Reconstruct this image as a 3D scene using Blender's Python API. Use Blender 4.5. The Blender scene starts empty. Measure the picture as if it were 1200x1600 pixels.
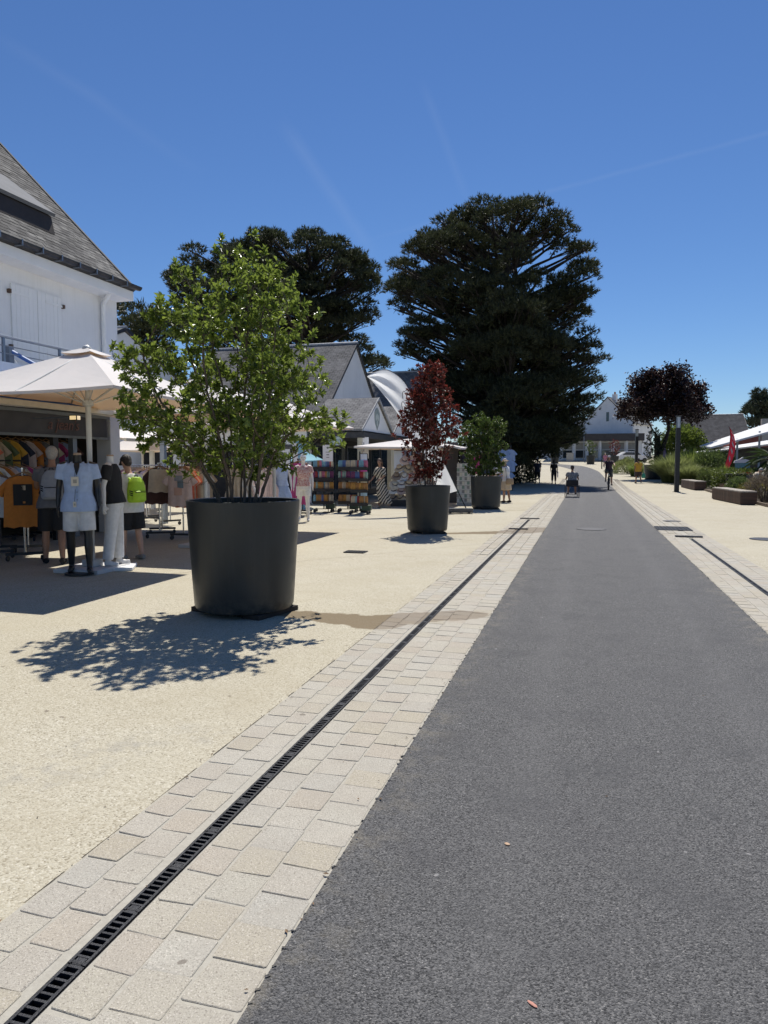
import bpy, bmesh, math, random
import numpy as np
from mathutils import Vector, Matrix
R = math.radians
rnd = random.Random(7)
nrg = np.random.default_rng(7)
SC = bpy.context.scene
COL = SC.collection

# ------------------------------------------------------------------ camera, sky, sun, exposure
cam_d = bpy.data.cameras.new('camera'); cam = bpy.data.objects.new('camera', cam_d); COL.objects.link(cam)
cam.location = (0, 0, 1.5); cam.rotation_euler = (R(90 - 3.917), 0, R(15.85))
cam_d.sensor_fit = 'VERTICAL'; cam_d.sensor_height = 36; cam_d.lens = 36 * 1110 / 1600
cam_d.clip_start = .05; cam_d.clip_end = 3000
SC.camera = cam
SUN_EL, SUN_AZ = 61.0, -4.0          # azimuth from +Y towards +X
world = bpy.data.worlds.new('World'); SC.world = world; world.use_nodes = True
wn = world.node_tree.nodes; wl = world.node_tree.links
bg = wn['Background']
sky = wn.new('ShaderNodeTexSky'); sky.sky_type = 'NISHITA'; sky.sun_disc = False
sky.sun_elevation = R(SUN_EL); sky.sun_rotation = R(SUN_AZ); sky.altitude = 10
sky.air_density = 1.0; sky.dust_density = 0.0; sky.ozone_density = 10.0
# faint old contrails: thin streaks of the sky itself, laid along great circles
def _wm(op, a, b=None, clamp=False):
    x = wn.new('ShaderNodeMath'); x.operation = op; x.use_clamp = clamp
    for i, v in enumerate((a, b)):
        if v is None: continue
        if isinstance(v, (int, float)): x.inputs[i].default_value = v
        else: wl.new(v, x.inputs[i])
    return x.outputs[0]
wtc = wn.new('ShaderNodeTexCoord'); wnz = wn.new('ShaderNodeTexNoise'); wnz.inputs['Scale'].default_value = 9; wnz.inputs['Detail'].default_value = 5; wl.new(wtc.outputs['Generated'], wnz.inputs['Vector'])
tot = None
for A, B, wd, amp in (((-.37, .83, .42), (-.27, .92, .27), .012, .055), ((-.20, .86, .46), (-.15, .93, .33), .008, .035), ((-.30, .90, .285), (.55, .75, .37), .004, .05), ((-.62, .62, .46), (-.45, .80, .35), .010, .03)):
    A, B = Vector(A).normalized(), Vector(B).normalized(); nn_ = A.cross(B).normalized(); mid = (A+B).normalized(); half = mid.dot(A)
    def dot(v):
        d = wn.new('ShaderNodeVectorMath'); d.operation = 'DOT_PRODUCT'; wl.new(wtc.outputs['Generated'], d.inputs[0]); d.inputs[1].default_value = v; return d.outputs['Value']
    off = _wm('ADD', dot(nn_), _wm('MULTIPLY', _wm('SUBTRACT', wnz.outputs['Fac'], .5), wd*1.2))
    k = _wm('SUBTRACT', 1.0, _wm('DIVIDE', _wm('ABSOLUTE', off), wd), True); along = _wm('DIVIDE', _wm('SUBTRACT', dot(mid), half), (1-half)*.6, True)
    k = _wm('MULTIPLY', _wm('MULTIPLY', _wm('MULTIPLY', k, along), wnz.outputs['Fac']), amp); tot = k if tot is None else _wm('ADD', tot, k)
wmx = wn.new('ShaderNodeMix'); wmx.data_type = 'RGBA'; wl.new(tot, wmx.inputs[0]); whs = wn.new('ShaderNodeHueSaturation'); whs.inputs['Saturation'].default_value = 1.05; whs.inputs['Hue'].default_value = .504; wl.new(sky.outputs[0], whs.inputs['Color']); wl.new(whs.outputs[0], wmx.inputs[6]); wmx.inputs[7].default_value = (8.5, 9.0, 9.6, 1)
wl.new(wmx.outputs[2], bg.inputs[0]); bg.inputs[1].default_value = 0.078
sun_d = bpy.data.lights.new('sun', 'SUN'); sun_d.energy = 4.3; sun_d.angle = R(.53); sun_d.color = (1, .955, .88)
sun = bpy.data.objects.new('sun', sun_d); COL.objects.link(sun)
_sd = Vector((math.sin(R(SUN_AZ)) * math.cos(R(SUN_EL)), math.cos(R(SUN_AZ)) * math.cos(R(SUN_EL)), math.sin(R(SUN_EL))))
sun.rotation_euler = _sd.to_track_quat('Z', 'Y').to_euler(); sun.location = _sd * 50
vs = SC.view_settings; vs.view_transform = 'Standard'; vs.look = 'None'; vs.exposure = 0.32; vs.gamma = 1; vs.use_curve_mapping = False
SC.render.engine = 'CYCLES'
SC.cycles.max_bounces = 7; SC.cycles.transparent_max_bounces = 12

# ------------------------------------------------------------------ helpers
def ter(y):
    """ground height: level near the camera, rising gently up the street"""
    return 0.0 if y < 35 else .00037 * (min(y, 110) - 35) ** 2 + max(0, min(y, 140) - 110) * .028

MATS = {}
def mat(name, col, rough=.8, var=.12, scale=8, bump=0, bscale=60, metal=0, trans=0, col2=None, spec=.5, island=0, coat=0, sheen=0):
    """plain procedural surface: base colour broken up by two noises, optional relief, per-piece tint, thin-sheet translucency"""
    if name in MATS: return MATS[name]
    m = bpy.data.materials.new(name); m.use_nodes = True
    n = m.node_tree.nodes; l = m.node_tree.links; b = n['Principled BSDF']
    b.inputs['Roughness'].default_value = rough; b.inputs['Metallic'].default_value = metal
    b.inputs['Specular IOR Level'].default_value = spec
    if coat: b.inputs['Coat Weight'].default_value = coat
    tc = n.new('ShaderNodeTexCoord')
    nz = n.new('ShaderNodeTexNoise'); nz.inputs['Scale'].default_value = scale; nz.inputs['Detail'].default_value = 5
    l.new(tc.outputs['Object'], nz.inputs['Vector'])
    cr = n.new('ShaderNodeValToRGB')
    c2 = col2 or tuple(c * (1 - var) for c in col); c1 = col if col2 else tuple(min(1, c * (1 + var)) for c in col)
    cr.color_ramp.elements[0].position = .3; cr.color_ramp.elements[1].position = .7
    cr.color_ramp.elements[0].color = (*c2, 1); cr.color_ramp.elements[1].color = (*c1, 1)
    l.new(nz.outputs['Fac'], cr.inputs['Fac'])
    out = cr.outputs['Color']
    if island:
        ge = n.new('ShaderNodeNewGeometry'); oi = n.new('ShaderNodeObjectInfo')
        ad = n.new('ShaderNodeMath'); ad.operation = 'ADD'; l.new(ge.outputs['Random Per Island'], ad.inputs[0]); l.new(oi.outputs['Random'], ad.inputs[1])
        fr = n.new('ShaderNodeMath'); fr.operation = 'FRACT'; l.new(ad.outputs[0], fr.inputs[0])
        mr = n.new('ShaderNodeMapRange'); mr.inputs[3].default_value = 1 - island; mr.inputs[4].default_value = 1 + island
        l.new(fr.outputs[0], mr.inputs[0])
        hs = n.new('ShaderNodeHueSaturation'); l.new(out, hs.inputs['Color']); l.new(mr.outputs[0], hs.inputs['Value'])
        out = hs.outputs['Color']
    l.new(out, b.inputs['Base Color'])
    if bump:
        nb = n.new('ShaderNodeTexNoise'); nb.inputs['Scale'].default_value = bscale; nb.inputs['Detail'].default_value = 4
        l.new(tc.outputs['Object'], nb.inputs['Vector'])
        bp = n.new('ShaderNodeBump'); bp.inputs['Strength'].default_value = bump; bp.inputs['Distance'].default_value = .02
        l.new(nb.outputs['Fac'], bp.inputs['Height']); l.new(bp.outputs['Normal'], b.inputs['Normal'])
    if trans:
        tr = n.new('ShaderNodeBsdfTranslucent'); l.new(out, tr.inputs['Color'])
        mx = n.new('ShaderNodeMixShader'); mx.inputs[0].default_value = trans
        l.new(b.outputs[0], mx.inputs[1]); l.new(tr.outputs[0], mx.inputs[2])
        l.new(mx.outputs[0], n['Material Output'].inputs[0])
    MATS[name] = m
    return m

def plain(name, col, rough=.6, **k): return mat(name, col, rough, var=k.pop('var', .06), **k)

class MB:
    """collects shapes, then links them as one mesh object"""
    def __init__(s): s.v = []; s.f = []
    def add(s, vs, fs):
        o = len(s.v); s.v += [tuple(v) for v in vs]; s.f += [tuple(i + o for i in f) for f in fs]; return s
    def box(s, x0, x1, y0, y1, z0, z1):
        return s.add([(x0,y0,z0),(x1,y0,z0),(x1,y1,z0),(x0,y1,z0),(x0,y0,z1),(x1,y0,z1),(x1,y1,z1),(x0,y1,z1)],
                     [(3,2,1,0),(4,5,6,7),(0,1,5,4),(1,2,6,5),(2,3,7,6),(3,0,4,7)])
    def cbox(s, c, d, rz=0):
        cs, sn = math.cos(rz), math.sin(rz); vs = []
        for z in (-.5, .5):
            for x, y in ((-.5,-.5),(.5,-.5),(.5,.5),(-.5,.5)):
                X, Y = x * d[0], y * d[1]; vs.append((c[0]+X*cs-Y*sn, c[1]+X*sn+Y*cs, c[2]+z*d[2]))
        return s.add(vs, [(3,2,1,0),(4,5,6,7),(0,1,5,4),(1,2,6,5),(2,3,7,6),(3,0,4,7)])
    def prism(s, pts, axis, a, b):
        """polygon given in the plane across axis ('x','y','z'), extruded from a to b"""
        def P(p, t): return {'x': (t, p[0], p[1]), 'y': (p[0], t, p[1]), 'z': (p[0], p[1], t)}[axis]
        n = len(pts)
        return s.add([P(p, a) for p in pts] + [P(p, b) for p in pts],
                     [tuple(range(n))[::-1], tuple(range(n, 2*n))] + [(i, (i+1) % n, n+(i+1) % n, n+i) for i in range(n)])
    def tube(s, pts, rad, seg=6, cap=True, flat=None):
        """tube along pts; rad a number or one per point or (rx,ry) per point (rx across, ry along `flat`)"""
        P = [Vector(p) for p in pts]; n = len(P); rs = []
        for i in range(n):
            q = rad if isinstance(rad, (int, float)) else rad[i]
            rs.append(q if isinstance(q, tuple) else (q, q))
        ref = Vector(flat) if flat else None; vs = []; last = None
        for i in range(n):
            t = (P[min(i+1, n-1)] - P[max(i-1, 0)]);
            t = t.normalized() if t.length > 1e-9 else Vector((0,0,1))
            if ref is not None: e2 = ref - t * ref.dot(t)
            elif last is not None: e2 = last - t * last.dot(t)
            else: e2 = (Vector((0,1,0)) if abs(t.y) < .9 else Vector((1,0,0))); e2 = e2 - t * e2.dot(t)
            if e2.length < 1e-6: e2 = t.orthogonal()
            e2.normalize(); last = e2; e1 = e2.cross(t)
            for k in range(seg):
                a = 2*math.pi*k/seg; vs.append(P[i] + e1*(rs[i][0]*math.cos(a)) + e2*(rs[i][1]*math.sin(a)))
        fs = [(i*seg+k, i*seg+(k+1) % seg, (i+1)*seg+(k+1) % seg, (i+1)*seg+k) for i in range(n-1) for k in range(seg)]
        if cap: fs += [tuple(range(seg))[::-1], tuple(range((n-1)*seg, n*seg))]
        return s.add(vs, fs)
    def lathe(s, prof, seg=24, c=(0,0,0), sx=1, sy=1):
        vs = []; n = len(prof)
        for r, z in prof:
            for k in range(seg):
                a = 2*math.pi*k/seg; vs.append((c[0]+r*sx*math.cos(a), c[1]+r*sy*math.sin(a), c[2]+z))
        fs = [(i*seg+k, i*seg+(k+1) % seg, (i+1)*seg+(k+1) % seg, (i+1)*seg+k) for i in range(n-1) for k in range(seg)]
        if prof[0][0] > 1e-6: fs.append(tuple(range(seg))[::-1])
        if prof[-1][0] > 1e-6: fs.append(tuple(range((n-1)*seg, n*seg)))
        return s.add(vs, fs)
    def ball(s, c, r, seg=12, ring=8):
        r = r if isinstance(r, tuple) else (r, r, r)
        return s.lathe([(math.sin(math.pi*i/ring)*1.0+1e-4*(i in (0, ring)), -math.cos(math.pi*i/ring)) for i in range(ring+1)], seg) if False else s._ball(c, r, seg, ring)
    def _ball(s, c, r, seg, ring):
        vs = [(c[0], c[1], c[2]-r[2])]
        for i in range(1, ring):
            a = math.pi*i/ring
            for k in range(seg):
                b = 2*math.pi*k/seg; vs.append((c[0]+r[0]*math.sin(a)*math.cos(b), c[1]+r[1]*math.sin(a)*math.sin(b), c[2]-r[2]*math.cos(a)))
        vs.append((c[0], c[1], c[2]+r[2])); L = len(vs)-1
        fs = [(0, 1+(k+1) % seg, 1+k) for k in range(seg)]
        fs += [(1+i*seg+k, 1+i*seg+(k+1) % seg, 1+(i+1)*seg+(k+1) % seg, 1+(i+1)*seg+k) for i in range(ring-2) for k in range(seg)]
        fs += [(L, 1+(ring-2)*seg+k, 1+(ring-2)*seg+(k+1) % seg) for k in range(seg)]
        return s.add(vs, fs)
    def quad(s, a, b, c, d): return s.add([a, b, c, d], [(0,1,2,3)])
    def grid(s, fn, nu, nv):
        vs = [fn(i/nu, j/nv) for j in range(nv+1) for i in range(nu+1)]
        return s.add(vs, [(j*(nu+1)+i, j*(nu+1)+i+1, (j+1)*(nu+1)+i+1, (j+1)*(nu+1)+i) for j in range(nv) for i in range(nu)])
    def mesh(s, name, smooth=False):
        me = bpy.data.meshes.new(name); me.from_pydata(s.v, [], s.f); me.update()
        if smooth: me.polygons.foreach_set('use_smooth', [True]*len(me.polygons))
        return me
    def build(s, name, m, parent=None, smooth=False, bevel=0, angle=None, solid=0):
        me = s.mesh(name, smooth); me.materials.append(m)
        return link(name, me, parent, bevel, angle if angle else (40 if smooth else None), solid)

def link(name, me, parent=None, bevel=0, angle=None, solid=0):
    o = bpy.data.objects.new(name, me); COL.objects.link(o)
    if parent: o.parent = parent
    if solid:
        q = o.modifiers.new('solid', 'SOLIDIFY'); q.thickness = solid; q.offset = 0
    if bevel:
        q = o.modifiers.new('bevel', 'BEVEL'); q.width = bevel; q.segments = 2; q.limit_method = 'ANGLE'
    if angle: me.set_sharp_from_angle(angle=R(angle))
    return o

def tag(o, label=None, cat=None, group=None, kind=None):
    if label: o['label'] = label
    if cat: o['category'] = cat
    if group: o['group'] = group
    if kind: o['kind'] = kind
    return o
def thing(name, label, cat, loc=(0,0,0), rz=0, group=None):
    o = bpy.data.objects.new(name, None); COL.objects.link(o); o.empty_display_size = .1
    o.location = loc; o.rotation_euler = (0, 0, rz)
    return tag(o, label, cat, group)
def copy_tree(o, parent=None):
    c = o.copy(); COL.objects.link(c); c.parent = parent
    for ch in o.children: copy_tree(ch, c)
    return c
def tri_mesh(name, verts, faces_n, k):
    """fast mesh from an (N*k,3) array of separate k-gons"""
    me = bpy.data.meshes.new(name); n = len(verts)
    me.vertices.add(n); me.vertices.foreach_set('co', np.ascontiguousarray(verts, np.float32).ravel())
    me.loops.add(n); me.loops.foreach_set('vertex_index', np.arange(n, dtype=np.int32))
    me.polygons.add(faces_n); me.polygons.foreach_set('loop_start', np.arange(0, n, k, dtype=np.int32))
    me.update(calc_edges=True); return me
def idx_mesh(name, verts, quads):
    me = bpy.data.meshes.new(name)
    me.vertices.add(len(verts)); me.vertices.foreach_set('co', np.ascontiguousarray(verts, np.float32).ravel())
    k = quads.shape[1]; q = quads.astype(np.int32).ravel()
    me.loops.add(len(q)); me.loops.foreach_set('vertex_index', q)
    me.polygons.add(len(quads)); me.polygons.foreach_set('loop_start', np.arange(0, len(q), k, dtype=np.int32))
    me.update(calc_edges=True); return me

# ------------------------------------------------------------------ ground materials
def N(m, t, **k):
    x = m.node_tree.nodes.new(t)
    for a, b in k.items(): setattr(x, a, b)
    return x
def math_(m, op, a, b=None, c=None, clamp=False):
    x = N(m, 'ShaderNodeMath', operation=op); x.use_clamp = clamp
    for i, v in enumerate((a, b, c)):
        if v is None: continue
        if isinstance(v, (int, float)): x.inputs[i].default_value = v
        else: m.node_tree.links.new(v, x.inputs[i])
    return x.outputs[0]
def mixc(m, fac, a, b, blend='MIX'):
    x = N(m, 'ShaderNodeMix', data_type='RGBA', blend_type=blend); L = m.node_tree.links
    for i, v in ((0, fac), (6, a), (7, b)):
        if isinstance(v, (int, float)): x.inputs[i].default_value = v
        elif isinstance(v, tuple): x.inputs[i].default_value = (*v, 1)
        else: L.new(v, x.inputs[i])
    return x.outputs[2]
def noise(m, pos, scale, detail=4, rough=.55, dist=0):
    x = N(m, 'ShaderNodeTexNoise'); x.inputs['Scale'].default_value = scale; x.inputs['Detail'].default_value = detail
    x.inputs['Roughness'].default_value = rough; x.inputs['Distortion'].default_value = dist
    m.node_tree.links.new(pos, x.inputs['Vector']); return x.outputs['Fac']
def ramp(m, fac, stops):
    x = N(m, 'ShaderNodeValToRGB'); e = x.color_ramp.elements
    while len(e) < len(stops): e.new(.5)
    for i, (p, c) in enumerate(stops):
        e[i].position = p; e[i].color = (*c, 1) if isinstance(c, tuple) else (c, c, c, 1)
    m.node_tree.links.new(fac, x.inputs[0]); return x.outputs[0]
def stain(m, pos, x0, y0, x1, y1, r0, r1, amp=.12, nsc=5.0, soft=.04):
    """1 inside a ragged tapering streak from (x0,y0) to (x1,y1)"""
    L = math.hypot(x1-x0, y1-y0); a = math.atan2(y1-y0, x1-x0)
    mp = N(m, 'ShaderNodeMapping', vector_type='TEXTURE'); mp.inputs['Location'].default_value = (x0, y0, 0); mp.inputs['Rotation'].default_value = (0, 0, a)
    m.node_tree.links.new(pos, mp.inputs[0]); sp = N(m, 'ShaderNodeSeparateXYZ'); m.node_tree.links.new(mp.outputs[0], sp.inputs[0])
    t = math_(m, 'DIVIDE', sp.outputs[0], L, clamp=True); dx = math_(m, 'SUBTRACT', sp.outputs[0], math_(m, 'MULTIPLY', t, L))
    d = math_(m, 'SQRT', math_(m, 'ADD', math_(m, 'MULTIPLY', dx, dx), math_(m, 'MULTIPLY', sp.outputs[1], sp.outputs[1])))
    d = math_(m, 'ADD', d, math_(m, 'MULTIPLY', math_(m, 'SUBTRACT', noise(m, pos, nsc, 3), .5), amp*2))
    rr = math_(m, 'ADD', math_(m, 'MULTIPLY', t, r1-r0), r0)
    return math_(m, 'DIVIDE', math_(m, 'SUBTRACT', rr, d), soft, clamp=True)
def surf(name, rough=.9):
    m = bpy.data.materials.new(name); m.use_nodes = True; b = m.node_tree.nodes['Principled BSDF']
    b.inputs['Roughness'].default_value = rough; b.inputs['Specular IOR Level'].default_value = .3
    g = N(m, 'ShaderNodeNewGeometry'); return m, b, g.outputs['Position'], g
def relief(m, b, h, strength, dist=.01):
    x = N(m, 'ShaderNodeBump'); x.inputs['Strength'].default_value = strength; x.inputs['Distance'].default_value = dist
    m.node_tree.links.new(h, x.inputs['Height']); m.node_tree.links.new(x.outputs[0], b.inputs['Normal'])
WET = [(-2.85, 6.50, -1.85, 6.35, .16, .30), (-1.85, 6.45, -1.1, 6.9, .26, .22), (-2.95, 14.9, -1.3, 15.7, .16, .40), (-1.3, 15.9, -.88, 16.3, .45, .6), (-2.7, 22.9, -1.6, 23.2, .09, .07)]
def wetmask(m, pos):
    w = None
    for s in WET:
        k = stain(m, pos, *s)
        w = k if w is None else math_(m, 'MAXIMUM', w, k)
    return w

def m_concrete():
    m, b, pos, _ = surf('exposed_aggregate_concrete', .92); L = m.node_tree.links
    vo = N(m, 'ShaderNodeTexVoronoi'); vo.inputs['Scale'].default_value = 125; L.new(pos, vo.inputs['Vector'])
    peb = N(m, 'ShaderNodeSeparateColor'); L.new(vo.outputs['Color'], peb.inputs[0])
    c = ramp(m, peb.outputs[0], [(0, (.17, .14, .095)), (.12, (.35, .31, .225)), (.5, (.47, .432, .335)), (.88, (.525, .485, .38)), (1, (.66, .62, .52))])
    c = mixc(m, ramp(m, noise(m, pos, 60, 3, .7), [(.31, .9), (.41, 0.0)]), c, (.25, .21, .15))
    c = mixc(m, math_(m, 'MULTIPLY', ramp(m, noise(m, pos, 1.3, 5, .6), [(.35, 0.), (.7, 1.)]), .45), c, (.38, .33, .225))
    c = mixc(m, math_(m, 'MULTIPLY', ramp(m, noise(m, pos, .32, 4, .6), [(.35, 0.), (.65, 1.)]), .35), c, (.52, .485, .38))
    c = mixc(m, ramp(m, noise(m, pos, 13, 2, .4), [(.755, 0.), (.77, .7)]), c, (.16, .13, .10))
    c = mixc(m, math_(m, 'MULTIPLY', ramp(m, noise(m, pos, .8, 6, .72, .8), [(.48, 0.), (.72, 1.)]), .4), c, (.35, .30, .205))
    g = math_(m, 'MULTIPLY', stain(m, pos, -2.9, 2.2, -2.1, 3.4, .35, .3, .55, 3.0, .5), ramp(m, noise(m, pos, 7, 5, .65), [(.46, 0.), (.62, 1.)]))
    c = mixc(m, math_(m, 'MULTIPLY', g, .55), c, (.27, .26, .24))
    w = wetmask(m, pos); c = mixc(m, math_(m, 'MULTIPLY', w, .88), c, (.17, .125, .07))
    L.new(c, b.inputs['Base Color'])
    h = math_(m, 'ADD', math_(m, 'MULTIPLY', vo.outputs['Distance'], -.5), noise(m, pos, 30, 5, .7)); relief(m, b, h, .6, .006)
    return m
def m_asphalt():
    m, b, pos, _ = surf('asphalt', .82); L = m.node_tree.links
    vo = N(m, 'ShaderNodeTexVoronoi'); vo.inputs['Scale'].default_value = 200; L.new(pos, vo.inputs['Vector'])
    vc = N(m, 'ShaderNodeSeparateColor'); L.new(vo.outputs['Color'], vc.inputs[0])
    c = ramp(m, vc.outputs[0], [(0, (.030, .030, .030)), (.25, (.088, .087, .086)), (.6, (.145, .143, .141)), (.96, (.20, .196, .19)), (1, (.31, .30, .285))])
    c = mixc(m, ramp(m, noise(m, pos, 120, 4, .8), [(.37, .95), (.46, 0.)]), c, (.02, .02, .02))
    sx = N(m, 'ShaderNodeSeparateXYZ'); L.new(pos, sx.inputs[0]); ex = math_(m, 'ABSOLUTE', math_(m, 'SUBTRACT', sx.outputs[0], .345))
    c = mixc(m, math_(m, 'MULTIPLY', math_(m, 'DIVIDE', math_(m, 'SUBTRACT', ex, .95), .27, clamp=True), ramp(m, noise(m, pos, 6, 6, .75), [(.48, 0.), (.66, .5)])), c, (.30, .265, .20))     # sand drifted in from the slabs
    c = mixc(m, math_(m, 'MULTIPLY', ramp(m, noise(m, pos, 2.2, 6, .65), [(.50, 0.), (.72, 1.)]), .45), c, (.065, .065, .068))
    c = mixc(m, math_(m, 'MULTIPLY', stain(m, pos, -.25, 1, -.15, 40, .16, .22, .14, 1.5, .25), .22), c, (.185, .182, .178))
    c = mixc(m, math_(m, 'MULTIPLY', stain(m, pos, .95, 1, 1.0, 40, .16, .22, .14, 1.5, .25), .22), c, (.185, .182, .178))
    c = mixc(m, math_(m, 'MULTIPLY', ramp(m, noise(m, pos, 4.5, 5, .7, .6), [(.62, 0.), (.70, 1.)]), .5), c, (.055, .055, .058))
    c = mixc(m, math_(m, 'MULTIPLY', ramp(m, noise(m, pos, .55, 3, .5), [(.4, 0.), (.7, 1.)]), .3), c, (.115, .112, .112))
    c = mixc(m, ramp(m, noise(m, pos, 17, 2, .4), [(.775, 0.), (.79, .8)]), c, (.34, .33, .32))
    L.new(c, b.inputs['Base Color'])
    h = math_(m, 'ADD', math_(m, 'MULTIPLY', vo.outputs['Distance'], -.9), math_(m, 'MULTIPLY', noise(m, pos, 120, 4, .8), 1.2)); relief(m, b, h, .8, .006)
    return m
def m_sett():
    m, b, pos, g = surf('granite_sett', .88); L = m.node_tree.links
    oi = N(m, 'ShaderNodeObjectInfo'); r = math_(m, 'FRACT', math_(m, 'ADD', oi.outputs['Random'], math_(m, 'MULTIPLY', g.outputs['Random Per Island'], .83)))
    c = ramp(m, r, [(0, (.43, .405, .335)), (.2, (.42, .375, .285)), (.4, (.450, .425, .36)), (.6, (.425, .375, .30)), (.8, (.42, .40, .345)), (1, (.45, .415, .335))])
    sp = noise(m, pos, 190, 3, .85); c = mixc(m, ramp(m, sp, [(.36, .95), (.47, 0.)]), c, (.17, .145, .12))
    c = mixc(m, math_(m, 'MULTIPLY', ramp(m, noise(m, pos, 2.1, 5, .7, .5), [(.45, 0.), (.7, 1.)]), .45), c, (.34, .30, .24))
    c = mixc(m, ramp(m, noise(m, pos, 150, 2, .8), [(.56, 0.), (.66, .7)]), c, (.66, .61, .53))
    c = mixc(m, math_(m, 'MULTIPLY', ramp(m, noise(m, pos, 6, 5, .65), [(.45, 0.), (.75, 1.)]), .4), c, (.36, .33, .28))
    c = mixc(m, ramp(m, noise(m, pos, 11, 2, .4), [(.74, 0.), (.765, .7)]), c, (.16, .135, .11))
    w = wetmask(m, pos); c = mixc(m, math_(m, 'MULTIPLY', w, .6), c, (.17, .125, .08))
    L.new(c, b.inputs['Base Color']); relief(m, b, noise(m, pos, 75, 5, .8), .55, .006)
    return m
def m_mortar():
    m, b, pos, _ = surf('joint_mortar', .95); L = m.node_tree.links
    c = ramp(m, noise(m, pos, 40, 5, .7), [(.3, (.36, .335, .28)), (.7, (.45, .425, .36))])
    c = mixc(m, math_(m, 'MULTIPLY', wetmask(m, pos), .7), c, (.15, .11, .07))
    L.new(c, b.inputs['Base Color']); relief(m, b, noise(m, pos, 90, 4, .7), .4, .005)
    return m
CONC, ASPH, SETT, MORT = m_concrete(), m_asphalt(), m_sett(), m_mortar()
IRON = mat('cast_iron', (.028, .029, .033), .5, .4, 30, .2, 200, .4)

# ------------------------------------------------------------------ the ground
DRL, DRR = (-1.472, -1.400), (2.00, 2.07)       # slot of the left drain and of the right drain
DL_END, DR_END = 19.2, 15.3
def strip(x0, x1, ys, z=0.0):
    b = MB()
    for a, c in zip(ys[:-1], ys[1:]): b.quad((x0, a, ter(a)+z), (x1, a, ter(a)+z), (x1, c, ter(c)+z), (x0, c, ter(c)+z))
    return b
YS = [-30, -1, DR_END, DL_END, 30, 36] + list(range(38, 142, 2)) + [200, 500, 1500]
gb = MB(); xs = [-1500, DRL[0], DRL[1], DRR[0], DRR[1], 1500]
for i in range(5):
    for a, c in zip(YS[:-1], YS[1:]):
        if i == 1 and c <= DL_END and a >= -1: continue
        if i == 3 and c <= DR_END and a >= -1: continue
        gb.quad((xs[i], a, ter(a)), (xs[i+1], a, ter(a)), (xs[i+1], c, ter(c)), (xs[i], c, ter(c)))
tag(gb.build('ground', CONC), kind='structure')
# hairline saw-cut joint in the slab
jt = MB(); P0, P1 = Vector((-9, 3.6, .0025)), Vector((-1.85, 13.2, .0025)); nn = Vector((-(P1-P0).y, (P1-P0).x, 0)).normalized()*.0035
jt.quad(P0-nn, P0+nn, P1+nn, P1-nn)
j1 = jt.build('slab_joint', mat('joint_dirt', (.22, .18, .13), .9)); tag(j1, kind='structure')

def road_c(y):
    if y < 55: return .345
    if y < 75: return .345 - (y-55)**2*.0006
    if y < 90: return .105 - (y-75)*.03 - (y-75)**2*.006
    return -1.7 - (y-90)*.25 - (y-90)**2*.045
ys = [-2 + i for i in range(57)] + [55+i*1.5 for i in range(1, 38)]
rb = MB()
for a, c in zip(ys[:-1], ys[1:]):
    w = 1.215
    def e(y, s): return (road_c(y) + s*w*(1 + max(0, y-80)*.02), y, ter(y)+.008)
    rb.quad(e(a, -1), e(a, 1), e(c, 1), e(c, -1))
tag(rb.build('road', ASPH), kind='structure')
# torn asphalt edge: a ragged lip of small stones in binder along both sides
lip = MB()
for side, xe in ((-1, -.87), (1, 1.56)):
    y = 1.2
    while y < 16:
        s = rnd.uniform(.004, .010); x = xe + side*rnd.uniform(-.006, .004)
        lip.cbox((x, y, .008), (s, s*rnd.uniform(1, 2.2), .006), rnd.uniform(0, 3)); y += rnd.uniform(.03, .12)
tag(lip.build('asphalt_edge', ASPH), kind='stuff')

# sett bands, one on each side of the road
def sett_mesh(w, l, seed):
    r = random.Random(seed); bm = bmesh.new()
    h = .0038; n = 3
    prof = []
    pts = [(-w/2+.007, -l/2), (w/2-.007, -l/2), (w/2, -l/2+.007), (w/2, l/2-.007), (w/2-.007, l/2), (-w/2+.007, l/2), (-w/2, l/2-.007), (-w/2, -l/2+.007)]
    pts = [(x + r.uniform(-.004, .004), y + r.uniform(-.004, .004)) for x, y in pts]
    v0 = [bm.verts.new((x, y, -.004)) for x, y in pts]; v1 = [bm.verts.new((x, y, h-.0016)) for x, y in pts]
    v2 = [bm.verts.new((x*.975, y*.975, h + r.uniform(-.001, .001))) for x, y in pts]
    k = len(pts)
    for i in range(k):
        j = (i+1) % k; bm.faces.new((v0[i], v0[j], v1[j], v1[i])); bm.faces.new((v1[i], v1[j], v2[j], v2[i]))
    bm.faces.new(v2); me = bpy.data.meshes.new('sett'); bm.to_mesh(me); bm.free(); me.materials.append(SETT); return me
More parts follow.
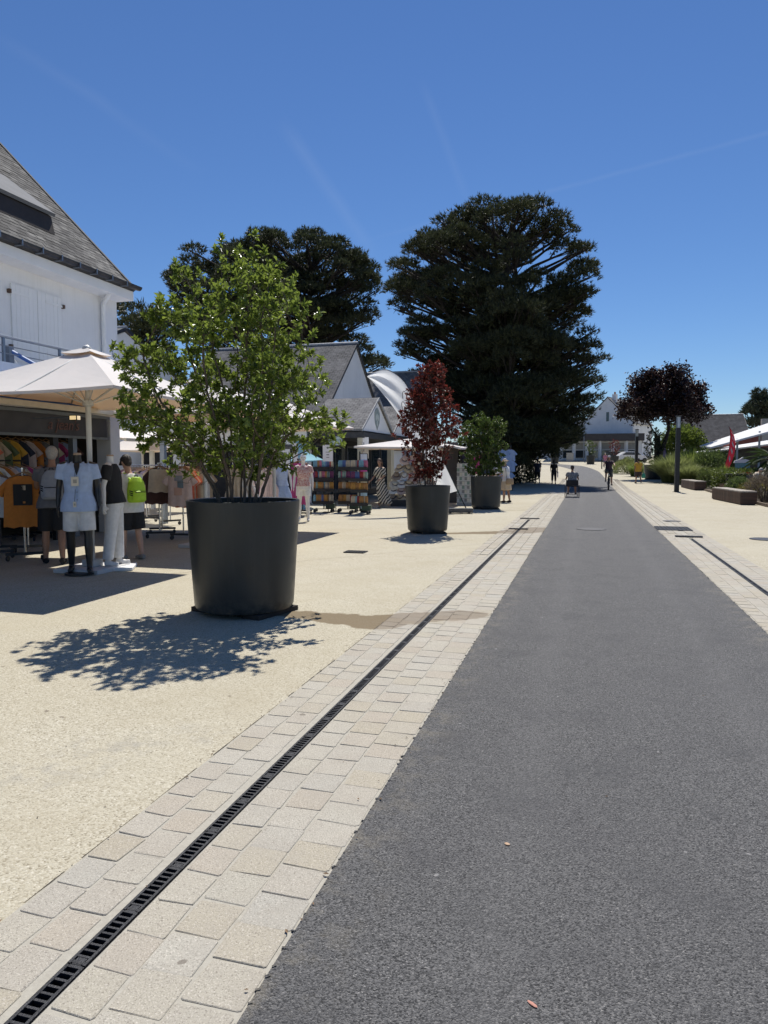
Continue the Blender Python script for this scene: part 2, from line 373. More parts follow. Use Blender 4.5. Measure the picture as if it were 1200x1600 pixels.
def band(name, rows, y0, y1, nparts, x0, x1, drain, dend):
    mb = MB()
    segs = [(x0, drain[0]), (drain[1], x1)]
    for a, c in segs:
        for q, w in zip(YS[:-1], YS[1:]):
            q2, w2 = max(q, -1), min(w, y1)
            if w2 > q2: mb.quad((a, q2, ter(q2)+.004), (c, q2, ter(q2)+.004), (c, w2, ter(w2)+.004), (a, w2, ter(w2)+.004))
    for q, w in zip(YS[:-1], YS[1:]):
        q2, w2 = max(q, dend), min(w, y1)
        if w2 > q2: mb.quad((drain[0], q2, ter(q2)+.004), (drain[1], q2, ter(q2)+.004), (drain[1], w2, ter(w2)+.004), (drain[0], w2, ter(w2)+.004))
    root = tag(mb.build(name, MORT), kind='structure')
    spots = []
    for ri, (a, c) in enumerate(rows):
        y = y0 + (ri % 2)*.085 + rnd.uniform(-.02, .02)
        while y < y1:
            l = .166 + rnd.uniform(-.012, .012)
            spots.append((y, (a+c)/2 + rnd.uniform(-.004, .004), c-a, l, rnd.uniform(-.018, .018), ri)); y += l + rnd.uniform(.005, .011)
    spots.sort()
    var = {}
    for ri, (a, c) in enumerate(rows): var[ri] = [sett_mesh(c-a, .168, ri*10+k) for k in range(6)]
    rest = MB()
    for i, (y, x, w, l, rot, ri) in enumerate(spots):
        if i < nparts:
            o = link('sett', rnd.choice(var[ri]), root); o.location = (x, y + l/2, .004 + rnd.uniform(-.0010, .0008)); o.rotation_euler = (rnd.uniform(-.004, .004), rnd.uniform(-.005, .005), rot)
        else:
            z = ter(y) + rnd.uniform(-.002, .002); rest.cbox((x, y+l/2, z+.004), (w-.004, l-.003, .017), rot)
    o = rest.build('setts', SETT, root, bevel=0); tag(o, kind='stuff')
    return root
ROWS_L = [(-1.80, -1.662), (-1.652, -1.508), (-1.392, -1.252), (-1.242, -1.075), (-1.065, -.882)]
band('paving_band_left', ROWS_L, 1.15, 60, 300, -1.812, -.868, DRL, DL_END)
ROWS_R = [(1.575, 1.715), (1.725, 1.86), (1.87, 1.985), (2.09, 2.26), (2.27, 2.43)]
band('paving_band_right', ROWS_R, 5.6, 60, 300, 1.562, 2.442, DRR, DR_END)
# dark open joint between slab and setts
cr = MB(); y = 1.1
while y < 16:
    l = rnd.uniform(.03, .2)
    if rnd.random() < .62: a_, b_ = rnd.uniform(.001, .006), rnd.uniform(.001, .006); cr.quad((-1.8155-a_*.5, y, .0055), (-1.8135+a_*.5, y, .0055), (-1.8135+b_*.5, y+l, .0055), (-1.8155-b_*.5, y+l, .0055))
    y += l
tag(cr.build('open_joint', mat('joint_dark', (.05, .042, .033), .95)), kind='structure')

# slot drains: channel below the paving, grate modules with cross bars
def drain(label, x0, x1, ya, yb, near):
    root = thing('slot_drain', label, 'drain', ((x0+x1)/2, ya, 0), 0, 'slot drains along the road')
    w = (x1-x0)/2; L = yb-ya
    ch = MB(); ch.box(-w, -w+.004, 0, L, -.12, .002).box(w-.004, w, 0, L, -.12, .002).box(-w+.004, w-.004, 0, L, -.12, -.112)
    ch.build('channel', IRON, root)
    g = MB(); p = .265; g.box(-w+.005, -w+.015, 0, p-.004, -.02, .009).box(w-.015, w-.005, 0, p-.004, -.02, .009)
    n = 9
    for i in range(n+1):
        y = .004 + i*(p-.016)/n; t = .012 if i in (0, n) else .0085
        g.box(-w+.015, w-.015, y, y+t, -.018, .0075)
    g.box(-w+.02, w-.02, 0, .03, -.014, .0068)
    me = g.mesh('grate'); me.materials.append(IRON); k = 0
    while (k+1)*p < L:
        if ya + k*p > near - .3:
            o = link('grate', me, root); o.location = (0, k*p, rnd.uniform(-.001, .001))
        k += 1
    return root
drain('long black slot drain between the left rows of stone setts', DRL[0], DRL[1], .9, DL_END, 1.0)
drain('black slot drain in the stone setts on the right side of the road', DRR[0], DRR[1], 5.0, DR_END, 6.3)
# drain end plates, manhole, gully grating, small covers
def flat_grid(name, label, loc, w, l, nx, ny, cat='grate'):
    b = MB(); b.box(-w/2, w/2, -l/2, l/2, 0, .006)
    for i in range(nx+1): x = -w/2 + w*i/nx; b.box(x-.008, x+.008, -l/2-.006, l/2+.006, .004, .014)
    for j in range(ny+1): y = -l/2 + l*j/ny; b.box(-w/2-.006, w/2+.006, y-.008, y+.008, .004, .0125)
    o = tag(b.build(name, IRON), label, cat); o.location = loc; return o
flat_grid('gully_grating', 'square black gully grating at the right asphalt edge', (1.93, 17.35, .011), .72, .95, 9, 5)
flat_grid('drain_sump_grate', 'small crossbar grate at the far end of the right slot drain', (2.03, 15.5, .019), .5, .16, 6, 1)
flat_grid('drain_sump_grate', 'thin crossbar grate ending the left slot drain', (-1.43, 19.4, .019), .5, .14, 6, 1)
flat_grid('drain_sump_grate', 'crossbar grate over the left drain in the damp patch', (-1.45, 16.25, .019), .42, .12, 6, 1)
flat_grid('pavement_grate', 'lone rectangular grate in beige slab right of the nearest planter', (-3.72, 11.35, .003), .34, .26, 6, 3)
def manhole(label, loc, r, m=IRON):
    b = MB(); b.lathe([(r, 0), (r, .008), (r-.02, .010), (r-.025, .006), (r-.03, .010), (0.001, .011)], 32, (0,0,0))
    o = tag(b.build('manhole_cover', m), label, 'manhole cover'); o.location = loc; return o
manhole('round manhole cover set in the asphalt road', (.14, 16.75, .009), .33, mat('worn_iron', (.075, .074, .076), .7, .3, 25))
manhole('round dark manhole cover in the right pavement', (3.45, 15.5, .002), .3)
manhole('small round cover in right setts beyond the gully grating', (2.15, 19.6, .012), .22, mat('worn_iron', (.1, .1, .1), .7))
# small things dropped on the road
for (x, y, m, lb, sz) in ((-.27, 2.72, (.50, .34, .22), 'tan dry leaf scrap lying on the dark asphalt', (.012, .009, .004)), (-.115, 1.905, (.50, .24, .18), 'pinkish scrap lying on the asphalt near the camera', (.018, .006, .003))):
    b = MB(); b.lathe([(.001, 0), (.8, .2), (1, .5), (.6, .9), (.001, 1)], 7); o = b.build('road_litter', plain('litter_%d' % int(m[1]*100), m, .8)); o.scale = sz; o.location = (x, y, .010); o.rotation_euler = (0, 0, -.6); tag(o, lb, 'litter')

# dry leaf crumbs and grit caught along the joints, the drain and the planter foot
cmb = MB()
for k in range(420):
    z = rnd.random()
    if z < .35: x, y = -1.815 + rnd.gauss(0, .02), rnd.uniform(1.5, 12)
    elif z < .55: x, y = -.875 + rnd.gauss(0, .03), rnd.uniform(1.5, 12)
    elif z < .75: a = rnd.uniform(0, 6.28); r = .50 + abs(rnd.gauss(0, .12)); x, y = -3.33 + math.cos(a)*r, 6.52 + math.sin(a)*r
    else: x, y = rnd.uniform(-5, 1.4), rnd.uniform(2, 12)
    s_ = rnd.uniform(.003, .009) * (1.6 if rnd.random() < .08 else 1); a = rnd.uniform(0, 6.28); c_, q_ = math.cos(a)*s_, math.sin(a)*s_; zz = .013 if x > -1.82 else .003
    cmb.add([(x-c_, y-q_, zz), (x+q_*.5, y-c_*.5, zz+.003), (x+c_, y+q_, zz+.001), (x-q_*.5, y+c_*.5, zz+.002)], [(0, 1, 2, 3)])
tag(cmb.build('leaf_litter', mat('leaf_crumb', (.16, .105, .06), .9, .4, 60, island=.5)), 'dry leaf crumbs scattered along the sett joints', 'leaf litter', kind='stuff')
# ------------------------------------------------------------------ building materials
def m_slate(name, c0, c1, rowh=.14, sc=1.0):
    """slates seen too far off to build one by one: brick-like courses on the roof plane (uses UV)"""
    m, b, pos, g = surf(name, .88); b.inputs['Specular IOR Level'].default_value = .12; L = m.node_tree.links
    uv = N(m, 'ShaderNodeUVMap'); br = N(m, 'ShaderNodeTexBrick'); L.new(uv.outputs[0], br.inputs['Vector'])
    br.inputs['Scale'].default_value = 1; br.inputs['Brick Width'].default_value = .22*sc; br.inputs['Row Height'].default_value = rowh*sc
    br.inputs['Mortar Size'].default_value = .012; br.inputs['Color1'].default_value = (*c0, 1); br.inputs['Color2'].default_value = (*c1, 1); br.inputs['Mortar'].default_value = (*[v*.4 for v in c0], 1)
    c = mixc(m, ramp(m, noise(m, pos, 1.6, 6, .7), [(.42, 0.), (.68, .6)]), br.outputs[0], tuple(min(1, v*1.5+.02) for v in c1))
    c = mixc(m, ramp(m, noise(m, pos, 9, 4, .7), [(.5, 0.), (.75, .5)]), c, tuple(v*.55 for v in c0))
    L.new(c, b.inputs['Base Color']); relief(m, b, br.outputs['Fac'], -.4, .02); return m
def uv_plane(o, ax_u, ax_v):
    me = o.data; uv = me.uv_layers.new(name='UVMap'); u, v = Vector(ax_u).normalized(), Vector(ax_v).normalized()
    for lp in me.loops:
        p = me.vertices[lp.vertex_index].co; uv.data[lp.index].uv = (p.dot(u), p.dot(v))
def m_render():
    m, b, pos, g = surf('white_render', .92); L = m.node_tree.links
    c = ramp(m, noise(m, pos, .9, 6, .65), [(.3, (.72, .725, .725)), (.7, (.82, .82, .82))])
    mp = N(m, 'ShaderNodeMapping'); mp.inputs['Scale'].default_value = (3.2, 3.2, .22); L.new(pos, mp.inputs[0])
    c = mixc(m, math_(m, 'MULTIPLY', ramp(m, noise(m, mp.outputs[0], 1.6, 5, .7), [(.52, 0.), (.75, 1.)]), .22), c, (.50, .49, .46))
    L.new(c, b.inputs['Base Color']); relief(m, b, noise(m, pos, 70, 4, .7), .25, .006); return m
RENDER_W = m_render()
WHITE = mat('white_paint', (.80, .80, .79), .55, .04, 3)
ZINC = mat('dark_zinc', (.05, .05, .055), .45, .25, 10, metal=.6)
DARK = mat('dark_recess', (.02, .02, .022), .8, .3, 3)  # near-black, stands for the shade inside openings and recesses
STEEL = mat('grey_painted_steel', (.22, .25, .29), .4, .1, 8, metal=.5)
CHROME = mat('chromed_steel', (.55, .55, .56), .22, .1, 20, metal=1)
BLACKM = mat('black_powder_coat', (.018, .018, .02), .5, .2, 20)
GLASS = mat('window_glass', (.03, .04, .05), .05, .1, 2, spec=.9)
SLATE_FAR = m_slate('slate_courses', (.115, .112, .112), (.17, .165, .16))
SLATE_LIT = m_slate('slate_courses_lit', (.15, .148, .15), (.21, .205, .20))  # paler copy of the slate courses, sunlit tone put into the colour

# ------------------------------------------------------------------ white house with the clothes shop under it
def slate_mat():
    m, b, pos, g = surf('roof_slate', .8); b.inputs['Specular IOR Level'].default_value = .18; L = m.node_tree.links; oi = N(m, 'ShaderNodeObjectInfo')
    r = math_(m, 'FRACT', math_(m, 'ADD', oi.outputs['Random'], math_(m, 'MULTIPLY', g.outputs['Random Per Island'], .77)))
    c = ramp(m, r, [(0, (.035, .035, .037)), (.35, (.068, .067, .068)), (.75, (.100, .098, .096)), (1, (.17, .166, .158))])
    c = mixc(m, ramp(m, noise(m, pos, 1.5, 6, .75, .5), [(.56, 0.), (.68, .8)]), c, (.27, .265, .25))      # pale lichen bloom
    c = mixc(m, ramp(m, noise(m, pos, 11, 4, .7), [(.55, 0.), (.75, .6)]), c, (.05, .05, .045))
    L.new(c, b.inputs['Base Color']); relief(m, b, noise(m, pos, 45, 4, .7), .35, .01); return m
def shop_house():
    root = thing('shop_house', 'white house with steep slate roof, shutters and clothes shop below', 'house', (-9.9, 13.55, 0))
    # local: x 0 at the street face (positive to the street), y 0 at the far end, negative towards the camera
    L0 = -14.0
    w = MB()
    w.box(-.22, 0, L0, 0, 2.62, 5.14)                                     # upper wall
    w.box(-9, -.22, -.22, 0, 0, 5.14)                                    # far gable wall
    w.prism([(-9, 5.14), (0.0, 5.14), (-4.15, 9.5), (-4.85, 9.5)], 'y', -.22, -.0)
    w.build('wall', RENDER_W, root)
    s = MB(); s.box(-.1, .42, L0, .02, 5.0, 5.2); s.build('soffit', WHITE, root, bevel=.01)
    c = MB(); c.box(-.36, .0, -.32, .002, 0, 2.60); c.build('corner_pillar', WHITE, root, bevel=.01)
    # roof plane with slates
    e0 = Vector((.45, 0, 5.24)); up = Vector((-4.6, 0, 4.62)); SL = up.length; up.normalize(); nrm = Vector((up.z, 0, -up.x))
    dk = MB(); a = e0; t = e0 + up*SL
    dk.prism([(a.x, a.z), (t.x, t.z), (t.x-.09, t.z-.06), (a.x-.12, a.z-.07)], 'y', L0, .06)
    roof = dk.build('roof', mat('slate_bed', (.06, .06, .06), .8), root)
    SLT = slate_mat()
    meshes = []
    for k in range(5):
        b = MB(); j = lambda q: rnd.uniform(-q, q)
        W, H, T = .205, .26, .007
        pts = [(-W/2+j(.004), j(.006)), (W/2+j(.004), j(.006)), (W/2, H), (-W/2, H)]
        vs = []
        for dz in (0, T+j(.002)):
            for x, y in pts: vs.append((x, y, dz))
        b.add(vs, [(3,2,1,0),(4,5,6,7),(0,1,5,4),(1,2,6,5),(2,3,7,6),(3,0,4,7)])
        me = b.mesh('slate'); me.materials.append(SLT); meshes.append(me)
    M = Matrix((( 0, up.x, nrm.x), (1, 0, 0), (0, up.z, nrm.z))).to_4x4()      # local x -> along y, y -> up the slope
    spots = []
    for r in range(int(SL/.122)):
        y = -.0 - (r % 2)*.105
        while y > -6.3:
            spots.append((r, y)); y -= .211
    spots.sort(key=lambda q: q[0]*.122*.9 + abs(q[1] + 2.6)*.55)
    rest = MB(); n = 0
    for r, y in spots:
        p = e0 + up*(r*.122 - .02) + nrm*(.004 + rnd.uniform(0, .003)); p.y = y + rnd.uniform(-.003, .003)
        tilt = Matrix.Rotation(-.045 + rnd.uniform(-.012, .012), 4, 'X') @ Matrix.Rotation(rnd.uniform(-.012, .012), 4, 'Z')
        mw = Matrix.Translation(p) @ M @ tilt
        me = meshes[rnd.randrange(5)]
        if n < 300:
            o = link('slate', me, roof); o.matrix_local = mw; n += 1
        else: rest.add([mw @ v.co for v in me.vertices], [tuple(q.vertices) for q in me.polygons])
    tag(rest.build('slates', SLT, roof), kind='stuff')
    far = MB(); q0, q1 = e0 + nrm*.02, e0 + up*SL + nrm*.02
    far.quad((q0.x, L0, q0.z), (q0.x, -6.2, q0.z), (q1.x, -6.2, q1.z), (q1.x, L0, q1.z)); fo = far.build('slate_field', SLATE_LIT, roof); uv_plane(fo, (0,1,0), up)
    lich = MB()
    # verge strip and gutter
    v = MB(); v.tube([e0 + Vector((0, .05, .02)), e0 + up*SL + Vector((0, .05, .02))], .03, 6); v.build('verge', mat('verge_slate', (.10, .10, .10), .7), roof)
    g = MB(); sec = [(math.cos(q)*.075, math.sin(q)*.075) for q in [math.pi + math.pi*i/8 for i in range(9)]] + [(.068*math.cos(q), .068*math.sin(q)+.0) for q in [2*math.pi - math.pi*i/8 for i in range(9)]]
    g.prism([(.52+x, 5.295+z) for x, z in sec], 'y', L0, .09); g.build('gutter', ZINC, root)
    y = -.45
    while y > -6:
        k = MB(); k.box(.445, .61, y-.012, y+.012, 5.20, 5.218).box(.599, .612, y-.012, y+.012, 5.20, 5.305); k.build('gutter_bracket', STEEL, root); y -= .48
    # shed dormer hood seen at the left edge: zinc sheet over a solid slot, its shade put into the colour
    b0 = e0 + up*1.05 + nrm*.03; d0 = e0 + up*1.38 + nrm*.30; d1 = e0 + up*2.85 + nrm*.06; ya_, yb_ = -1.42, -3.7
    d = MB(); d.add([(d0.x, ya_, d0.z), (d0.x, yb_, d0.z), (d1.x, yb_, d1.z), (d1.x, ya_, d1.z), (d0.x-.03, ya_, d0.z-.06), (d0.x-.03, yb_, d0.z-.06), (d1.x-.03, yb_, d1.z-.04), (d1.x-.03, ya_, d1.z-.04)],
          [(0,1,2,3),(7,6,5,4),(0,4,5,1),(1,5,6,2),(2,6,7,3),(3,7,4,0)])
    d.build('dormer_hood', mat('pale_zinc_sheet', (.16, .165, .175), .8, .08, 3, spec=.2), roof)
    d2 = MB(); d2.add([(b0.x-.02, ya_-.06, b0.z), (b0.x-.02, yb_, b0.z), (d0.x-.06, yb_, d0.z-.06), (d0.x-.06, ya_-.06, d0.z-.06), (d1.x-.1, ya_-.06, d1.z-.08), (d1.x-.1, yb_, d1.z-.08)], [(0,1,2,3),(1,5,2),(0,3,4),(3,2,5,4),(0,4,5,1)])
    d2.build('dormer_slot', mat('slot_shade', (.035, .027, .022), .7, .2, 10), roof)
    # white lichen streaks below the hood are paint-thin crusts on the slates
    # shutters of planks
    for y0, y1 in ((-3.0, -2.38), (-2.37, -1.75)):
        sh = MB(); sh.box(.002, .022, y0, y1, 3.35, 4.70); so = sh.build('shutter', WHITE, root)
        n = 6; wd = (y1-y0)/n
        pm = MB(); pm.box(.022, .027, .0015, wd-.0015, 3.35, 4.70); me = pm.mesh('plank'); me.materials.append(WHITE)
        for i in range(n): o = link('plank', me, so); o.location = (rnd.uniform(0, .003), y0 + i*wd, 0)
        for z in (3.55, 4.52):
            hb = MB(); a, c2 = (y0-.03, y0+.42) if y0 < -2.9 else (y1-.42, y1+.03)
            hb.box(.034, .040, a, c2, z, z+.045); hb.build('strap_hinge', WHITE, so)
            hk = MB(); yy = y0-.05 if y0 < -2.9 else y1+.05; hk.box(.0, .06, yy-.025, yy+.025, z-.01, z+.06); hk.build('hinge_pin', mat('rusty_iron', (.12, .075, .05), .8, .4, 30), so)
    # downpipe
    p = MB(); p.tube([(.30, -.66, 5.02), (.26, -.64, 4.95), (.10, -.55, 4.88), (.07, -.54, 4.78), (.07, -.54, 2.7)], .05, 10); p.build('downpipe', WHITE, root, smooth=True)
    cl = MB(); cl.lathe([(.054, 0), (.054, .05)], 12, (.07, -.54, 4.3)); cl.build('pipe_collar', WHITE, root)
    # balcony slab, parapet and steel rail
    b = MB(); b.box(.0, 1.05, L0, -.35, 2.58, 2.76); b.box(.97, 1.05, L0, -.35, 2.76, 3.10); b.build('balcony', RENDER_W, root)
    rl = MB(); rl.tube([(1.01, L0, 3.50), (1.01, -.36, 3.50)], .023, 8)
    for z in (3.24, 3.36): rl.tube([(1.01, L0, z), (1.01, -.36, z)], .009, 5)
    rl.build('handrail', STEEL, root)
    y = -.5
    while y > -8: k = MB(); k.box(.992, 1.028, y-.02, y+.02, 3.08, 3.49); k.build('rail_post', STEEL, root); y -= 1.25
    # shop front: dark room, lintel sign, jambs
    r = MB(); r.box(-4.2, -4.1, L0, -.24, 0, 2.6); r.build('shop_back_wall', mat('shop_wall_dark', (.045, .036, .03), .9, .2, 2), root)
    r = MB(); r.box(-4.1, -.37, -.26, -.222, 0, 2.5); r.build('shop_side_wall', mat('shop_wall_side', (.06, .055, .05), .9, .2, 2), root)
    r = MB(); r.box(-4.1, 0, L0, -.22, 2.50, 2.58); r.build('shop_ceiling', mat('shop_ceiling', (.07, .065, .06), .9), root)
    r = MB(); r.box(-.20, -.02, L0, -.40, 2.02, 2.50); sg = r.build('shop_sign', mat('sign_dark_grey', (.085, .08, .078), .7, .15, 4), root)
    for ya_, yb_ in ((-2.0, -1.86), (-3.9, -3.84)):
        r = MB(); r.box(-.13, -.04, ya_, yb_, 0, 2.02); r.build('door_jamb', ZINC, root)
    r = MB(); r.box(-.02, .03, L0, -.4, 2.0, 2.05); r.box(-.02, .05, L0, -.4, 2.44, 2.50); r.build('sign_moulding', mat('sign_edge', (.20, .21, .20), .6), root)
    cu = bpy.data.curves.new('sign_lettering', 'FONT'); cu.body = "a jean's"; cu.size = .30; cu.extrude = .004; cu.shear = .3; cu.align_x = 'CENTER'
    tmp = bpy.data.objects.new('tmp', cu); me = bpy.data.meshes.new_from_object(tmp); bpy.data.objects.remove(tmp); me.materials.append(plain('sign_letter_red', (.20, .10, .075), .6))
    t = link('sign_lettering', me, sg); t.location = (.0, -1.75, 2.16); t.rotation_euler = (R(90), 0, R(90))
    return root
shop_house()

# ------------------------------------------------------------------ gabled slate-roofed shops down the left side
def gable_house(name, label, X, ya, yb, z_eave, z_ridge, xback, wallm=RENDER_W, roofm=SLATE_FAR, over=.25, base=0, windows=(), cat='house', rz=0, loc=None, chimney=None):
    """gable end faces +x at local x=0; ridge runs back along -x"""
    ym = (ya+yb)/2; root = thing(name, label, cat, loc or (X, 0, base), rz)
    w = MB(); w.prism([(ya, 0), (yb, 0), (yb, z_eave), (ym, z_ridge-.05), (ya, z_eave)], 'x', xback, 0); w.build('wall', wallm, root)
    sl = (z_ridge-z_eave)/(ym-ya); rf = None
    for s in (-1, 1):
        y0 = ym + s*(ym-ya+over); z0 = z_eave - over*sl
        b = MB(); th = .10
        vs = []
        for x in (xback-.1, .06):
            vs += [(x, y0, z0+.02), (x, ym, z_ridge+.02), (x, ym, z_ridge+.02+th), (x, y0, z0+.02+th)]
        b.add(vs, [(0,1,2,3)[::-1], (4,5,6,7), (0,4,5,1)[::-1] if s < 0 else (0,4,5,1), (3,2,6,7), (0,3,7,4), (1,5,6,2)])
        o = b.build('roof_slope', roofm, root); uv_plane(o, (1,0,0), (0, -s*(ym-ya), z_ridge-z_eave))
        e = MB(); e.add([(.062, y0, z0-.0), (.062, ym, z_ridge+.0), (.062, ym, z_ridge+.13), (.062, y0, z0+.13), (.09, y0, z0), (.09, ym, z_ridge), (.09, ym, z_ridge+.13), (.09, y0, z0+.13)], [(3,2,1,0),(4,5,6,7),(0,1,5,4),(2,3,7,6),(0,4,7,3),(1,2,6,5)]); e.build('verge', ZINC, root)
    rd = MB(); rd.tube([(xback-.1, ym, z_ridge+.13), (.1, ym, z_ridge+.13)], .06, 6); rd.build('ridge', mat('ridge_zinc', (.30, .31, .33), .5, metal=.3), root)
    for (yy, z, ww, hh) in windows:
        f = MB(); f.box(.0, .04, yy-ww/2, yy+ww/2, z, z+hh); wo = f.build('window', WHITE, root)
        p = MB(); p.box(.04, .05, yy-ww/2+.06, yy+ww/2-.06, z+.06, z+hh-.06); p.build('pane', GLASS, wo)
    if chimney:
        cx, cy, cz = chimney; c = MB(); c.box(cx-.35, cx+.35, cy-.3, cy+.3, z_ridge-1.2, cz); co = c.build('chimney', wallm, root)
        for k in (-.15, .15):
            q = MB(); q.lathe([(.1, 0), (.08, .35)], 8, (cx+k, cy, cz)); q.build('chimney_pot', mat('terracotta', (.35, .16, .09), .9), co)
    return root
gable_house('gabled_shop', 'grey slate roofed shop with tall white gable behind the pouch racks', -10, 25.1, 36.1, 2.22, 6.74, -7.2)
gable_house('gabled_shop', 'farther slate roofed shop whose gable peeks above the white feather flag', -10, 39.0, 50.0, 2.4, 7.2, -8)
def porch(label, yc, logo):
    """low gabled porch in front of the tall gable: slate wings, white pediment, dark beam on posts"""
    root = thing('shop_porch', label, 'porch', (-8.0, yc, 0))
    h0, h1, hw = 2.72, 4.02, 2.16
    w = MB(); w.prism([(-hw+.02, h0), (hw-.02, h0), (0, h1-.06)], 'x', -.12, 0); w.build('pediment', RENDER_W, root)
    for s in (-1, 1):
        b = MB(); vs = []
        for x in (-2.1, .08): vs += [(x, s*(hw+.06), h0-.03), (x, 0, h1), (x, 0, h1+.07), (x, s*(hw+.06), h0+.04)]
        b.add(vs, [(3,2,1,0), (4,5,6,7), (0,1,5,4), (2,3,7,6), (0,4,7,3), (1,2,6,5)])
        o = b.build('roof_slope', SLATE_LIT, root); uv_plane(o, (1,0,0), (0, -s*hw, h1-h0))
        e = MB(); e.add([(.082, s*(hw+.06), h0-.05), (.082, 0, h1-.02), (.082, 0, h1+.08), (.082, s*(hw+.06), h0+.05), (.105, s*(hw+.06), h0-.05), (.105, 0, h1-.02), (.105, 0, h1+.08), (.105, s*(hw+.06), h0+.05)], [(3,2,1,0),(4,5,6,7),(0,1,5,4),(2,3,7,6),(0,4,7,3),(1,2,6,5)]); e.build('verge', mat('verge_grey', (.30, .31, .32), .6), root)
    b = MB(); b.box(-2.0, .14, -hw, hw, h0-.28, h0-.06); b.build('beam', ZINC, root)
    for k in (-1, 1):
        c = MB(); c.box(-.12, .06, k*(hw-.12)-.1, k*(hw-.12)+.1, 0, h0-.28); c.build('post', plain('porch_post_cream', (.55, .50, .38), .7), root)
    if logo:
        sh = MB(); sh.prism([(-.36, 3.48), (-.30, 3.10), (0, 2.82), (.30, 3.10), (.36, 3.48), (.18, 3.62), (0, 3.70), (-.18, 3.62)], 'x', .003, .02); lo = sh.build('emblem', plain('emblem_sage', (.25, .30, .29), .7), root)
        for k, (yy, zz) in enumerate(((-.16, 3.30), (0, 3.34), (.16, 3.30), (0, 3.08))):
            t = MB(); t.lathe([(.10, 0), (.07, .02)], 10, (0, 0, 0)); q = t.build('emblem_leaf', plain('emblem_light', (.50, .55, .52), .7), lo); q.rotation_euler = (0, R(90), 0); q.location = (.021, yy, zz); q.scale = (1.3, .7, .3)
    else:
        sh = MB(); sh.box(.003, .02, -.22, .22, 3.02, 3.5); sh.build('emblem', plain('emblem_grey', (.42, .43, .45), .7), root)
    return root
porch('slate porch gable with a leafy green emblem on its white face', 27.15, True)
porch('second slate porch gable half hidden by the white feather flag', 31.5, False)
# shop front under the porches: recess shade put into a flat dark backing, with glazing
sf = thing('glazed_arcade', 'dark glazed shop front in the shade under the slate porches', 'shop', (-9.9, 25.2, 0))
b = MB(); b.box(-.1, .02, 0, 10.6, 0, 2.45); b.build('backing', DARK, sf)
for i in range(6):
    b = MB(); b.box(.02, .08, i*1.75+.1, i*1.75+1.65, .3, 2.25); f = b.build('window', mat('window_frame_dark', (.06, .06, .06), .5), sf)
    p = MB(); p.box(.08, .085, i*1.75+.2, i*1.75+1.55, .4, 2.15); p.build('pane', GLASS, f)
# white house far behind the clothes racks, and a long low shop row closing the back of the side court
gable_house('white_back_house', 'white gabled house partly hidden behind the nearest shrub and slate house', -17.2, 20.6, 27.4, 5.2, 6.6, -6, windows=((23, 3.6, .9, 1.1),), roofm=SLATE_LIT)
bk = thing('court_shop_row', 'white single storey shop row with dark panels as openings behind the clothes rails', 'shop', (-14.5, 24.95, 0))
b = MB(); b.box(-9, 4.4, 0, .3, 0, 2.9); b.build('wall', RENDER_W, bk)
for i in range(5):
    b = MB(); b.box(-8.6+i*2.6, -6.5+i*2.6, -.02, .0, 0, 2.2); b.build('opening_shade', DARK, bk)  # flat panels; the shade inside is put into their colour
b = MB(); b.box(-9, 4.4, -.35, .0, 2.75, 2.95); b.build('fascia', WHITE, bk)

# ------------------------------------------------------------------ far end of the street
Zc = ter(107)
cf = thing('cafe', 'white cafe with dark flat roof and tall windows at the street end', 'cafe', (-5.5, 106, Zc))
b = MB(); b.box(0, 13.0, .3, 8, 0, 2.75); b.build('wall', RENDER_W, cf)
b = MB(); b.box(-.6, 13.2, -1.2, 8.2, 2.75, 3.75); b.build('flat_roof', mat('cafe_roof_dark', (.055, .05, .05), .7, .15, 2), cf)
for i in range(7):
    x = .35+i*1.78
    b = MB(); b.box(x, x+1.5, .2, .3, .25, 2.6); f = b.build('window', WHITE, cf)
    p = MB(); p.box(x+.12, x+1.38, .185, .2, .35, 1.45); p.build('pane', GLASS, f)
    p = MB(); p.box(x+.12, x+1.38, .187, .2, 1.55, 2.5); p.build('pane', mat('pane_blind', (.34, .33, .30), .5), f)
for i in range(8):
    b = MB(); x = .24+i*1.78; b.box(x-.1, x+.1, -.9, -.7, 0, 2.75); b.build('post', WHITE, cf)
gable_house('white_house', 'white house with pointed gable, small window and chimney beyond the cafe', 0, -3.9, 3.9, 5.4, 9.2, -9, loc=(2.9, 113.0, ter(113)), rz=R(-112), windows=((.1, 5.6, .55, 1.5),), chimney=(-1.6, .55, 9.8), roofm=SLATE_LIT)
wl2 = gable_house('white_house', 'white house with a tall shutter peeking out left of the far gable', 0, -3.5, 3.5, 6.0, 8.6, -7, loc=(-4.2, 116, ter(116)), rz=R(-90), windows=((-1.2, 4.3, 1.4, 2.0),), roofm=SLATE_LIT)
gable_house('grey_roofed_hall', 'low building with broad shaded slate roof beyond the right garden', 0, -6, 6, 2.2, 6.0, -7, loc=(17.5, 92, ter(90)), rz=R(0), roofm=m_slate('slate_shaded', (.045, .046, .05), (.065, .065, .07)))  # slope turned from the sun; its shade is put into the slate colour
# red tiled wall stub and chimney right of it
rb_ = thing('red_tile_house', 'red brick and tile house end above the white awning on the right', 'house', (17.2, 78, ter(78)))
b = MB(); b.prism([(-3, 0), (6, 0), (6, 5.6), (-1.6, 3.6), (-3, 2.8)], 'y', 0, 6); b.build('wall', mat('red_brick_far', (.30, .10, .07), .9, .25, 3), rb_)
b = MB(); b.box(-.6, .0, -.1, .5, 3, 5.2); b.build('chimney', mat('pale_chimney', (.55, .5, .42), .9), rb_)
b = MB(); b.box(2.8, 6.3, -.3, 0, 4.4, 6.0); b.build('grey_panel', mat('grey_panel', (.42, .44, .45), .8), rb_)
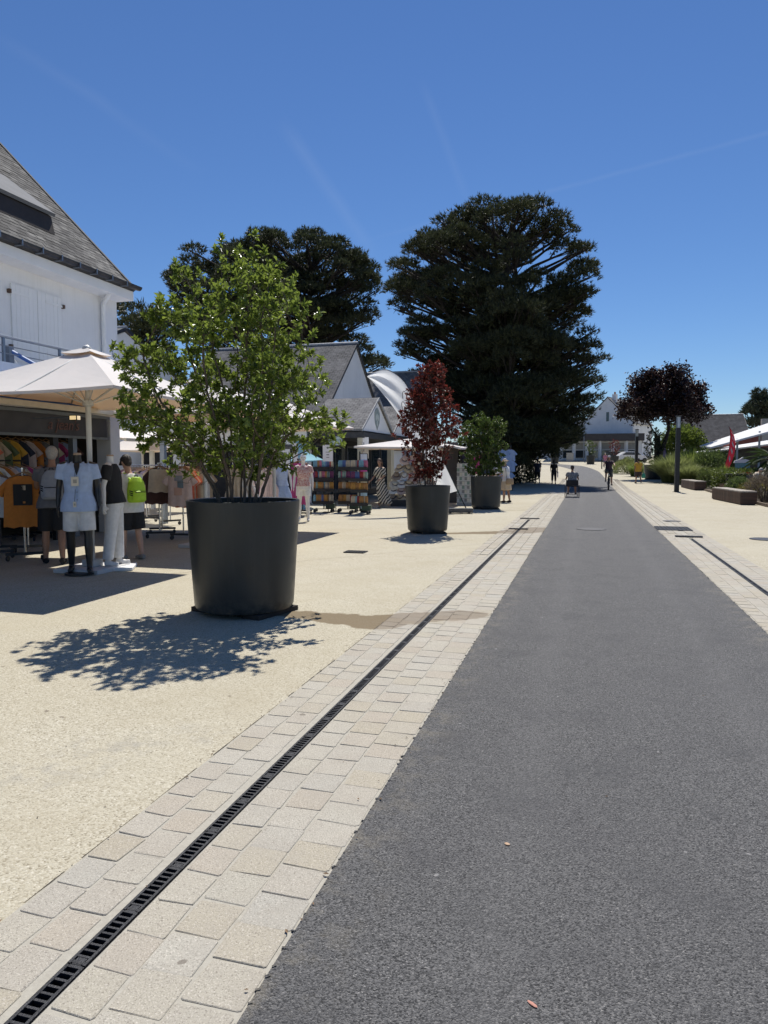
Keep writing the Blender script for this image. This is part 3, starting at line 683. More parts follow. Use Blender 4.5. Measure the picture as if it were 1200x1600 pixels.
# restaurant terrace with a long white awning on the right
aw = thing('awning_restaurant', 'restaurant terrace under a long sloping white awning on the right', 'restaurant', (8.6, 55, ter(55)))
WAWN = mat('white_awning', (.80, .80, .80), .8, .04, 3, trans=.18)
def slope_awning(nm, y0, y1, x0, x1, za, zb, drop):
    b = MB(); b.add([(x0, y0, za-drop*.35), (x1, y0, zb-drop), (x1, y1, zb), (x0, y1, za), (x0, y0, za-drop*.35-.12), (x1, y0, zb-drop-.12), (x1, y1, zb-.12), (x0, y1, za-.12)], [(0,1,2,3),(7,6,5,4),(0,4,5,1),(1,5,6,2),(2,6,7,3),(3,7,4,0)]); b.build(nm, WAWN, aw)
slope_awning('awning', -.6, 4.5, -.2, 6, 2.72, 4.9, .62)
slope_awning('rear_awning', 5.0, 9, 0, 6, 2.3, 3.3, .3)
for x, zz in ((1.6, 3.1), (3.0, 3.6)):
    b = MB(); b.box(x-.06, x+.06, 0, .12, 0, zz); b.build('post', mat('awning_post', (.5, .5, .48), .6), aw)
b = MB(); b.box(.6, 8, 6, 6.2, 0, 2.6); b.build('terrace_wall', mat('terrace_wall', (.12, .10, .085), .9, .3, 2), aw)
# ------------------------------------------------------------------ foliage helpers
def unit(v): return v / np.maximum(np.linalg.norm(v, axis=1, keepdims=True), 1e-9)
def rand_dir(n): return unit(nrg.normal(size=(n, 3)))
def leaf_mesh(name, P, D, U, L, W, m, obov=.66, droop=0.0):
    """folded leaves: base P, direction D, up U, length L, width W (arrays); 6 verts and 2 quads each"""
    n = len(P); S = unit(np.cross(D, U)); Nn = np.cross(S, D); L = np.broadcast_to(L, n)[:, None]; W = np.broadcast_to(W, n)[:, None]
    lift = Nn*(W*.35)
    v = np.stack([P, P + D*L*.35 + S*W*.38 + lift*.8, P + D*L*obov + S*W*.5 + lift - Nn*L*droop*.3, P + D*L - Nn*L*droop,
                  P + D*L*obov - S*W*.5 + lift - Nn*L*droop*.3, P + D*L*.35 - S*W*.38 + lift*.8], 1).reshape(-1, 3)
    q = np.arange(n)[:, None]*6
    F = np.concatenate([q + np.array([[0, 1, 2, 3]]), q + np.array([[0, 3, 4, 5]])], 1).reshape(-1, 4)
    me = idx_mesh(name, v, F); me.materials.append(m); return me
def blade_mesh(name, P, D, L, W, m):
    """needle blades: one long triangle each"""
    n = len(P); S = unit(np.cross(D, rand_dir(n))); L = np.broadcast_to(L, n)[:, None]; W = np.broadcast_to(W, n)[:, None]
    v = np.stack([P - S*W*.5, P + S*W*.5, P + D*L], 1).reshape(-1, 3)
    me = tri_mesh(name, v, n, 3); me.materials.append(m); return me
def m_leaf(name, a, b, rough=.45, trans=.3, island=.3, hue=.02):
    m = bpy.data.materials.new(name); m.use_nodes = True; L = m.node_tree.links; bs = m.node_tree.nodes['Principled BSDF']
    g = N(m, 'ShaderNodeNewGeometry'); c = ramp(m, g.outputs['Random Per Island'], [(0, a), (.55, tuple((x+y)/2 for x, y in zip(a, b))), (1, b)])
    c = mixc(m, math_(m, 'MULTIPLY', ramp(m, noise(m, g.outputs['Position'], 1.7, 2), [(.35, 0.), (.65, 1.)]), .35), c, tuple(x*.6 for x in a))
    L.new(c, bs.inputs['Base Color']); bs.inputs['Roughness'].default_value = rough
    tr = N(m, 'ShaderNodeBsdfTranslucent'); L.new(mixc(m, .5, c, tuple(min(1, y*1.3) for y in b)), tr.inputs[0])
    mx = N(m, 'ShaderNodeMixShader'); mx.inputs[0].default_value = trans; L.new(bs.outputs[0], mx.inputs[1]); L.new(tr.outputs[0], mx.inputs[2])
    L.new(mx.outputs[0], m.node_tree.nodes['Material Output'].inputs[0]); return m
def grow(attr, roots, step, infl, kill, maxit=160):
    """space colonisation: branches reach towards every attractor point"""
    pos = [np.array(r, float) for r in roots]; par = [-1]*len(roots); A = attr.copy(); near = np.full(len(A), -1); nd = np.full(len(A), 1e9); done = 0; ch = {}
    for it in range(maxit):
        if not len(A): break
        new = np.array(pos[done:])
        if len(new):
            d = np.linalg.norm(A[:, None] - new[None], axis=2); j = d.argmin(1); dm = d[np.arange(len(A)), j]
            up = dm < nd; nd[up] = dm[up]; near[up] = j[up] + done
        done = len(pos)
        keep = nd > kill; A, near, nd = A[keep], near[keep], nd[keep]
        act = nd < infl
        if not act.any(): break
        add = []
        for i in np.unique(near[act]):
            v = unit(A[act & (near == i)] - pos[i]).sum(0); l = np.linalg.norm(v)
            if l < 1e-6: continue
            q = pos[i] + (v/l + np.array([0, 0, .08]) + nrg.normal(size=3)*.10)*step
            if any(np.linalg.norm(q-z) < step*.45 for z in ch.get(int(i), ())): continue
            ch.setdefault(int(i), []).append(q); add.append((i, q))
        if not add: break
        for i, p in add: pos.append(p); par.append(int(i))
    return np.array(pos), np.array(par)
def branch_mb(pos, par, r0, power=2.3, seg=5, rmax=9, collapse=True):
    n = len(pos); kids = [[] for _ in range(n)]
    for i, p in enumerate(par):
        if p >= 0: kids[p].append(i)
    rad = np.zeros(n)
    for i in range(n-1, -1, -1):
        rad[i] = r0 if not kids[i] else min(rmax, sum(rad[k]**power for k in kids[i])**(1/power))
    mb = MB(); stack = [(i, None) for i in range(n) if par[i] < 0]
    while stack:
        i, fr = stack.pop(); path = [] if fr is None else [fr]; path.append(i)
        while kids[path[-1]]:
            ks = sorted(kids[path[-1]], key=lambda k: -rad[k])
            for k in ks[1:]: stack.append((k, path[-1]))
            path.append(ks[0])
        if len(path) > 1: mb.tube([pos[k] for k in path], [float(rad[k] if (fr is None or t) else rad[path[1]]) for t, k in enumerate(path)], seg)
    tips = [i for i in range(n) if not kids[i]]
    return mb, rad, tips, kids
BARK = mat('grey_brown_bark', (.11, .085, .065), .9, .35, 12, .5, 40)
BARK_D = mat('dark_bark', (.032, .026, .022), .95, .4, 4, .6, 14)
SOIL = mat('potting_soil', (.05, .036, .026), .95, .4, 30, .8, 60)

# ------------------------------------------------------------------ planters
def m_planter():
    m, b, pos, _ = surf('planter_black_green', .38); L = m.node_tree.links; b.inputs['Specular IOR Level'].default_value = .42
    tc = N(m, 'ShaderNodeTexCoord')
    c = ramp(m, noise(m, tc.outputs['Object'], 2.5, 5, .6), [(.35, (.020, .024, .025)), (.7, (.027, .032, .033))])
    c = mixc(m, ramp(m, noise(m, tc.outputs['Object'], 40, 3, .6), [(.68, 0.), (.8, .35)]), c, (.07, .068, .06))
    sx = N(m, 'ShaderNodeSeparateXYZ'); L.new(tc.outputs['Object'], sx.inputs[0]); mp = N(m, 'ShaderNodeMapping'); mp.inputs['Scale'].default_value = (6, 6, .5); L.new(tc.outputs['Object'], mp.inputs[0])
    c = mixc(m, math_(m, 'MULTIPLY', ramp(m, noise(m, mp.outputs[0], 1.5, 5, .7), [(.5, 0.), (.75, 1.)]), .28), c, (.062, .064, .062))     # dried water runs
    c = mixc(m, math_(m, 'MULTIPLY', math_(m, 'SUBTRACT', 1.0, math_(m, 'DIVIDE', sx.outputs[2], .22), clamp=True), ramp(m, noise(m, tc.outputs['Object'], 14, 5, .7), [(.4, 0.), (.65, .7)])), c, (.15, .13, .10))     # splashed dust at the foot
    L.new(c, b.inputs['Base Color']); L.new(ramp(m, noise(m, tc.outputs['Object'], 5, 5, .7), [(.3, .30), (.7, .48)]), b.inputs['Roughness']); relief(m, b, noise(m, tc.outputs['Object'], 220, 2), .04, .003); return m
PLANTER = m_planter()
def planter(label, loc, r_top, r_bot, h, seg=56, group='round dark planters along the street'):
    root = thing('planter', label, 'planter', loc, rnd.uniform(0, 3), group)
    b = MB(); pr = []
    for i in range(11):
        t = i/10; r = r_bot + (r_top-r_bot)*t; pr.append((r - (.05 if i == 0 else 0) , .045 + (h-.045)*t))
    pr.insert(1, (r_bot - .012, .055)); pr.insert(2, (r_bot + .002, .085))
    pr += [(r_top, h), (r_top - .012, h + .006), (r_top - .032, h), (r_top - .036, h - .16)]
    b.lathe(pr, seg); b.f = [f for f in b.f if len(f) < seg]
    b.add([(math.cos(2*math.pi*k/seg)*(r_bot-.05), math.sin(2*math.pi*k/seg)*(r_bot-.05), .046) for k in range(seg)], [tuple(range(seg))])
    b.build('tub', PLANTER, root, smooth=True, angle=50)
    s = MB(); s.grid(lambda u, v: ((r_top-.034)*v*math.cos(2*math.pi*u), (r_top-.034)*v*math.sin(2*math.pi*u), h-.09+.03*math.cos(v*1.5)+rnd.uniform(-.008, .008)), 28, 6); s.build('soil', SOIL, root)
    f = MB(); f.box(-r_bot*.62, r_bot*.62, -r_bot*.9, -r_bot*.5, 0, .046); f.box(-r_bot*.62, r_bot*.62, r_bot*.5, r_bot*.9, 0, .046); f.box(-.06, .06, -r_bot*.5, r_bot*.5, 0, .046); f.build('skid', BARK_D, root)
    return root
planter('large dark round planter nearest the camera with bright green shrub', (-3.33, 6.52, 0), .565, .495, 1.13)
planter('dark round planter holding the red leaved shrub beside white flag', (-3.29, 15.05, 0), .49, .425, 1.02)
planter('dark round planter with round green shrub where the lady stands', (-3.17, 23.5, 0), .515, .465, 1.07)

def crown_points(n, prof, z0, z1, depth=1.0, shell=.55, cx=0, cy=0):
    """attractors inside a crown given (t, left, right) half widths over height; biased towards the outside"""
    out = []; ts = [p[0] for p in prof]
    while len(out) < n:
        t = rnd.random(); z = z0 + (z1-z0)*t; l = np.interp(t, ts, [p[1] for p in prof]); r = np.interp(t, ts, [p[2] for p in prof])
        a = rnd.uniform(0, 2*math.pi); rr = rnd.random()**shell
        x = math.cos(a)*rr; x = x*(r if x > 0 else l); y = math.sin(a)*rr*depth*(l+r)/2
        if rnd.random() < (l+r)/2/ max((p[1]+p[2])/2 for p in prof) * 1.0: out.append((cx+x, cy+y, z))
    return np.array(out)
def clumped(n, prof, z0, z1, depth, shell, per, rad):
    C = crown_points(max(4, n//per), prof, z0, z1, depth, shell); k = n//len(C)
    C[:, :2] *= nrg.uniform(.86, 1.13, (len(C), 1)); C[:, 2] += nrg.normal(size=len(C))*.05
    return np.concatenate([c + nrg.normal(size=(rnd.randint(k//2, k+k//2), 3))*rad*rnd.uniform(.6, 1.3) for c in C])
def shrub(name, label, loc, prof, z0, z1, nattr, roots, m, nl, L, W, twig=.004, step=.07, kill=.10, infl=.9, group=None, cat='shrub', bark=BARK, up=.5, extra=4, shell=.55, soil=1.04, power=2.2, gaps=0.0, depth=1.0, sidefrac=.35, rmax=.03, clump=None):
    root = thing(name, label, cat, loc, R(15.85), group)
    A = clumped(nattr, prof, z0, z1, depth, shell, *clump) if clump else crown_points(nattr, prof, z0, z1, depth, shell)
    A = A + nrg.normal(size=A.shape)*.02
    rs = [(math.cos(k*2.4)*.05*math.sqrt(k+.5)*roots[1], math.sin(k*2.4)*.05*math.sqrt(k+.5)*roots[1], soil) for k in range(roots[0])]
    pos, par = grow(A, rs, step, infl*4, kill)
    mb, rad, tips, kids = branch_mb(pos, par, twig, power, rmax=rmax)
    mb.build('branches', bark, root, smooth=True)
    # leaves: whorls at the twig ends, singles back along the young wood
    P, D, U = [], [], []
    young = [i for i in range(len(pos)) if kids[i] and rad[i] < twig*2.8 and pos[i][2] > z0]
    for i in tips:
        if pos[i][2] < z0: continue
        ax = pos[i] - pos[par[i]] if par[i] >= 0 else np.array([0, 0, 1.]); ax = ax/np.linalg.norm(ax)*.7 + np.array([0, 0, up]); ax /= np.linalg.norm(ax)
        e1 = np.cross(ax, [.3, .5, .8]); e1 /= np.linalg.norm(e1); e2 = np.cross(ax, e1)
        k = nl + rnd.randint(-2, 2); ph = rnd.uniform(0, 6)
        for q in range(k):
            a = ph + q*2.4; el = .25 + .75*q/k
            d = (e1*math.cos(a)+e2*math.sin(a))*el + ax*(1.15-el*.85)
            P.append(pos[i] - ax*.05*(q/k)); D.append(d); U.append(ax)
    for i in young:
        for q in range(extra):
            if rnd.random() < sidefrac:
                d = nrg.normal(size=3) + np.array([0, 0, up]); P.append(pos[i] + nrg.normal(size=3)*.015); D.append(d); U.append(np.array([0, 0, 1.]) + nrg.normal(size=3)*.3)
    P, D, U = np.array(P), unit(np.array(D)), unit(np.array(U)); n = len(P)
    ls = L*nrg.uniform(.65, 1.25, n); ws = W*nrg.uniform(.75, 1.2, n)
    o = link('leaves', leaf_mesh('leaves', P, D, U, ls, ws, m, droop=.12), root); tag(o, kind='stuff')
    return root, n
LEAF_A = m_leaf('shrub_leaf', (.062, .105, .018), (.26, .335, .058), .28, .40)
LEAF_R = m_leaf('red_leaf', (.050, .022, .012), (.21, .036, .028), .40, .36)
LEAF_G = m_leaf('round_shrub_leaf', (.050, .085, .018), (.115, .17, .035), .35, .3)
LEAF_P = m_leaf('purple_leaf', (.014, .008, .009), (.050, .023, .021), .45, .2)
px = .0065
prof1 = [(0, .45, .45), (.08, .75, .80), (.17, .98, 1.02), (.26, 1.05, 1.0), (.38, 1.10, 1.0), (.48, 1.14, .86), (.6, 1.12, .88), (.72, .92, .82), (.82, .70, .62), (.9, .52, .42), (1, .30, .12)]
shrub('planted_shrub', 'bright green leafy multi stemmed shrub growing from the nearest planter', (-3.36, 6.52, 0), [(t, l*1.06, r*.93) for t, l, r in prof1], 1.36, 3.48, 2800, (19, 1.0), LEAF_A, 14, .063, .029, twig=.0024, step=.05, kill=.052, extra=4, sidefrac=.45, shell=.55, power=2.5, clump=(20, .095), group='planted street shrubs', rmax=.026)
prof2 = [(0, .42, .25), (.12, .46, .30), (.25, .42, .38), (.4, .44, .50), (.58, .44, .55), (.74, .34, .46), (.88, .20, .34), (1, .03, .16)]
shrub('planted_shrub', 'dark red leaved upright shrub in the second planter', (-3.29, 15.05, 0), [(t, l*1.15, r*1.2) for t, l, r in prof2], 1.15, 3.56, 2000, (12, 1.1), LEAF_R, 10, .075, .040, twig=.0026, step=.06, kill=.06, extra=4, sidefrac=.55, shell=.6, soil=.94, power=2.7, clump=(11, .075), group='planted street shrubs', rmax=.02)
prof3 = [(0, .4, .4), (.2, .55, .5), (.4, .68, .55), (.6, .72, .66), (.78, .66, .62), (.92, .48, .42), (1, .2, .2)]
shrub('planted_shrub', 'round bright green shrub in the third planter', (-3.20, 23.5, 0), [(t, l*1.1, r*1.05) for t, l, r in prof3], 1.10, 3.0, 1100, (10, 1.2), LEAF_G, 13, .095, .05, twig=.003, step=.07, kill=.075, extra=5, sidefrac=.7, shell=.6, soil=.99, power=2.6, clump=(12, .09), group='planted street shrubs', rmax=.02)
# planters and shrubs at the far end
for x, y, hh, ll, sl, lf in ((.55, 97, 2.5, 'far dark planter in front of the cafe door', 'thin green shrub in the far planter before the cafe', LEAF_G), (3.45, 95, 2.7, 'far dark planter right of the cafe door holding a reddish shrub', 'small rusty red shrub in the far planter right of cafe', LEAF_R), (-4.1, 99, 2.3, 'far dark planter at the left end of the cafe', 'olive green bush in the far planter left of cafe', LEAF_G)):
    planter(ll, (x, y, ter(y)), .56, .48, 1.1, 24)
    shrub('planted_shrub', sl, (x, y, ter(y)), [(0, .3, .3), (.3, .7, .7), (.7, .8, .8), (1, .3, .3)], 1.2, 1.2+hh*.75, 130, (5, 1.2), lf, 8, .17, .09, twig=.006, step=.12, kill=.18, extra=3, soil=1.0, group='planted street shrubs', rmax=.03)
planter('dark round planter with a tall dark green bush right of the walker in yellow', (5.15, 60, ter(60)), .75, .66, 1.15, 32)
shrub('planted_shrub', 'tall dark green bush in the planter beside the purple tree', (5.15, 60, ter(60)), [(0, .4, .4), (.25, .85, .85), (.6, .95, .9), (.85, .6, .6), (1, .2, .2)], 1.2, 4.1, 330, (7, 1.4), m_leaf('dark_bush_leaf', (.02, .034, .014), (.05, .075, .028), .4, .2), 9, .15, .07, twig=.005, step=.11, kill=.16, extra=4, sidefrac=.7, soil=1.05, group='planted street shrubs', rmax=.03)

# ------------------------------------------------------------------ big conifers
PINE = m_leaf('pine_needles', (.014, .020, .009), (.080, .092, .036), .6, .2)
PINE2 = m_leaf('pine_needles_far', (.015, .022, .010), (.080, .095, .042), .6, .2)
def conifer(name, label, loc, trunk, blobs, m, tuft=.42, per=150, nb=6, wid=.055, tr=.45, group='tall conifers behind the shops', limbw=.11, fork=None):
    """trunk: list of points; blobs: (x,y,z,rx,ry,rz) foliage pads carried on limbs"""
    root = thing(name, label, 'tree', loc, 0, group)
    t = MB(); n = len(trunk); t.tube(trunk, [tr*(1-.75*i/(n-1)) for i in range(n)], 9)
    t.build('trunk', BARK_D, root, smooth=True)
    lm = MB(); T = np.array(trunk)
    P, D = [], []
    for (x, y, z, rx, ry, rz) in blobs:
        c = np.array([x, y, z]); zz = min(max(z - .35*np.hypot(x-T[-1][0], y-T[-1][1])-rz, T[1][2]), T[-1][2]); k = np.array([np.interp(zz, T[:, 2], T[:, i]) for i in range(3)])
        mid = (k + c)/2 + np.array([0, 0, -.06*np.linalg.norm(c-k)]) + nrg.normal(size=3)*.25; end = c - np.array([0, 0, rz*.3])
        lm.tube([k, mid, end, end + (end-mid)*.25], [limbw*1.3, limbw*.9, limbw*.5, limbw*.18], 5)
        for q in range(3):
            a = rnd.uniform(0, 6.3); lm.tube([end*.5+mid*.5, end + np.array([math.cos(a)*rx*.7, math.sin(a)*ry*.7, rnd.uniform(-.1, .4)*rz])], [limbw*.4, .02], 4)
        npt = int(per*(rx*ry)**.75*max(.5, rz)**.5)
        d = rand_dir(npt); d[:, 2] = np.where(d[:, 2] < -.25, -d[:, 2]*.6, d[:, 2]); r = nrg.uniform(.55, 1.0, npt)[:, None]**.6
        p = c + d*r*np.array([rx, ry, rz]) + nrg.normal(size=(npt, 3))*.10
        base = np.repeat(p, nb, 0); out = np.repeat(unit(d*np.array([.8, .8, .5]) + np.array([0, 0, .55])), nb, 0)
        P.append(base); D.append(unit(out + nrg.normal(size=base.shape)*.55))
    lm.build('limbs', BARK_D, root, smooth=True)
    P, D = np.concatenate(P), np.concatenate(D); L = tuft*nrg.uniform(.6, 1.25, len(P)); W = wid*nrg.uniform(.7, 1.4, len(P))
    o = link('crown', blade_mesh('crown', P, D, L, W, m), root); tag(o, kind='stuff'); return root, len(P)
def blob_fill(rows, y_half, n, r, flat=.6, seed=1, shell=.5, ymid=0, lo=None):
    """pads inside an outline given as (z, xleft, xright)"""
    g = random.Random(seed); zs = [q[0] for q in rows]; out = []
    w = [max(.2, q[2]-q[1]) for q in rows]
    while len(out) < n:
        z = g.uniform(zs[0], zs[-1]); xl = np.interp(z, zs, [q[1] for q in rows]); xr = np.interp(z, zs, [q[2] for q in rows])
        if g.random() > (xr-xl)/max(w): continue
        a = g.uniform(0, 2*math.pi); q = g.random()**shell; cx = (xl+xr)/2; hx = (xr-xl)/2; rr = r*g.uniform(.7, 1.25); hx = max(.1, hx-rr*.75)
        yh = y_half*min(1, (xr-xl)/max(w)+.25)
        out.append((cx + math.cos(a)*q*hx, ymid + math.sin(a)*q*yh, z, rr, rr*g.uniform(.8, 1.2), rr*flat*g.uniform(.8, 1.2)))
    return out
_f = np.array([-math.sin(R(15.85))*math.cos(R(3.917)), math.cos(R(15.85))*math.cos(R(3.917)), -math.sin(R(3.917))]); _r = np.array([math.cos(R(15.85)), math.sin(R(15.85)), 0]); _u = np.cross(_r, _f)
def survey(px, py, Y):
    """x and height, at distance Y up the street, of a point sighted in the photograph (outline survey of the tall trees)"""
    d = _f + _r*(px-600)/1110 - _u*(py-800)/1110; t = Y/d[1]; return d[0]*t, 1.5 + d[2]*t
# the great dark tree in the middle: open pine top, dense cypress skirt. local origin at the trunk foot
TX, TY = -5.4, 47.5
def pt(x, y): X, z = survey(x, y, TY); return X-TX, z - ter(TY)
def rows_of(tab, P_): return [(P_((a+b)/2, y)[1], P_(a, y)[0]+.25, P_(b, y)[0]-.25) for y, a, b in tab]
top = rows_of(((505, 640, 925), (480, 612, 928), (450, 603, 940), (425, 603, 940), (400, 612, 930), (380, 640, 915), (360, 662, 890), (345, 690, 862), (336, 735, 815)), pt)
low = rows_of(((722, 735, 868), (700, 728, 900), (670, 715, 920), (640, 690, 935), (600, 660, 938), (560, 635, 938), (530, 612, 935), (500, 625, 925), (470, 660, 915)), pt)
def rim(rows, r, seed):
    g = random.Random(seed); o = []
    for (z0, a0, b0), (z1, a1, b1) in zip(rows[:-1], rows[1:]):
        for k in range(2):
            t = (k+.5)/2; z = z0+(z1-z0)*t
            for x, s in ((a0+(a1-a0)*t, 1), (b0+(b1-b0)*t, -1)):
                rr = r*g.uniform(.6, 1.05); o.append((x + s*rr*.85, g.uniform(-1.6, 1.6), z + g.uniform(-.3, .3), rr, rr, rr*.62))
    return o
inner = rows_of(((722, 735, 868), (700, 728, 900), (670, 720, 918), (640, 705, 930), (600, 690, 932), (560, 685, 930), (530, 690, 925), (500, 700, 915), (470, 720, 905)), pt)
blobs = blob_fill(top, 4.8, 76, 1.05, .55, 3, .40) + blob_fill(inner, 6.0, 175, 1.3, .5, 4, .40) + rim(top, .95, 5) + rim(low[1:-2], .9, 6)
for x, y in ((745, 322), (775, 318), (805, 322), (835, 330), (715, 337), (865, 345), (690, 352), (885, 362)): q_ = pt(x, y); blobs.append((q_[0], rnd.uniform(-.8, .8), q_[1]-1.15, .95, 1.0, .62))
side = rows_of(((640, 690, 740), (600, 660, 730), (560, 640, 720), (530, 622, 715), (500, 632, 715)), pt)
blobs += blob_fill(side, 3.2, 26, .95, .42, 21, .6)
for y, x in ((562, 950), (590, 945), (545, 936), (615, 940), (640, 928), (580, 640), (605, 655), (555, 628), (625, 680)):
    q_ = pt(x, y); blobs.append((q_[0]+(-.9 if x > 800 else .8), rnd.uniform(-1.5, 1.5), q_[1]-.1, 1.1, .5, .14))
print('big tree', conifer('conifer', 'huge dark evergreen tree towering over the street centre', (TX, TY, ter(TY)), [(0, 0, 0), (.1, 0, 3), (-.2, .2, 7), (.3, 0, 11), (.1, .1, 15.5)], blobs, PINE, tuft=.27, per=250, nb=6, wid=.05, tr=.62)[1])
# second pine, umbrella shaped, behind the gabled shops
T2X, T2Y = -21.5, 56.0
def pt2(x, y): X, z = survey(x, y, T2Y); return X-T2X, z - ter(T2Y)
crown2 = rows_of(((520, 300, 590), (495, 285, 598), (470, 262, 600), (440, 262, 598), (420, 270, 578), (400, 300, 548), (385, 400, 520), (378, 430, 500)), pt2)
b2 = blob_fill(crown2, 6.0, 118, 1.3, .5, 9, .42) + rim(crown2, 1.25, 8) + [(pt2(x, y)[0], rnd.uniform(-2, 2), pt2(x, y)[1], 1.3, 1.3, .6) for x, y in ((545, 530), (560, 548), (575, 562), (520, 525), (530, 560), (500, 545), (330, 545), (300, 530), (440, 530), (585, 570))]
conifer('conifer', 'broad umbrella shaped pine behind the nearest shrub', (T2X, T2Y, ter(T2Y)), [(0, 0, 0), (.3, 0, 5), (-.6, 0, 10), (-1.2, .2, 13), (-.6, 0, 17)], b2, PINE2, tuft=.33, per=190, nb=6, wid=.07, tr=.55)
conifer('conifer', 'dark cypress bough mass just right of the slate house eave', (-34, 46, 0), [(0, 0, 0), (0, 0, 6), (0, 0, 12)], blob_fill([(3, -5, 5.8), (8, -5, 6.2), (12, -4, 5.2), (14.0, -2, 3.4)], 4, 70, 1.6, .5, 12, .4), PINE, tuft=.5, per=60, nb=5, wid=.09)
conifer('conifer', 'small open crowned pine on the skyline at the right edge', (22.6, 110, ter(110)), [(0, 0, 0), (.2, 0, 4), (-.2, 0, 7), (.3, 0, 9)], blob_fill([(4.6, -3.8, 4), (6, -2.6, 4), (7.2, -2.0, 4), (8.3, -.9, 2), (9.2, -.4, .6)], 2.5, 46, .85, .55, 15, .45), m_leaf('pine_needles_skyline', (.03, .042, .024), (.075, .095, .05), .6, .12), tuft=.55, per=75, nb=6, wid=.12, tr=.28, limbw=.07)

# ------------------------------------------------------------------ purple leaved tree on the right
def leafy_tree(name, label, loc, prof, z0, z1, nattr, forks, m, nl, L, W, step, kill, depth=.9, group=None, twig=.008, rmax=.17, power=2.1, extra=5, shell=.55):
    root = thing(name, label, 'tree', loc, R(-6), group)
    A = clumped(nattr, prof, z0, z1, depth, shell, 14, .30); pos, par = grow(A, forks, step, 30, kill)
    mb, rad, tips, kids = branch_mb(pos, par, twig, power, 6, rmax); mb.build('branches', BARK_D, root, smooth=True)
    P, D = [], []
    for i in range(len(pos)):
        if rad[i] < twig*3.2 and pos[i][2] > z0-.3:
            for q in range(nl if not kids[i] else extra):
                P.append(pos[i] + nrg.normal(size=3)*L*.9); D.append(nrg.normal(size=3) + np.array([0, 0, -.1]))
    P, D = np.array(P), unit(np.array(D)); n = len(P); U = unit(nrg.normal(size=(n, 3))*.7 + np.array([0, 0, 1]))
    o = link('crown', leaf_mesh('crown', P, D, U, L*nrg.uniform(.6, 1.3, n), W*nrg.uniform(.7, 1.3, n), m, droop=.15), root); tag(o, kind='stuff'); return root
PT = leafy_tree('purple_tree', 'dark purple leaved tree with spreading crown behind the lamp post', (5.5, 60.5, ter(60)), [(0, 2.2, 2.8), (.12, 2.7, 3.4), (.4, 2.5, 3.3), (.7, 2.1, 2.7), (.9, 1.4, 2.0), (1, .6, 1.2)], 5.0, 8.3, 1300, [(-.1, 0, 3.4), (.7, 0, 4.0)], LEAF_P, 34, .23, .13, .20, .24, shell=.6, extra=12)
t = MB(); t.tube([(-.05, 0, -.1), (0, 0, .8), (-.05, 0, 2.2), (-.1, 0, 3.5)], [.42, .30, .26, .22], 10); t.tube([(-.02, 0, 1.6), (.45, 0, 2.9), (.8, 0, 4.2)], [.16, .15, .11], 8); t.build('trunk', BARK_D, PT, smooth=True)

# ------------------------------------------------------------------ garden on the right: clipped hedge, bushes, tall grasses, flowers
def bush(name, label, loc, rad, m, n, L, W, lump=.25, up=.3, cat='bush', group='bushes in the right garden', core=True, seed=0, power=1):
    root = thing(name, label, cat, loc, 0, group); g = np.random.default_rng(seed+3)
    d = rand_dir(n); d[:, 2] = np.abs(d[:, 2])
    k = 1 + lump*(np.sin(d[:, 0]*5+seed)*np.cos(d[:, 1]*4.3+seed*2)+np.sin(d[:, 2]*6+seed)*.6)
    r = (nrg.uniform(.72, 1.04, n)*k)[:, None]; P = d*r*np.array(rad)
    D = unit(d + nrg.normal(size=(n, 3))*.6 + np.array([0, 0, up])); U = unit(nrg.normal(size=(n, 3))*.5 + np.array([0, 0, 1]))
    o = link('leaves', leaf_mesh('leaves', P, D, U, L*nrg.uniform(.6, 1.3, n), W*nrg.uniform(.7, 1.2, n), m), root); tag(o, kind='stuff')
    tw = MB()
    for q in range(14):
        a = q*.9; e = (math.cos(a)*rad[0]*.7, math.sin(a)*rad[1]*.7, rad[2]*rnd.uniform(.5, .85)); tw.tube([(math.cos(a)*.08, math.sin(a)*.08, 0), (e[0]*.5, e[1]*.5, e[2]*.6), e], [.03, .02, .008], 4)
    tw.build('stems', BARK, root); return root
def grass_clump(label, loc, h, spread, n, m, group='tall grasses in the right garden', plume=None):
    root = thing('ornamental_grass', label, 'grass clump', loc, 0, group)
    a = nrg.uniform(0, 2*np.pi, n); q = nrg.uniform(0, 1, n)**.6; hh = h*nrg.uniform(.6, 1.05, n); w = .02
    S = 4; base = np.stack([np.cos(a)*q*spread*.35, np.sin(a)*q*spread*.35, np.zeros(n)], 1); out = np.stack([np.cos(a), np.sin(a), np.zeros(n)], 1)
    side = np.stack([-np.sin(a), np.cos(a), np.zeros(n)], 1); V = []
    for s in range(S+1):
        t = s/S; p = base + out*(spread*.75*q*t**1.8)[:, None] + np.array([0, 0, 1])*(hh*(t*1.25 - .35*t**2.6*q - .1*t))[:, None]; ww = w*(1-t)**.6 + .002
        V += [p - side*ww, p + side*ww]
    V = np.stack(V, 1).reshape(-1, 3); k = np.arange(n)[:, None]*(2*S+2)
    F = np.concatenate([k + np.array([[2*s, 2*s+1, 2*s+3, 2*s+2]]) for s in range(S)], 0)
    me = idx_mesh('blades', V, F); me.materials.append(m); tag(link('blades', me, root), kind='stuff'); return root
GR1 = m_leaf('grass_blade_green', (.10, .15, .028), (.24, .30, .07), .5, .45)
GR2 = m_leaf('grass_blade_dull', (.11, .14, .04), (.24, .27, .10), .5, .45)
HED = m_leaf('hedge_leaf', (.030, .055, .013), (.17, .22, .035), .45, .3)
BUSHG = m_leaf('bush_leaf', (.05, .085, .025), (.15, .20, .06), .5, .35)
BUSHL = m_leaf('bush_leaf_light', (.06, .09, .02), (.15, .19, .05), .5, .3)
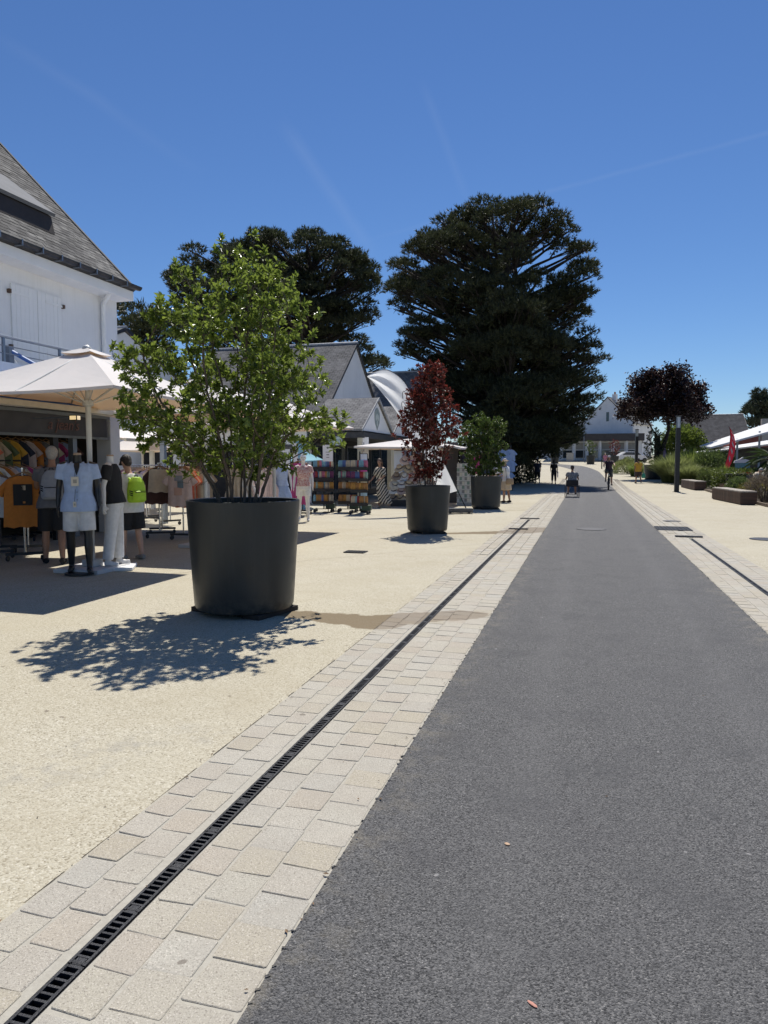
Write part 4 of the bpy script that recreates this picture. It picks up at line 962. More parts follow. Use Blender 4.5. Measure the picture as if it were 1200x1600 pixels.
BUSHO = m_leaf('bush_orange', (.14, .13, .03), (.46, .22, .05), .5, .35)
BUSHB = m_leaf('bush_brown', (.085, .068, .05), (.21, .17, .12), .6, .3)
bed = MB(); bed.add([(5.9, 25.2, .0), (30, 18, .0), (40, 75, ter(75)), (6.3, 75, ter(75)), (6.55, 47, .06), (5.95, 33, .0)], [(0, 1, 2, 3, 4, 5)])
sb = MB(); E = [(6.05, 25.5), (6.0, 33), (6.3, 44), (6.9, 50), (5.8, 56), (6.6, 64), (7.4, 75)]
for (xa, ya), (xb, yb) in zip(E[:-1], E[1:]):
    m_ = 6
    for i in range(m_):
        u, v = i/m_, (i+1)/m_; A_ = (xa+(xb-xa)*u, ya+(yb-ya)*u); B_ = (xa+(xb-xa)*v, ya+(yb-ya)*v)
        sb.quad((A_[0], A_[1], ter(A_[1])+.03), (40, A_[1], ter(A_[1])+.03), (40, B_[1], ter(B_[1])+.03), (B_[0], B_[1], ter(B_[1])+.03))
tag(sb.build('garden_bed', mat('bed_soil', (.075, .058, .04), .95, .4, 6, .5, 30)), kind='structure')
ed = MB()
for (xa, ya), (xb, yb) in zip(E[:-1], E[1:]): ed.cbox(((xa+xb)/2, (ya+yb)/2, ter((ya+yb)/2)+.05), (.09, math.hypot(xb-xa, yb-ya), .12), -math.atan2(xb-xa, yb-ya))
tag(ed.build('bed_edging', mat('timber_edging', (.16, .12, .085), .9, .3, 6)), kind='structure')
def hedge(label, x0, x1, y0, y1, h, n):
    root = thing('clipped_hedge', label, 'hedge', ((x0+x1)/2, (y0+y1)/2, ter((y0+y1)/2)), 0)
    X, Y = (x1-x0)/2, (y1-y0)/2; P = nrg.uniform(-1, 1, (n, 3)); f = nrg.integers(0, 5, n); Nn = np.zeros((n, 3))
    for k, (ax, s) in enumerate(((0, -1), (0, 1), (1, -1), (2, 1), (1, 1))): q = f == k; P[q, ax] = s*nrg.uniform(.86, 1.02, q.sum()); Nn[q, ax] = s
    P[:, 0] = np.sign(P[:, 0])*np.abs(P[:, 0])**1.0; P = P*np.array([X, Y, h/2]) + np.array([0, 0, h/2]) + nrg.normal(size=(n, 3))*.03
    c = np.linalg.norm(P[:, :2]/np.array([X, Y]), ord=4, axis=1) < 1.12; P, Nn = P[c], Nn[c]; n = len(P)
    D = unit(Nn + nrg.normal(size=(n, 3))*.6 + np.array([0, 0, .3])); U = unit(nrg.normal(size=(n, 3))*.5 + np.array([0, 0, 1]))
    tag(link('leaves', leaf_mesh('leaves', P, D, U, .09*nrg.uniform(.6, 1.3, n), .05*nrg.uniform(.7, 1.2, n), HED), root), kind='stuff')
    tw = MB()
    for q in range(24): x, y = rnd.uniform(-.8, .8)*X, rnd.uniform(-.8, .8)*Y; tw.tube([(x, y, 0), (x*1.05, y*1.05, h*.85)], [.03, .01], 4)
    tw.box(-X*.8, X*.8, -Y*.8, Y*.8, .05, h*.82); tw.build('stems', mat('hedge_wood_core', (.02, .022, .014), .95), root); return root  # inner box is an added dark core that blocks light through the leaves
hedge('low clipped green hedge behind the two wooden benches', 6.75, 10.6, 40.5, 43.2, 1.12, 9000)
hedge('long dark clipped hedge behind the red feather flag', 7.2, 14, 49.5, 50.8, 1.05, 5000)
bush('round_bush', 'small round green bush just left of the near wooden bench', (6.75, 35.6, 0), (.72, .7, .82), BUSHG, 2600, .09, .045, .1, seed=1)
bush('round_bush', 'light green tufted plant between the hedge and far bench', (6.6, 44.6, 0), (.55, .6, .95), BUSHL, 900, .2, .03, .15, up=1.2, seed=2)
bush('flowering_bush', 'orange flowered bush at the right edge of the garden', (6.95, 27.6, 0), (.75, .85, 1.15), BUSHO, 2300, .09, .035, .15, seed=3)
bush('round_bush', 'greyish brown wispy bush behind the near wooden bench', (6.55, 29.9, 0), (.75, .8, 1.12), BUSHB, 2600, .12, .022, .18, up=.9, seed=4)
bush('round_bush', 'yellow green bush between benches and hedge', (6.85, 33.2, 0), (.6, .6, .78), m_leaf('bush_yellow', (.12, .13, .02), (.27, .22, .04), .5, .3), 1700, .09, .04, .15, seed=5)
bush('round_bush', 'brown seed headed bush under the palm', (7.9, 31.2, 0), (.95, 1.0, 1.25), BUSHB, 2200, .13, .025, .18, up=.9, seed=14)
bush('flowering_bush', 'low white flowered plant at the bed edge in the right corner', (6.55, 25.9, 0), (.6, .7, .55), m_leaf('bush_whitefl', (.05, .075, .03), (.42, .44, .38), .5, .25), 1300, .07, .03, .15, seed=6)
bush('flowering_bush', 'low mixed flowers along the bed edge between the benches', (6.75, 38.4, 0), (.55, 1.3, .45), m_leaf('bush_pinkfl', (.05, .08, .02), (.33, .2, .15), .5, .25), 1500, .07, .035, .2, seed=7)
bush('flowering_bush', 'red flowered plants at the foot of the red feather flag', (8.9, 47.5, .05), (1.1, .7, 1.0), m_leaf('bush_redfl', (.05, .06, .02), (.34, .07, .04), .5, .25), 1800, .1, .05, .2, seed=8)
bush('round_bush', 'large green bush between the grasses and the red flag', (8.1, 53, .1), (1.3, 1.2, 2.05), BUSHG, 4200, .17, .06, .15, up=.8, seed=9)
bush('round_bush', 'round topped green tree behind the lamp post', (9.2, 77, ter(77)), (2.4, 2.2, 4.6), m_leaf('roundtree_leaf', (.05, .085, .014), (.17, .22, .04), .5, .4), 7000, .28, .16, .1, seed=10, group=None)
bush('round_bush', 'broad green shrubbery left of the purple tree trunk', (3.9, 72, ter(72)), (1.5, 1.8, 1.45), GR2, 3000, .25, .05, .12, up=.9, seed=11)
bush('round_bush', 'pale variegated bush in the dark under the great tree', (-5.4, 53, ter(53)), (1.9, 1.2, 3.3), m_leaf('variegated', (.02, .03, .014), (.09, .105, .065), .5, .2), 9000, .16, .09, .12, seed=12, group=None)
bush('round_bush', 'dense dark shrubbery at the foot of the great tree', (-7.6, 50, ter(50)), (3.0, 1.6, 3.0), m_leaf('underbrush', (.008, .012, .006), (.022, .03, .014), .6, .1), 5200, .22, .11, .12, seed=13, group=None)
for i, (x, y, h, s, n, lb) in enumerate(((5.95, 54.2, 2.0, 2.1, 2400, 'tall fountain grass clump right behind the lamp post foot'), (7.35, 56, 2.3, 2.2, 2400, 'tallest fountain grass clump behind the far bench'), (9.2, 57.5, 2.4, 2.2, 2200, 'fountain grass clump in front of the white awning'), (6.7, 51.2, 1.4, 1.7, 1800, 'shorter grass clump in front of the tall grasses'), (8.0, 46.6, 1.3, 1.0, 900, 'green strappy grass clump behind the hedge'), (4.2, 66, 1.2, 1.2, 800, 'pale grass clump at the bed corner near the purple tree'))):
    grass_clump(lb, (x, y, ter(y)), h, s, n, GR1 if i % 3 else GR2)
# palm at the right edge
pm = thing('palm', 'short fan palm with drooping fronds at the right edge', 'palm', (9.45, 41.5, .02))
b = MB(); b.tube([(0, 0, 0), (.03, 0, .8), (0, 0, 1.7)], [.2, .17, .19], 9); b.build('trunk', BARK_D, pm)
PALM = m_leaf('palm_frond', (.03, .055, .02), (.08, .12, .04), .45, .2)
for k in range(22):
    a = k*2.4; el = .9 - 1.1*(k/22); P, D, U = [], [], []; d = np.array([math.cos(a)*math.cos(el), math.sin(a)*math.cos(el), math.sin(el)]); ln = 1.35
    pts = [np.array([0, 0, 1.75]) + d*ln*t + np.array([0, 0, -.55*t*t]) for t in (0, .25, .5, .75, 1)]
    st = MB(); st.tube(pts[:4], [.018, .014, .011, .008], 4); f = st.build('frond', plain('palm_stalk', (.12, .13, .05), .6), pm)
    for t in np.linspace(.35, 1, 13):
        for s in (-1, 1):
            p = np.array([0, 0, 1.75]) + d*ln*t*.95 + np.array([0, 0, -.55*t*t]); sd = np.cross(d, [0, 0, 1]); P.append(p); D.append(d*.8 + sd*s*.7 + np.array([0, 0, -.25])); U.append(np.array([0, 0, 1.]))
    link('leaflets', leaf_mesh('leaflets', np.array(P), unit(np.array(D)), np.array(U), .48, .045, PALM, droop=.25), f)
# ------------------------------------------------------------------ umbrellas and awnings of the shops
CANVAS = mat('cream_canvas', (.86, .85, .83), .85, .03, 2, .1, 300, trans=.30)
_t = [n for n in CANVAS.node_tree.nodes if n.type == 'BSDF_TRANSLUCENT'][0]; CANVAS.node_tree.links.remove(_t.inputs[0].links[0]); _t.inputs[0].default_value = (.78, .56, .33, 1)   # light through the weave is filtered beige
CANVAS_B = mat('beige_canvas', (.50, .41, .30), .9, .06, 2, trans=.30)
ALU = mat('pale_aluminium', (.60, .60, .57), .45, .06, 6, metal=.2)
BLUEF = mat('blue_awning_fabric', (.07, .22, .58), .8, .08, 2, trans=.45)
def umbrella(label, loc, hx, hy, z_edge, z_top, rz=0, canvas=CANVAS, liner=None, pole=ALU, base=True, vent=True, val=.035):
    root = thing('parasol', label, 'parasol', loc, rz, 'parasols over the shop displays')
    n = 8; c = MB(); zz = lambda t: z_edge + (z_top-z_edge)*(1-t)**1.0
    def pt(k, i, t):   # side k, position i in 0..1, t from top to edge; slight sag between ribs
        cs = [(-hx, -hy), (hx, -hy), (hx, hy), (-hx, hy)]; a, b = cs[k], cs[(k+1) % 4]
        u = a[0]+(b[0]-a[0])*i, a[1]+(b[1]-a[1])*i; sag = -.05*math.sin(math.pi*i)*t*(1-t)*4*.6 - .035*math.sin(math.pi*i)*t
        return (u[0]*t, u[1]*t, zz(t)+sag)
    for k in range(4): c.grid(lambda u, v, k=k: pt(k, u, .07+.93*v), 8, 6)
    for k in range(4): c.grid(lambda u, v, k=k: (pt(k, u, 1)[0]*1.003, pt(k, u, 1)[1]*1.003, pt(k, u, 1)[2]-val*v), 8, 1)
    c.build('canopy', canvas, root, solid=.004)
    if liner:
        c2 = MB()
        for k in range(4): c2.grid(lambda u, v, k=k: tuple(np.array(pt(k, u, .07+.92*v)) - np.array([0, 0, .012])), 8, 6)
        c2.build('lining', liner, root, solid=.003)
    if vent:
        v = MB()
        for k in range(4): v.grid(lambda u, w, k=k: (pt(k, u, .17*w)[0], pt(k, u, .17*w)[1], zz(0)+.035-.095*w-.02*math.sin(math.pi*u)*w), 6, 3)
        v.build('vent_cap', canvas, root, solid=.004)
        f = MB(); f.lathe([(.06, 0), (.05, .025), (.02, .045), (.001, .05)], 10, (0, 0, z_top+.02)); f.build('finial', pole, root)
    p = MB(); p.lathe([(.038, 0), (.038, z_top)], 14); p.build('pole', pole, root, smooth=True)
    h = MB(); h.lathe([(.04, 0), (.075, .02), (.075, .09), (.04, .11)], 14, (0, 0, z_edge-.12)); h.build('hub', pole, root)
    for k, (sx, sy) in enumerate(((-1, -1), (1, -1), (1, 1), (-1, 1), (0, -1), (1, 0), (0, 1), (-1, 0))):
        r = MB(); e = np.array([sx*hx*.985, sy*hy*.985, z_edge-.03]); a = np.array([sx*.05, sy*.05, z_top-.06]); r.tube([a, e], [.014, .012], 5); ro = r.build('rib', pole, root)
        q = MB(); q.tube([(sx*.06, sy*.06, z_edge-.06), a + (e-a)*.5], .010, 5); q.build('strut', pole, ro)
    if base:
        b = MB(); b.box(-.36, .36, -.36, .36, 0, .06).box(-.1, .1, -.1, .1, .06, .16); b.build('base_plate', plain('umbrella_base', (.55, .55, .54), .7), root, bevel=.008)
    return root
umbrella('large white square parasol above the two mannequins', (-6.65, 8.42, 0), 1.40, 1.32, 2.40, 3.06)
umbrella('middle white parasol hidden behind the nearest shrub', (-6.6, 11.45, 0), 1.40, 1.32, 2.36, 3.0)
umbrella('white parasol reaching right past the nearest shrub', (-6.6, 14.4, 0), 1.40, 1.34, 2.32, 2.94)
umbrella('flat beige parasol above the hat stand', (-6.1, 25.4, 0), 1.75, 1.6, 2.10, 2.42, canvas=CANVAS, liner=None, vent=False, val=.06)
umbrella('distant small white parasol seen under the parasols by the pillar', (-14.2, 20.6, 0), 1.1, 1.1, 1.95, 2.45, vent=False, rz=.4, base=False)
umbrella('small aqua parasol behind the pouch racks', (-9.4, 22.6, 0), .72, .72, 1.62, 1.98, canvas=mat('aqua_canvas', (.36, .66, .72), .8, .05, 3, trans=.3), vent=False, rz=.5, val=.03, base=False)
def awning(label, yc, hw, xw, xf, zw, zf, fabric=BLUEF, bar=ALU):
    root = thing('awning', label, 'awning', (xw, yc, 0), 0, 'fold out shop awnings')
    L = xf-xw; f = MB(); f.grid(lambda u, v: (L*v, -hw+2*hw*u, zw+(zf-zw)*v - .03*math.sin(math.pi*v)), 12, 6); f.build('fabric', fabric, root, solid=.003)
    b = MB(); b.box(L-.03, L+.05, -hw-.03, hw+.03, zf-.07, zf+.015); b.build('front_bar', plain('awning_bar_beige', (.56, .50, .40), .5), root, bevel=.008)
    c = MB(); c.box(0, .16, -hw-.05, hw+.05, zw-.06, zw+.12); c.build('cassette', ALU, root, bevel=.02)
    for s in (-1, 1):
        a = MB(); a.tube([(.1, s*hw*.6, zw-.08), (L*.5, s*hw*.96, (zw+zf)/2-.12), (L-.02, s*hw*.62, zf-.05)], [.03, .028, .022], 6); a.build('folding_arm', bar, root)
    return root
awning('blue fold out awning under the largest white parasol', 8.3, 2.45, -10, -7.55, 3.05, 2.36)
awning('blue fold out awning glimpsed behind the nearest shrub', 13.9, 1.6, -10.0, -7.7, 2.95, 2.32)
awning('cream fold out awning deeper in the side court', 18.3, 2.2, -13.6, -11.6, 2.55, 2.15, fabric=CANVAS)
# second blue awning needs its own carrier: a slim pergola frame behind the parasols
pg = thing('pergola_frame', 'slim grey steel frame carrying the second blue awning', 'frame', (-10.1, 13.9, 0))
for y in (-1.62, 1.62):
    b = MB(); b.box(-.06, .06, y-.06, y+.06, 0, 3.0); b.build('post', STEEL, pg)
b = MB(); b.box(-.05, .05, -1.56, 1.56, 2.95, 3.05); b.build('beam', STEEL, pg)
pg = thing('pergola_frame', 'pale frame carrying the cream awning in the side court', 'frame', (-13.7, 18.3, 0))
for y in (-2.1, 2.1):
    b = MB(); b.box(-.06, .06, y-.06, y+.06, 0, 2.6); b.build('post', ALU, pg)
b = MB(); b.box(-.05, .05, -2.04, 2.04, 2.55, 2.65); b.build('beam', ALU, pg)
# blue arm of a raised awning above the balcony edge
sa = thing('folded_side_awning', 'short blue awning arm sticking out above the white parasol', 'awning', (-9.02, 9.55, 3.05))
b = MB(); b.tube([(-.0, 0, .28), (.55, .42, -.12)], .035, 8); b.build('tube', plain('blue_arm', (.07, .16, .42), .4), sa)
b = MB(); b.box(-.05, .05, -.05, .05, .0, .34); b.build('bracket', STEEL, sa)
b = MB(); b.tube([(.0, 0, .26), (.2, .25, -.3)], .008, 5); b.build('cord', WHITE, sa)
lt = thing('spot_lamp', 'small lit warm lamp on the shop front under the parasol', 'lamp', (-8.9, 10.9, 2.32))
b = MB(); b.box(-.08, .08, -.05, .05, -.05, .05); b.build('housing', BLACKM, lt)
em = bpy.data.materials.new('lit_warm_lamp'); em.use_nodes = True; eb = em.node_tree.nodes['Principled BSDF']; eb.inputs['Emission Color'].default_value = (1, .72, .3, 1); eb.inputs['Emission Strength'].default_value = .55
b = MB(); b.box(-.065, .065, -.056, -.051, -.035, .035).box(.081, .086, -.04, .04, -.035, .035); b.build('lens', em, lt)
b = MB(); b.box(-.9, -.08, -.015, .015, .0, .02); b.build('bracket', STEEL, lt)

# ------------------------------------------------------------------ garments
def cloth(name, col, **k): return mat('cloth_'+name, col, k.pop('rough', .85), k.pop('var', .08), 18, .25, 220, sheen=0, trans=k.pop('trans', .06), **k)
def sheet(mb, rows, th=.03, fold=.012, nf=4, nu=10, ph=0):
    """closed front-and-back cloth body; rows = (z, xleft, xright) from top to bottom"""
    vs = []; n = len(rows)
    for s in (-1, 1):
        for j, (z, a, b) in enumerate(rows):
            t = j/(n-1)
            for i in range(nu+1):
                u = i/nu; w = max(0, 1-(2*u-1)**2)**.5
                vs.append((a+(b-a)*u, s*(th*(.35+.65*t)*w) + fold*t*math.sin(u*nf*6.28+ph+t*1.3), z + .012*t*math.sin(u*nf*6.28+ph)))
    k = (nu+1)*n; fs = []
    for s in (0, 1):
        for j in range(n-1):
            for i in range(nu):
                a = s*k + j*(nu+1)+i; q = (a, a+1, a+nu+2, a+nu+1); fs.append(q[::-1] if s else q)
    mb.add(vs, fs); return mb
def tee_mb(w=.25, l=.70, ph=0, long=False):
    b = MB(); sheet(b, [(-.055, -.085, .085), (-.075, -.13, .13), (-.11, -w*.86, w*.86), (-.2, -w*.96, w*.96), (-.32, -w, w), (-.5, -w*1.02, w*1.02), (-.055-l, -w*1.06, w*1.06)], .035, .012, 3, 12, ph)
    sl = .42 if not long else .9
    for s in (-1, 1):
        A, B, C, D = np.array([s*w*.80, -.10]), np.array([s*(w+.13), -.30]), np.array([s*(w+.02), -.38]), np.array([s*w*.97, -.27])
        if long: B, C = np.array([s*(w+.12), -.58]), np.array([s*(w+.02), -.60])
        vs = []
        for sd in (-1, 1):
            for v in range(5):
                for u in range(4):
                    p = (A*(1-v/4)+B*v/4)*(1-u/3) + (D*(1-v/4)+C*v/4)*u/3; vs.append((p[0], sd*.028*math.sin(math.pi*(u+.15)/3.3)+.004*math.sin(v*2+ph), p[1]))
        fs = []
        for sd in (0, 1):
            for v in range(4):
                for u in range(3): a = sd*20+v*4+u; q = (a, a+1, a+5, a+4); fs.append(q if (sd == 0) == (s > 0) else q[::-1])
        b.add(vs, fs)
    return b
def hanger(root, m=None):
    h = MB(); h.tube([(0, 0, .0), (.018, 0, .03), (0, 0, .05), (-.018, 0, .035)], .003, 4); h.tube([(-.2, 0, -.09), (-.1, 0, -.045), (0, 0, -.0), (.1, 0, -.045), (.2, 0, -.09)], .009, 5); h.build('hanger', m or plain('hanger_wood', (.33, .19, .09), .6), root)
def garment(kind, label, cat, loc, rz, m, ph=0, group=None, w=.25, l=.7, prints=(), long=False):
    root = thing(kind, label, cat, loc, rz, group)
    if kind in ('hanging_shirt',): b = tee_mb(w, l, ph, long)
    elif kind == 'hanging_shorts': b = sheet(MB(), [(-.06, -w, w), (-.10, -w, w), (-.3, -w*1.1, w*1.1), (-.06-l, -w*1.2, w*1.2)], .03, .012, 2, 10, ph)
    else: b = sheet(MB(), [(-.06, -.10, .10), (-.12, -.17, .17), (-.3, -.17, .17), (-.42, -.15, .15), (-.6, -w*.9, w*.9), (-.06-l, -w*1.2, w*1.2)], .04, .022, 4, 14, ph)
    b.build('cloth', m, root, smooth=True); hanger(root)
    for (x0, x1, z0, z1, c) in prints:
        p = MB(); p.grid(lambda u, v: (x0+(x1-x0)*u, -.047-.004*math.sin(u*3.1), z0+(z1-z0)*v), 3, 3); p.build('print', c, root)
    return root
def rail(label, loc, rz, L, H=1.42, m=CHROME, foot=BLACKM):
    root = thing('clothes_rail', label, 'clothes rail', loc, rz, 'clothes rails in front of the shops')
    b = MB(); b.tube([(0, -L/2, H), (0, L/2, H)], .016, 8); b.build('top_bar', m, root)
    for s in (-1, 1):
        p = MB(); e_ = s*(L/2-.13); p.tube([(0, e_, .12), (0, e_, H-.016)], .016, 8); p.build('post', m, root)
        f = MB(); f.box(-.27, .27, e_-.02, e_+.02, .095, .135); fo = f.build('foot', foot, root)
        for q in (-1, 1):
            w = MB(); w.lathe([(.001, -.014), (.04, -.014), (.045, 0), (.04, .014), (.001, .014)], 12); wo = w.build('castor', BLACKM, fo); wo.rotation_euler = (0, R(90), .5*q); wo.location = (q*.24, e_, .046)
    b = MB(); b.tube([(0, -L/2+.15, .115), (0, L/2-.15, .115)], .012, 6); b.build('bottom_bar', m, root)
    return root
def on_rail(r, y, H=1.42):
    """world place and turn of a garment hung at y along a rail"""
    c, s = math.cos(r.rotation_euler[2]), math.sin(r.rotation_euler[2]); return (r.location[0]-s*y, r.location[1]+c*y, H-.055)
K = dict(orange=cloth('orange', (.56, .20, .035)), white=cloth('white', (.76, .75, .73)), black=cloth('black', (.02, .02, .022)), navy=cloth('navy', (.03, .035, .06)), grey=cloth('grey', (.16, .16, .17)), pink=cloth('pale_pink', (.66, .53, .50)), coral=cloth('coral', (.72, .20, .12)), cream=cloth('cream', (.70, .61, .47)), beige=cloth('beige', (.56, .45, .32)), mauve=cloth('mauve', (.25, .12, .25)), magenta=cloth('magenta', (.45, .06, .20)), blue=cloth('pale_blue', (.42, .53, .74)), sky=cloth('sky', (.34, .45, .66)), brown=cloth('brown', (.10, .05, .045)), yellow=cloth('yellow', (.62, .36, .05)), green=cloth('dull_green', (.12, .16, .08)), lilac=cloth('lilac', (.42, .36, .50)))
F_ = lambda n, c: plain('print_'+n, c, .8)
VIEW = math.atan2(-8.6, 9.4)
# left rail with the orange T-shirt facing the camera
rz = R(40); r1 = rail('chrome clothes rail with the orange T-shirt at the far left', (-8.62, 9.35, 0), rz, 1.3, 1.42)
garment('hanging_shirt', 'orange T-shirt with black back print on the left clothes rail', 'T-shirt', on_rail(r1, -.60), rz, K['orange'], 0, prints=((-.13, .13, -.50, -.18, F_('black', (.02, .02, .02))), (-.12, .12, -.27, -.20, F_('cream', (.6, .5, .35))), (-.10, .10, -.47, -.44, F_('orange', (.6, .25, .06)))), w=.26, l=.78, group=None)
for i, (c, y) in enumerate(zip(('black', 'brown', 'black', 'navy', 'grey', 'black', 'navy'), (-.52, -.42, -.32, -.2, -.05, .15, .35))):
    garment('hanging_shirt', '%s T-shirt hanging behind the orange one on the left rail' % c, 'T-shirt', on_rail(r1, y), rz+rnd.uniform(-.1, .1), K[c], i, 'dark shirts on the left rail', w=.25)
r0 = rail('chrome clothes rail cut by the left picture edge', (-9.16, 9.30, 0), rz, 1.0, 1.42)
garment('hanging_shirt', 'white T-shirt cut by the left picture edge', 'T-shirt', on_rail(r0, -.48), rz, K['white'], 1, l=.66, long=False)
for i, y in enumerate((-.36, -.24, -.1)): garment('hanging_shirt', 'dark shirt behind the white T-shirt at the left picture edge', 'T-shirt', on_rail(r0, y), rz, K[('black', 'grey', 'black')[i]], i, 'dark shirts at the left edge')
# rails right of the pillar
rz = R(30); r2 = rail('clothes rail with cream shorts beside the boy with backpack', (-8.45, 12.85, 0), rz, 1.2, 1.5)
garment('hanging_shorts', 'cream elastic waist shorts on the rail beside the green backpack', 'shorts', on_rail(r2, -.6, 1.5), rz, K['cream'], 0, l=.46, w=.17)
for i, y in enumerate((-.5, -.38, -.25, -.1, .1, .3)): garment('hanging_shirt', '%s shirt hanging behind the cream shorts' % ('brown', 'grey', 'brown', 'navy', 'brown', 'grey')[i], 'shirt', on_rail(r2, y, 1.5), rz+rnd.uniform(-.1, .1), K[('brown', 'grey', 'brown', 'navy', 'brown', 'grey')[i]], i, 'shirts behind the cream shorts')
rz = R(8); r3 = rail('clothes rail with pale pink printed T-shirt left of the nearest planter', (-7.62, 12.75, 0), rz, 1.3, 1.5)
garment('hanging_shirt', 'pale pink T-shirt with faded blue figure print', 'T-shirt', on_rail(r3, -.65, 1.5), rz, K['pink'], 0, w=.24, l=.72, prints=((-.09, .07, -.28, -.18, F_('slate', (.25, .27, .32))), (-.03, .09, -.42, -.27, F_('teal', (.14, .20, .25))), (-.1, .06, -.56, -.41, F_('salmon', (.55, .36, .30)))))
for i, y in enumerate((-.56, -.47, -.38, -.28, -.16, -.02, .14, .3, .46)): garment('hanging_shirt', '%s T-shirt behind the printed pale pink one' % ('plain pink', 'coral', 'cream', 'coral', 'beige', 'cream', 'plain pink', 'white', 'beige')[i], 'T-shirt', on_rail(r3, y, 1.5), rz-.25+rnd.uniform(-.06, .06), K[('pink', 'coral', 'cream', 'coral', 'beige', 'cream', 'pink', 'white', 'beige')[i]], i, 'shirts behind the pale pink one', w=.24, l=.70+.05*(i % 2))
rz = R(14); r4 = rail('clothes rail with white dresses behind the nearest planter', (-7.5, 14.6, 0), rz, 1.3, 1.5)
for i, y in enumerate((-.6, -.45, -.3, -.12, .08, .3, .5)): garment('hanging_dress', '%s dress on the rail behind the nearest planter' % ('cream', 'white', 'beige', 'white', 'cream', 'pink', 'white')[i], 'dress', on_rail(r4, y, 1.5), rz+rnd.uniform(-.1, .1), K[('cream', 'white', 'beige', 'white', 'cream', 'pink', 'white')[i]], i, 'dresses behind the nearest planter', w=.26, l=.95)
rz = R(20); r5 = rail('clothes rail with pink dresses behind the nearest planter', (-8.3, 17.9, 0), rz, 1.4, 1.5)
for i, y in enumerate((-.6, -.45, -.3, -.12, .08, .3, .5)): garment('hanging_dress', '%s dress on the second rail behind the planter' % ('pale pink', 'white', 'pale blue', 'pale pink', 'cream', 'white', 'pale blue')[i], 'dress', on_rail(r5, y, 1.5), rz+rnd.uniform(-.1, .1), K[('pink', 'white', 'blue', 'pink', 'cream', 'white', 'blue')[i]], i, 'dresses on the second rail behind the planter', w=.27, l=1.0)
rz = R(15); r6 = rail('dark rail with magenta dresses left of the pouch racks', (-7.85, 18.9, 0), rz, 1.2, 1.62, BLACKM)
for i, y in enumerate((-.58, -.48, -.36, -.22, -.05, .15, .35)): garment('hanging_dress', '%s dress on the rail left of the pouch racks' % ('magenta', 'mauve', 'magenta', 'yellow', 'navy', 'magenta', 'mauve')[i], 'dress', on_rail(r6, y, 1.62), rz+rnd.uniform(-.15, .15), K[('magenta', 'mauve', 'magenta', 'yellow', 'navy', 'magenta', 'mauve')[i]], i, 'magenta dresses left of the pouch racks', w=.2, l=1.15)
# low rails deep in the side court with bright tops of hanger rows
for q, (x, y) in enumerate(((-10.2, 15.4), (-11.6, 16.6), (-9.4, 19.8))):
    rr = rail(('clothes rail nearest the pillar in the side court', 'clothes rail farther back in the side court', 'clothes rail at the mouth of the side court')[q], (x, y, 0), R(60), 1.5, 1.45)
    for i in range(8):
        c = ('white', 'grey', 'lilac', 'cream', 'pink', 'navy', 'mauve', 'beige')[(i*3+q) % 8]
        garment('hanging_shirt', '%s shirt on the %s' % (c, ('court rail nearest the pillar', 'court rail farther back', 'rail at the court mouth')[q]), 'shirt', on_rail(rr, -.65+i*.18, 1.45), R(60)+rnd.uniform(-.1, .1), K[c], i, ('shirts on the court rail nearest the pillar', 'shirts on the court rail farther back', 'shirts on the rail at the court mouth')[q])
# rails just inside the shop mouth
for q, (x, y, H_) in enumerate(((-10.45, 10.75, 1.55), (-10.5, 12.3, 1.55), (-10.6, 11.5, 2.05))):
    rr = rail(('low rail of bright shirts inside the shop mouth', 'low rail of dark shirts by the shop pillar', 'high rail of shirts under the shop ceiling')[q], (x, y, 0), 0, (1.3, 1.3, 2.6)[q], H_, BLACKM)
    for i in range((9, 9, 13)[q]):
        c = (('coral', 'cream', 'yellow', 'white', 'orange', 'pink', 'sky', 'beige', 'magenta'), ('navy', 'brown', 'green', 'grey', 'mauve', 'black', 'navy', 'brown', 'green'), ('white', 'coral', 'beige', 'green', 'yellow', 'navy', 'pink', 'orange', 'grey', 'cream', 'magenta', 'sky', 'brown'))[q][i]
        garment('hanging_shirt', '%s shirt on the %s' % (c, ('bright rail inside the shop mouth', 'dark rail by the shop pillar', 'high rail under the shop ceiling')[q]), 'shirt', on_rail(rr, -.58+i*.14 if q < 2 else -1.2+i*.2, H_), R(42)+rnd.uniform(-.15, .15), K[c], i, 'shirts on rails inside the shop mouth', w=.22, l=.62)
# shelves with folded clothes inside the dark shop
sv = thing('shop_shelf', 'dark shop shelves with folded clothes behind the left clothes rail', 'shelf', (-11.75, 9.2, 0))
for z in (.4, .85, 1.3, 1.75, 2.15):
    b = MB(); b.box(0, .42, -3.4, 3.4, z, z+.03); b.build('board', mat('shelf_wood', (.11, .07, .045), .7), sv)
for y in (-3.4, -1.13, 1.13, 3.37):
    b = MB(); b.box(0, .42, y, y+.03, 0, 2.3); b.build('upright', mat('shelf_wood', (.11, .07, .045), .7), sv)
cc = ['orange', 'brown', 'grey', 'cream', 'coral', 'yellow', 'navy', 'green', 'magenta', 'beige']
for z in (.43, .88, 1.33, 1.78):
    for k in range(13):
        if rnd.random() < .8:
            b = MB(); y = -3.2+k*.5; n = rnd.randint(2, 5)
            for j in range(n): b.cbox((.2+rnd.uniform(-.01, .01), 0, .03+j*.055), (.32, .34, .05), rnd.uniform(-.05, .05))
            cn = cc[(k*3+int(z*7)) % 10]; o = b.build('folded_stack', K[cn], bevel=.012); o.location = (-11.75, 9.2+y+.15, z); tag(o, 'stack of %s folded clothes on the %s dark shop shelf' % (cn, {.43: 'lowest', .88: 'second', 1.33: 'third', 1.78: 'top'}[z]), 'folded clothes', 'folded clothes on the dark shelves')
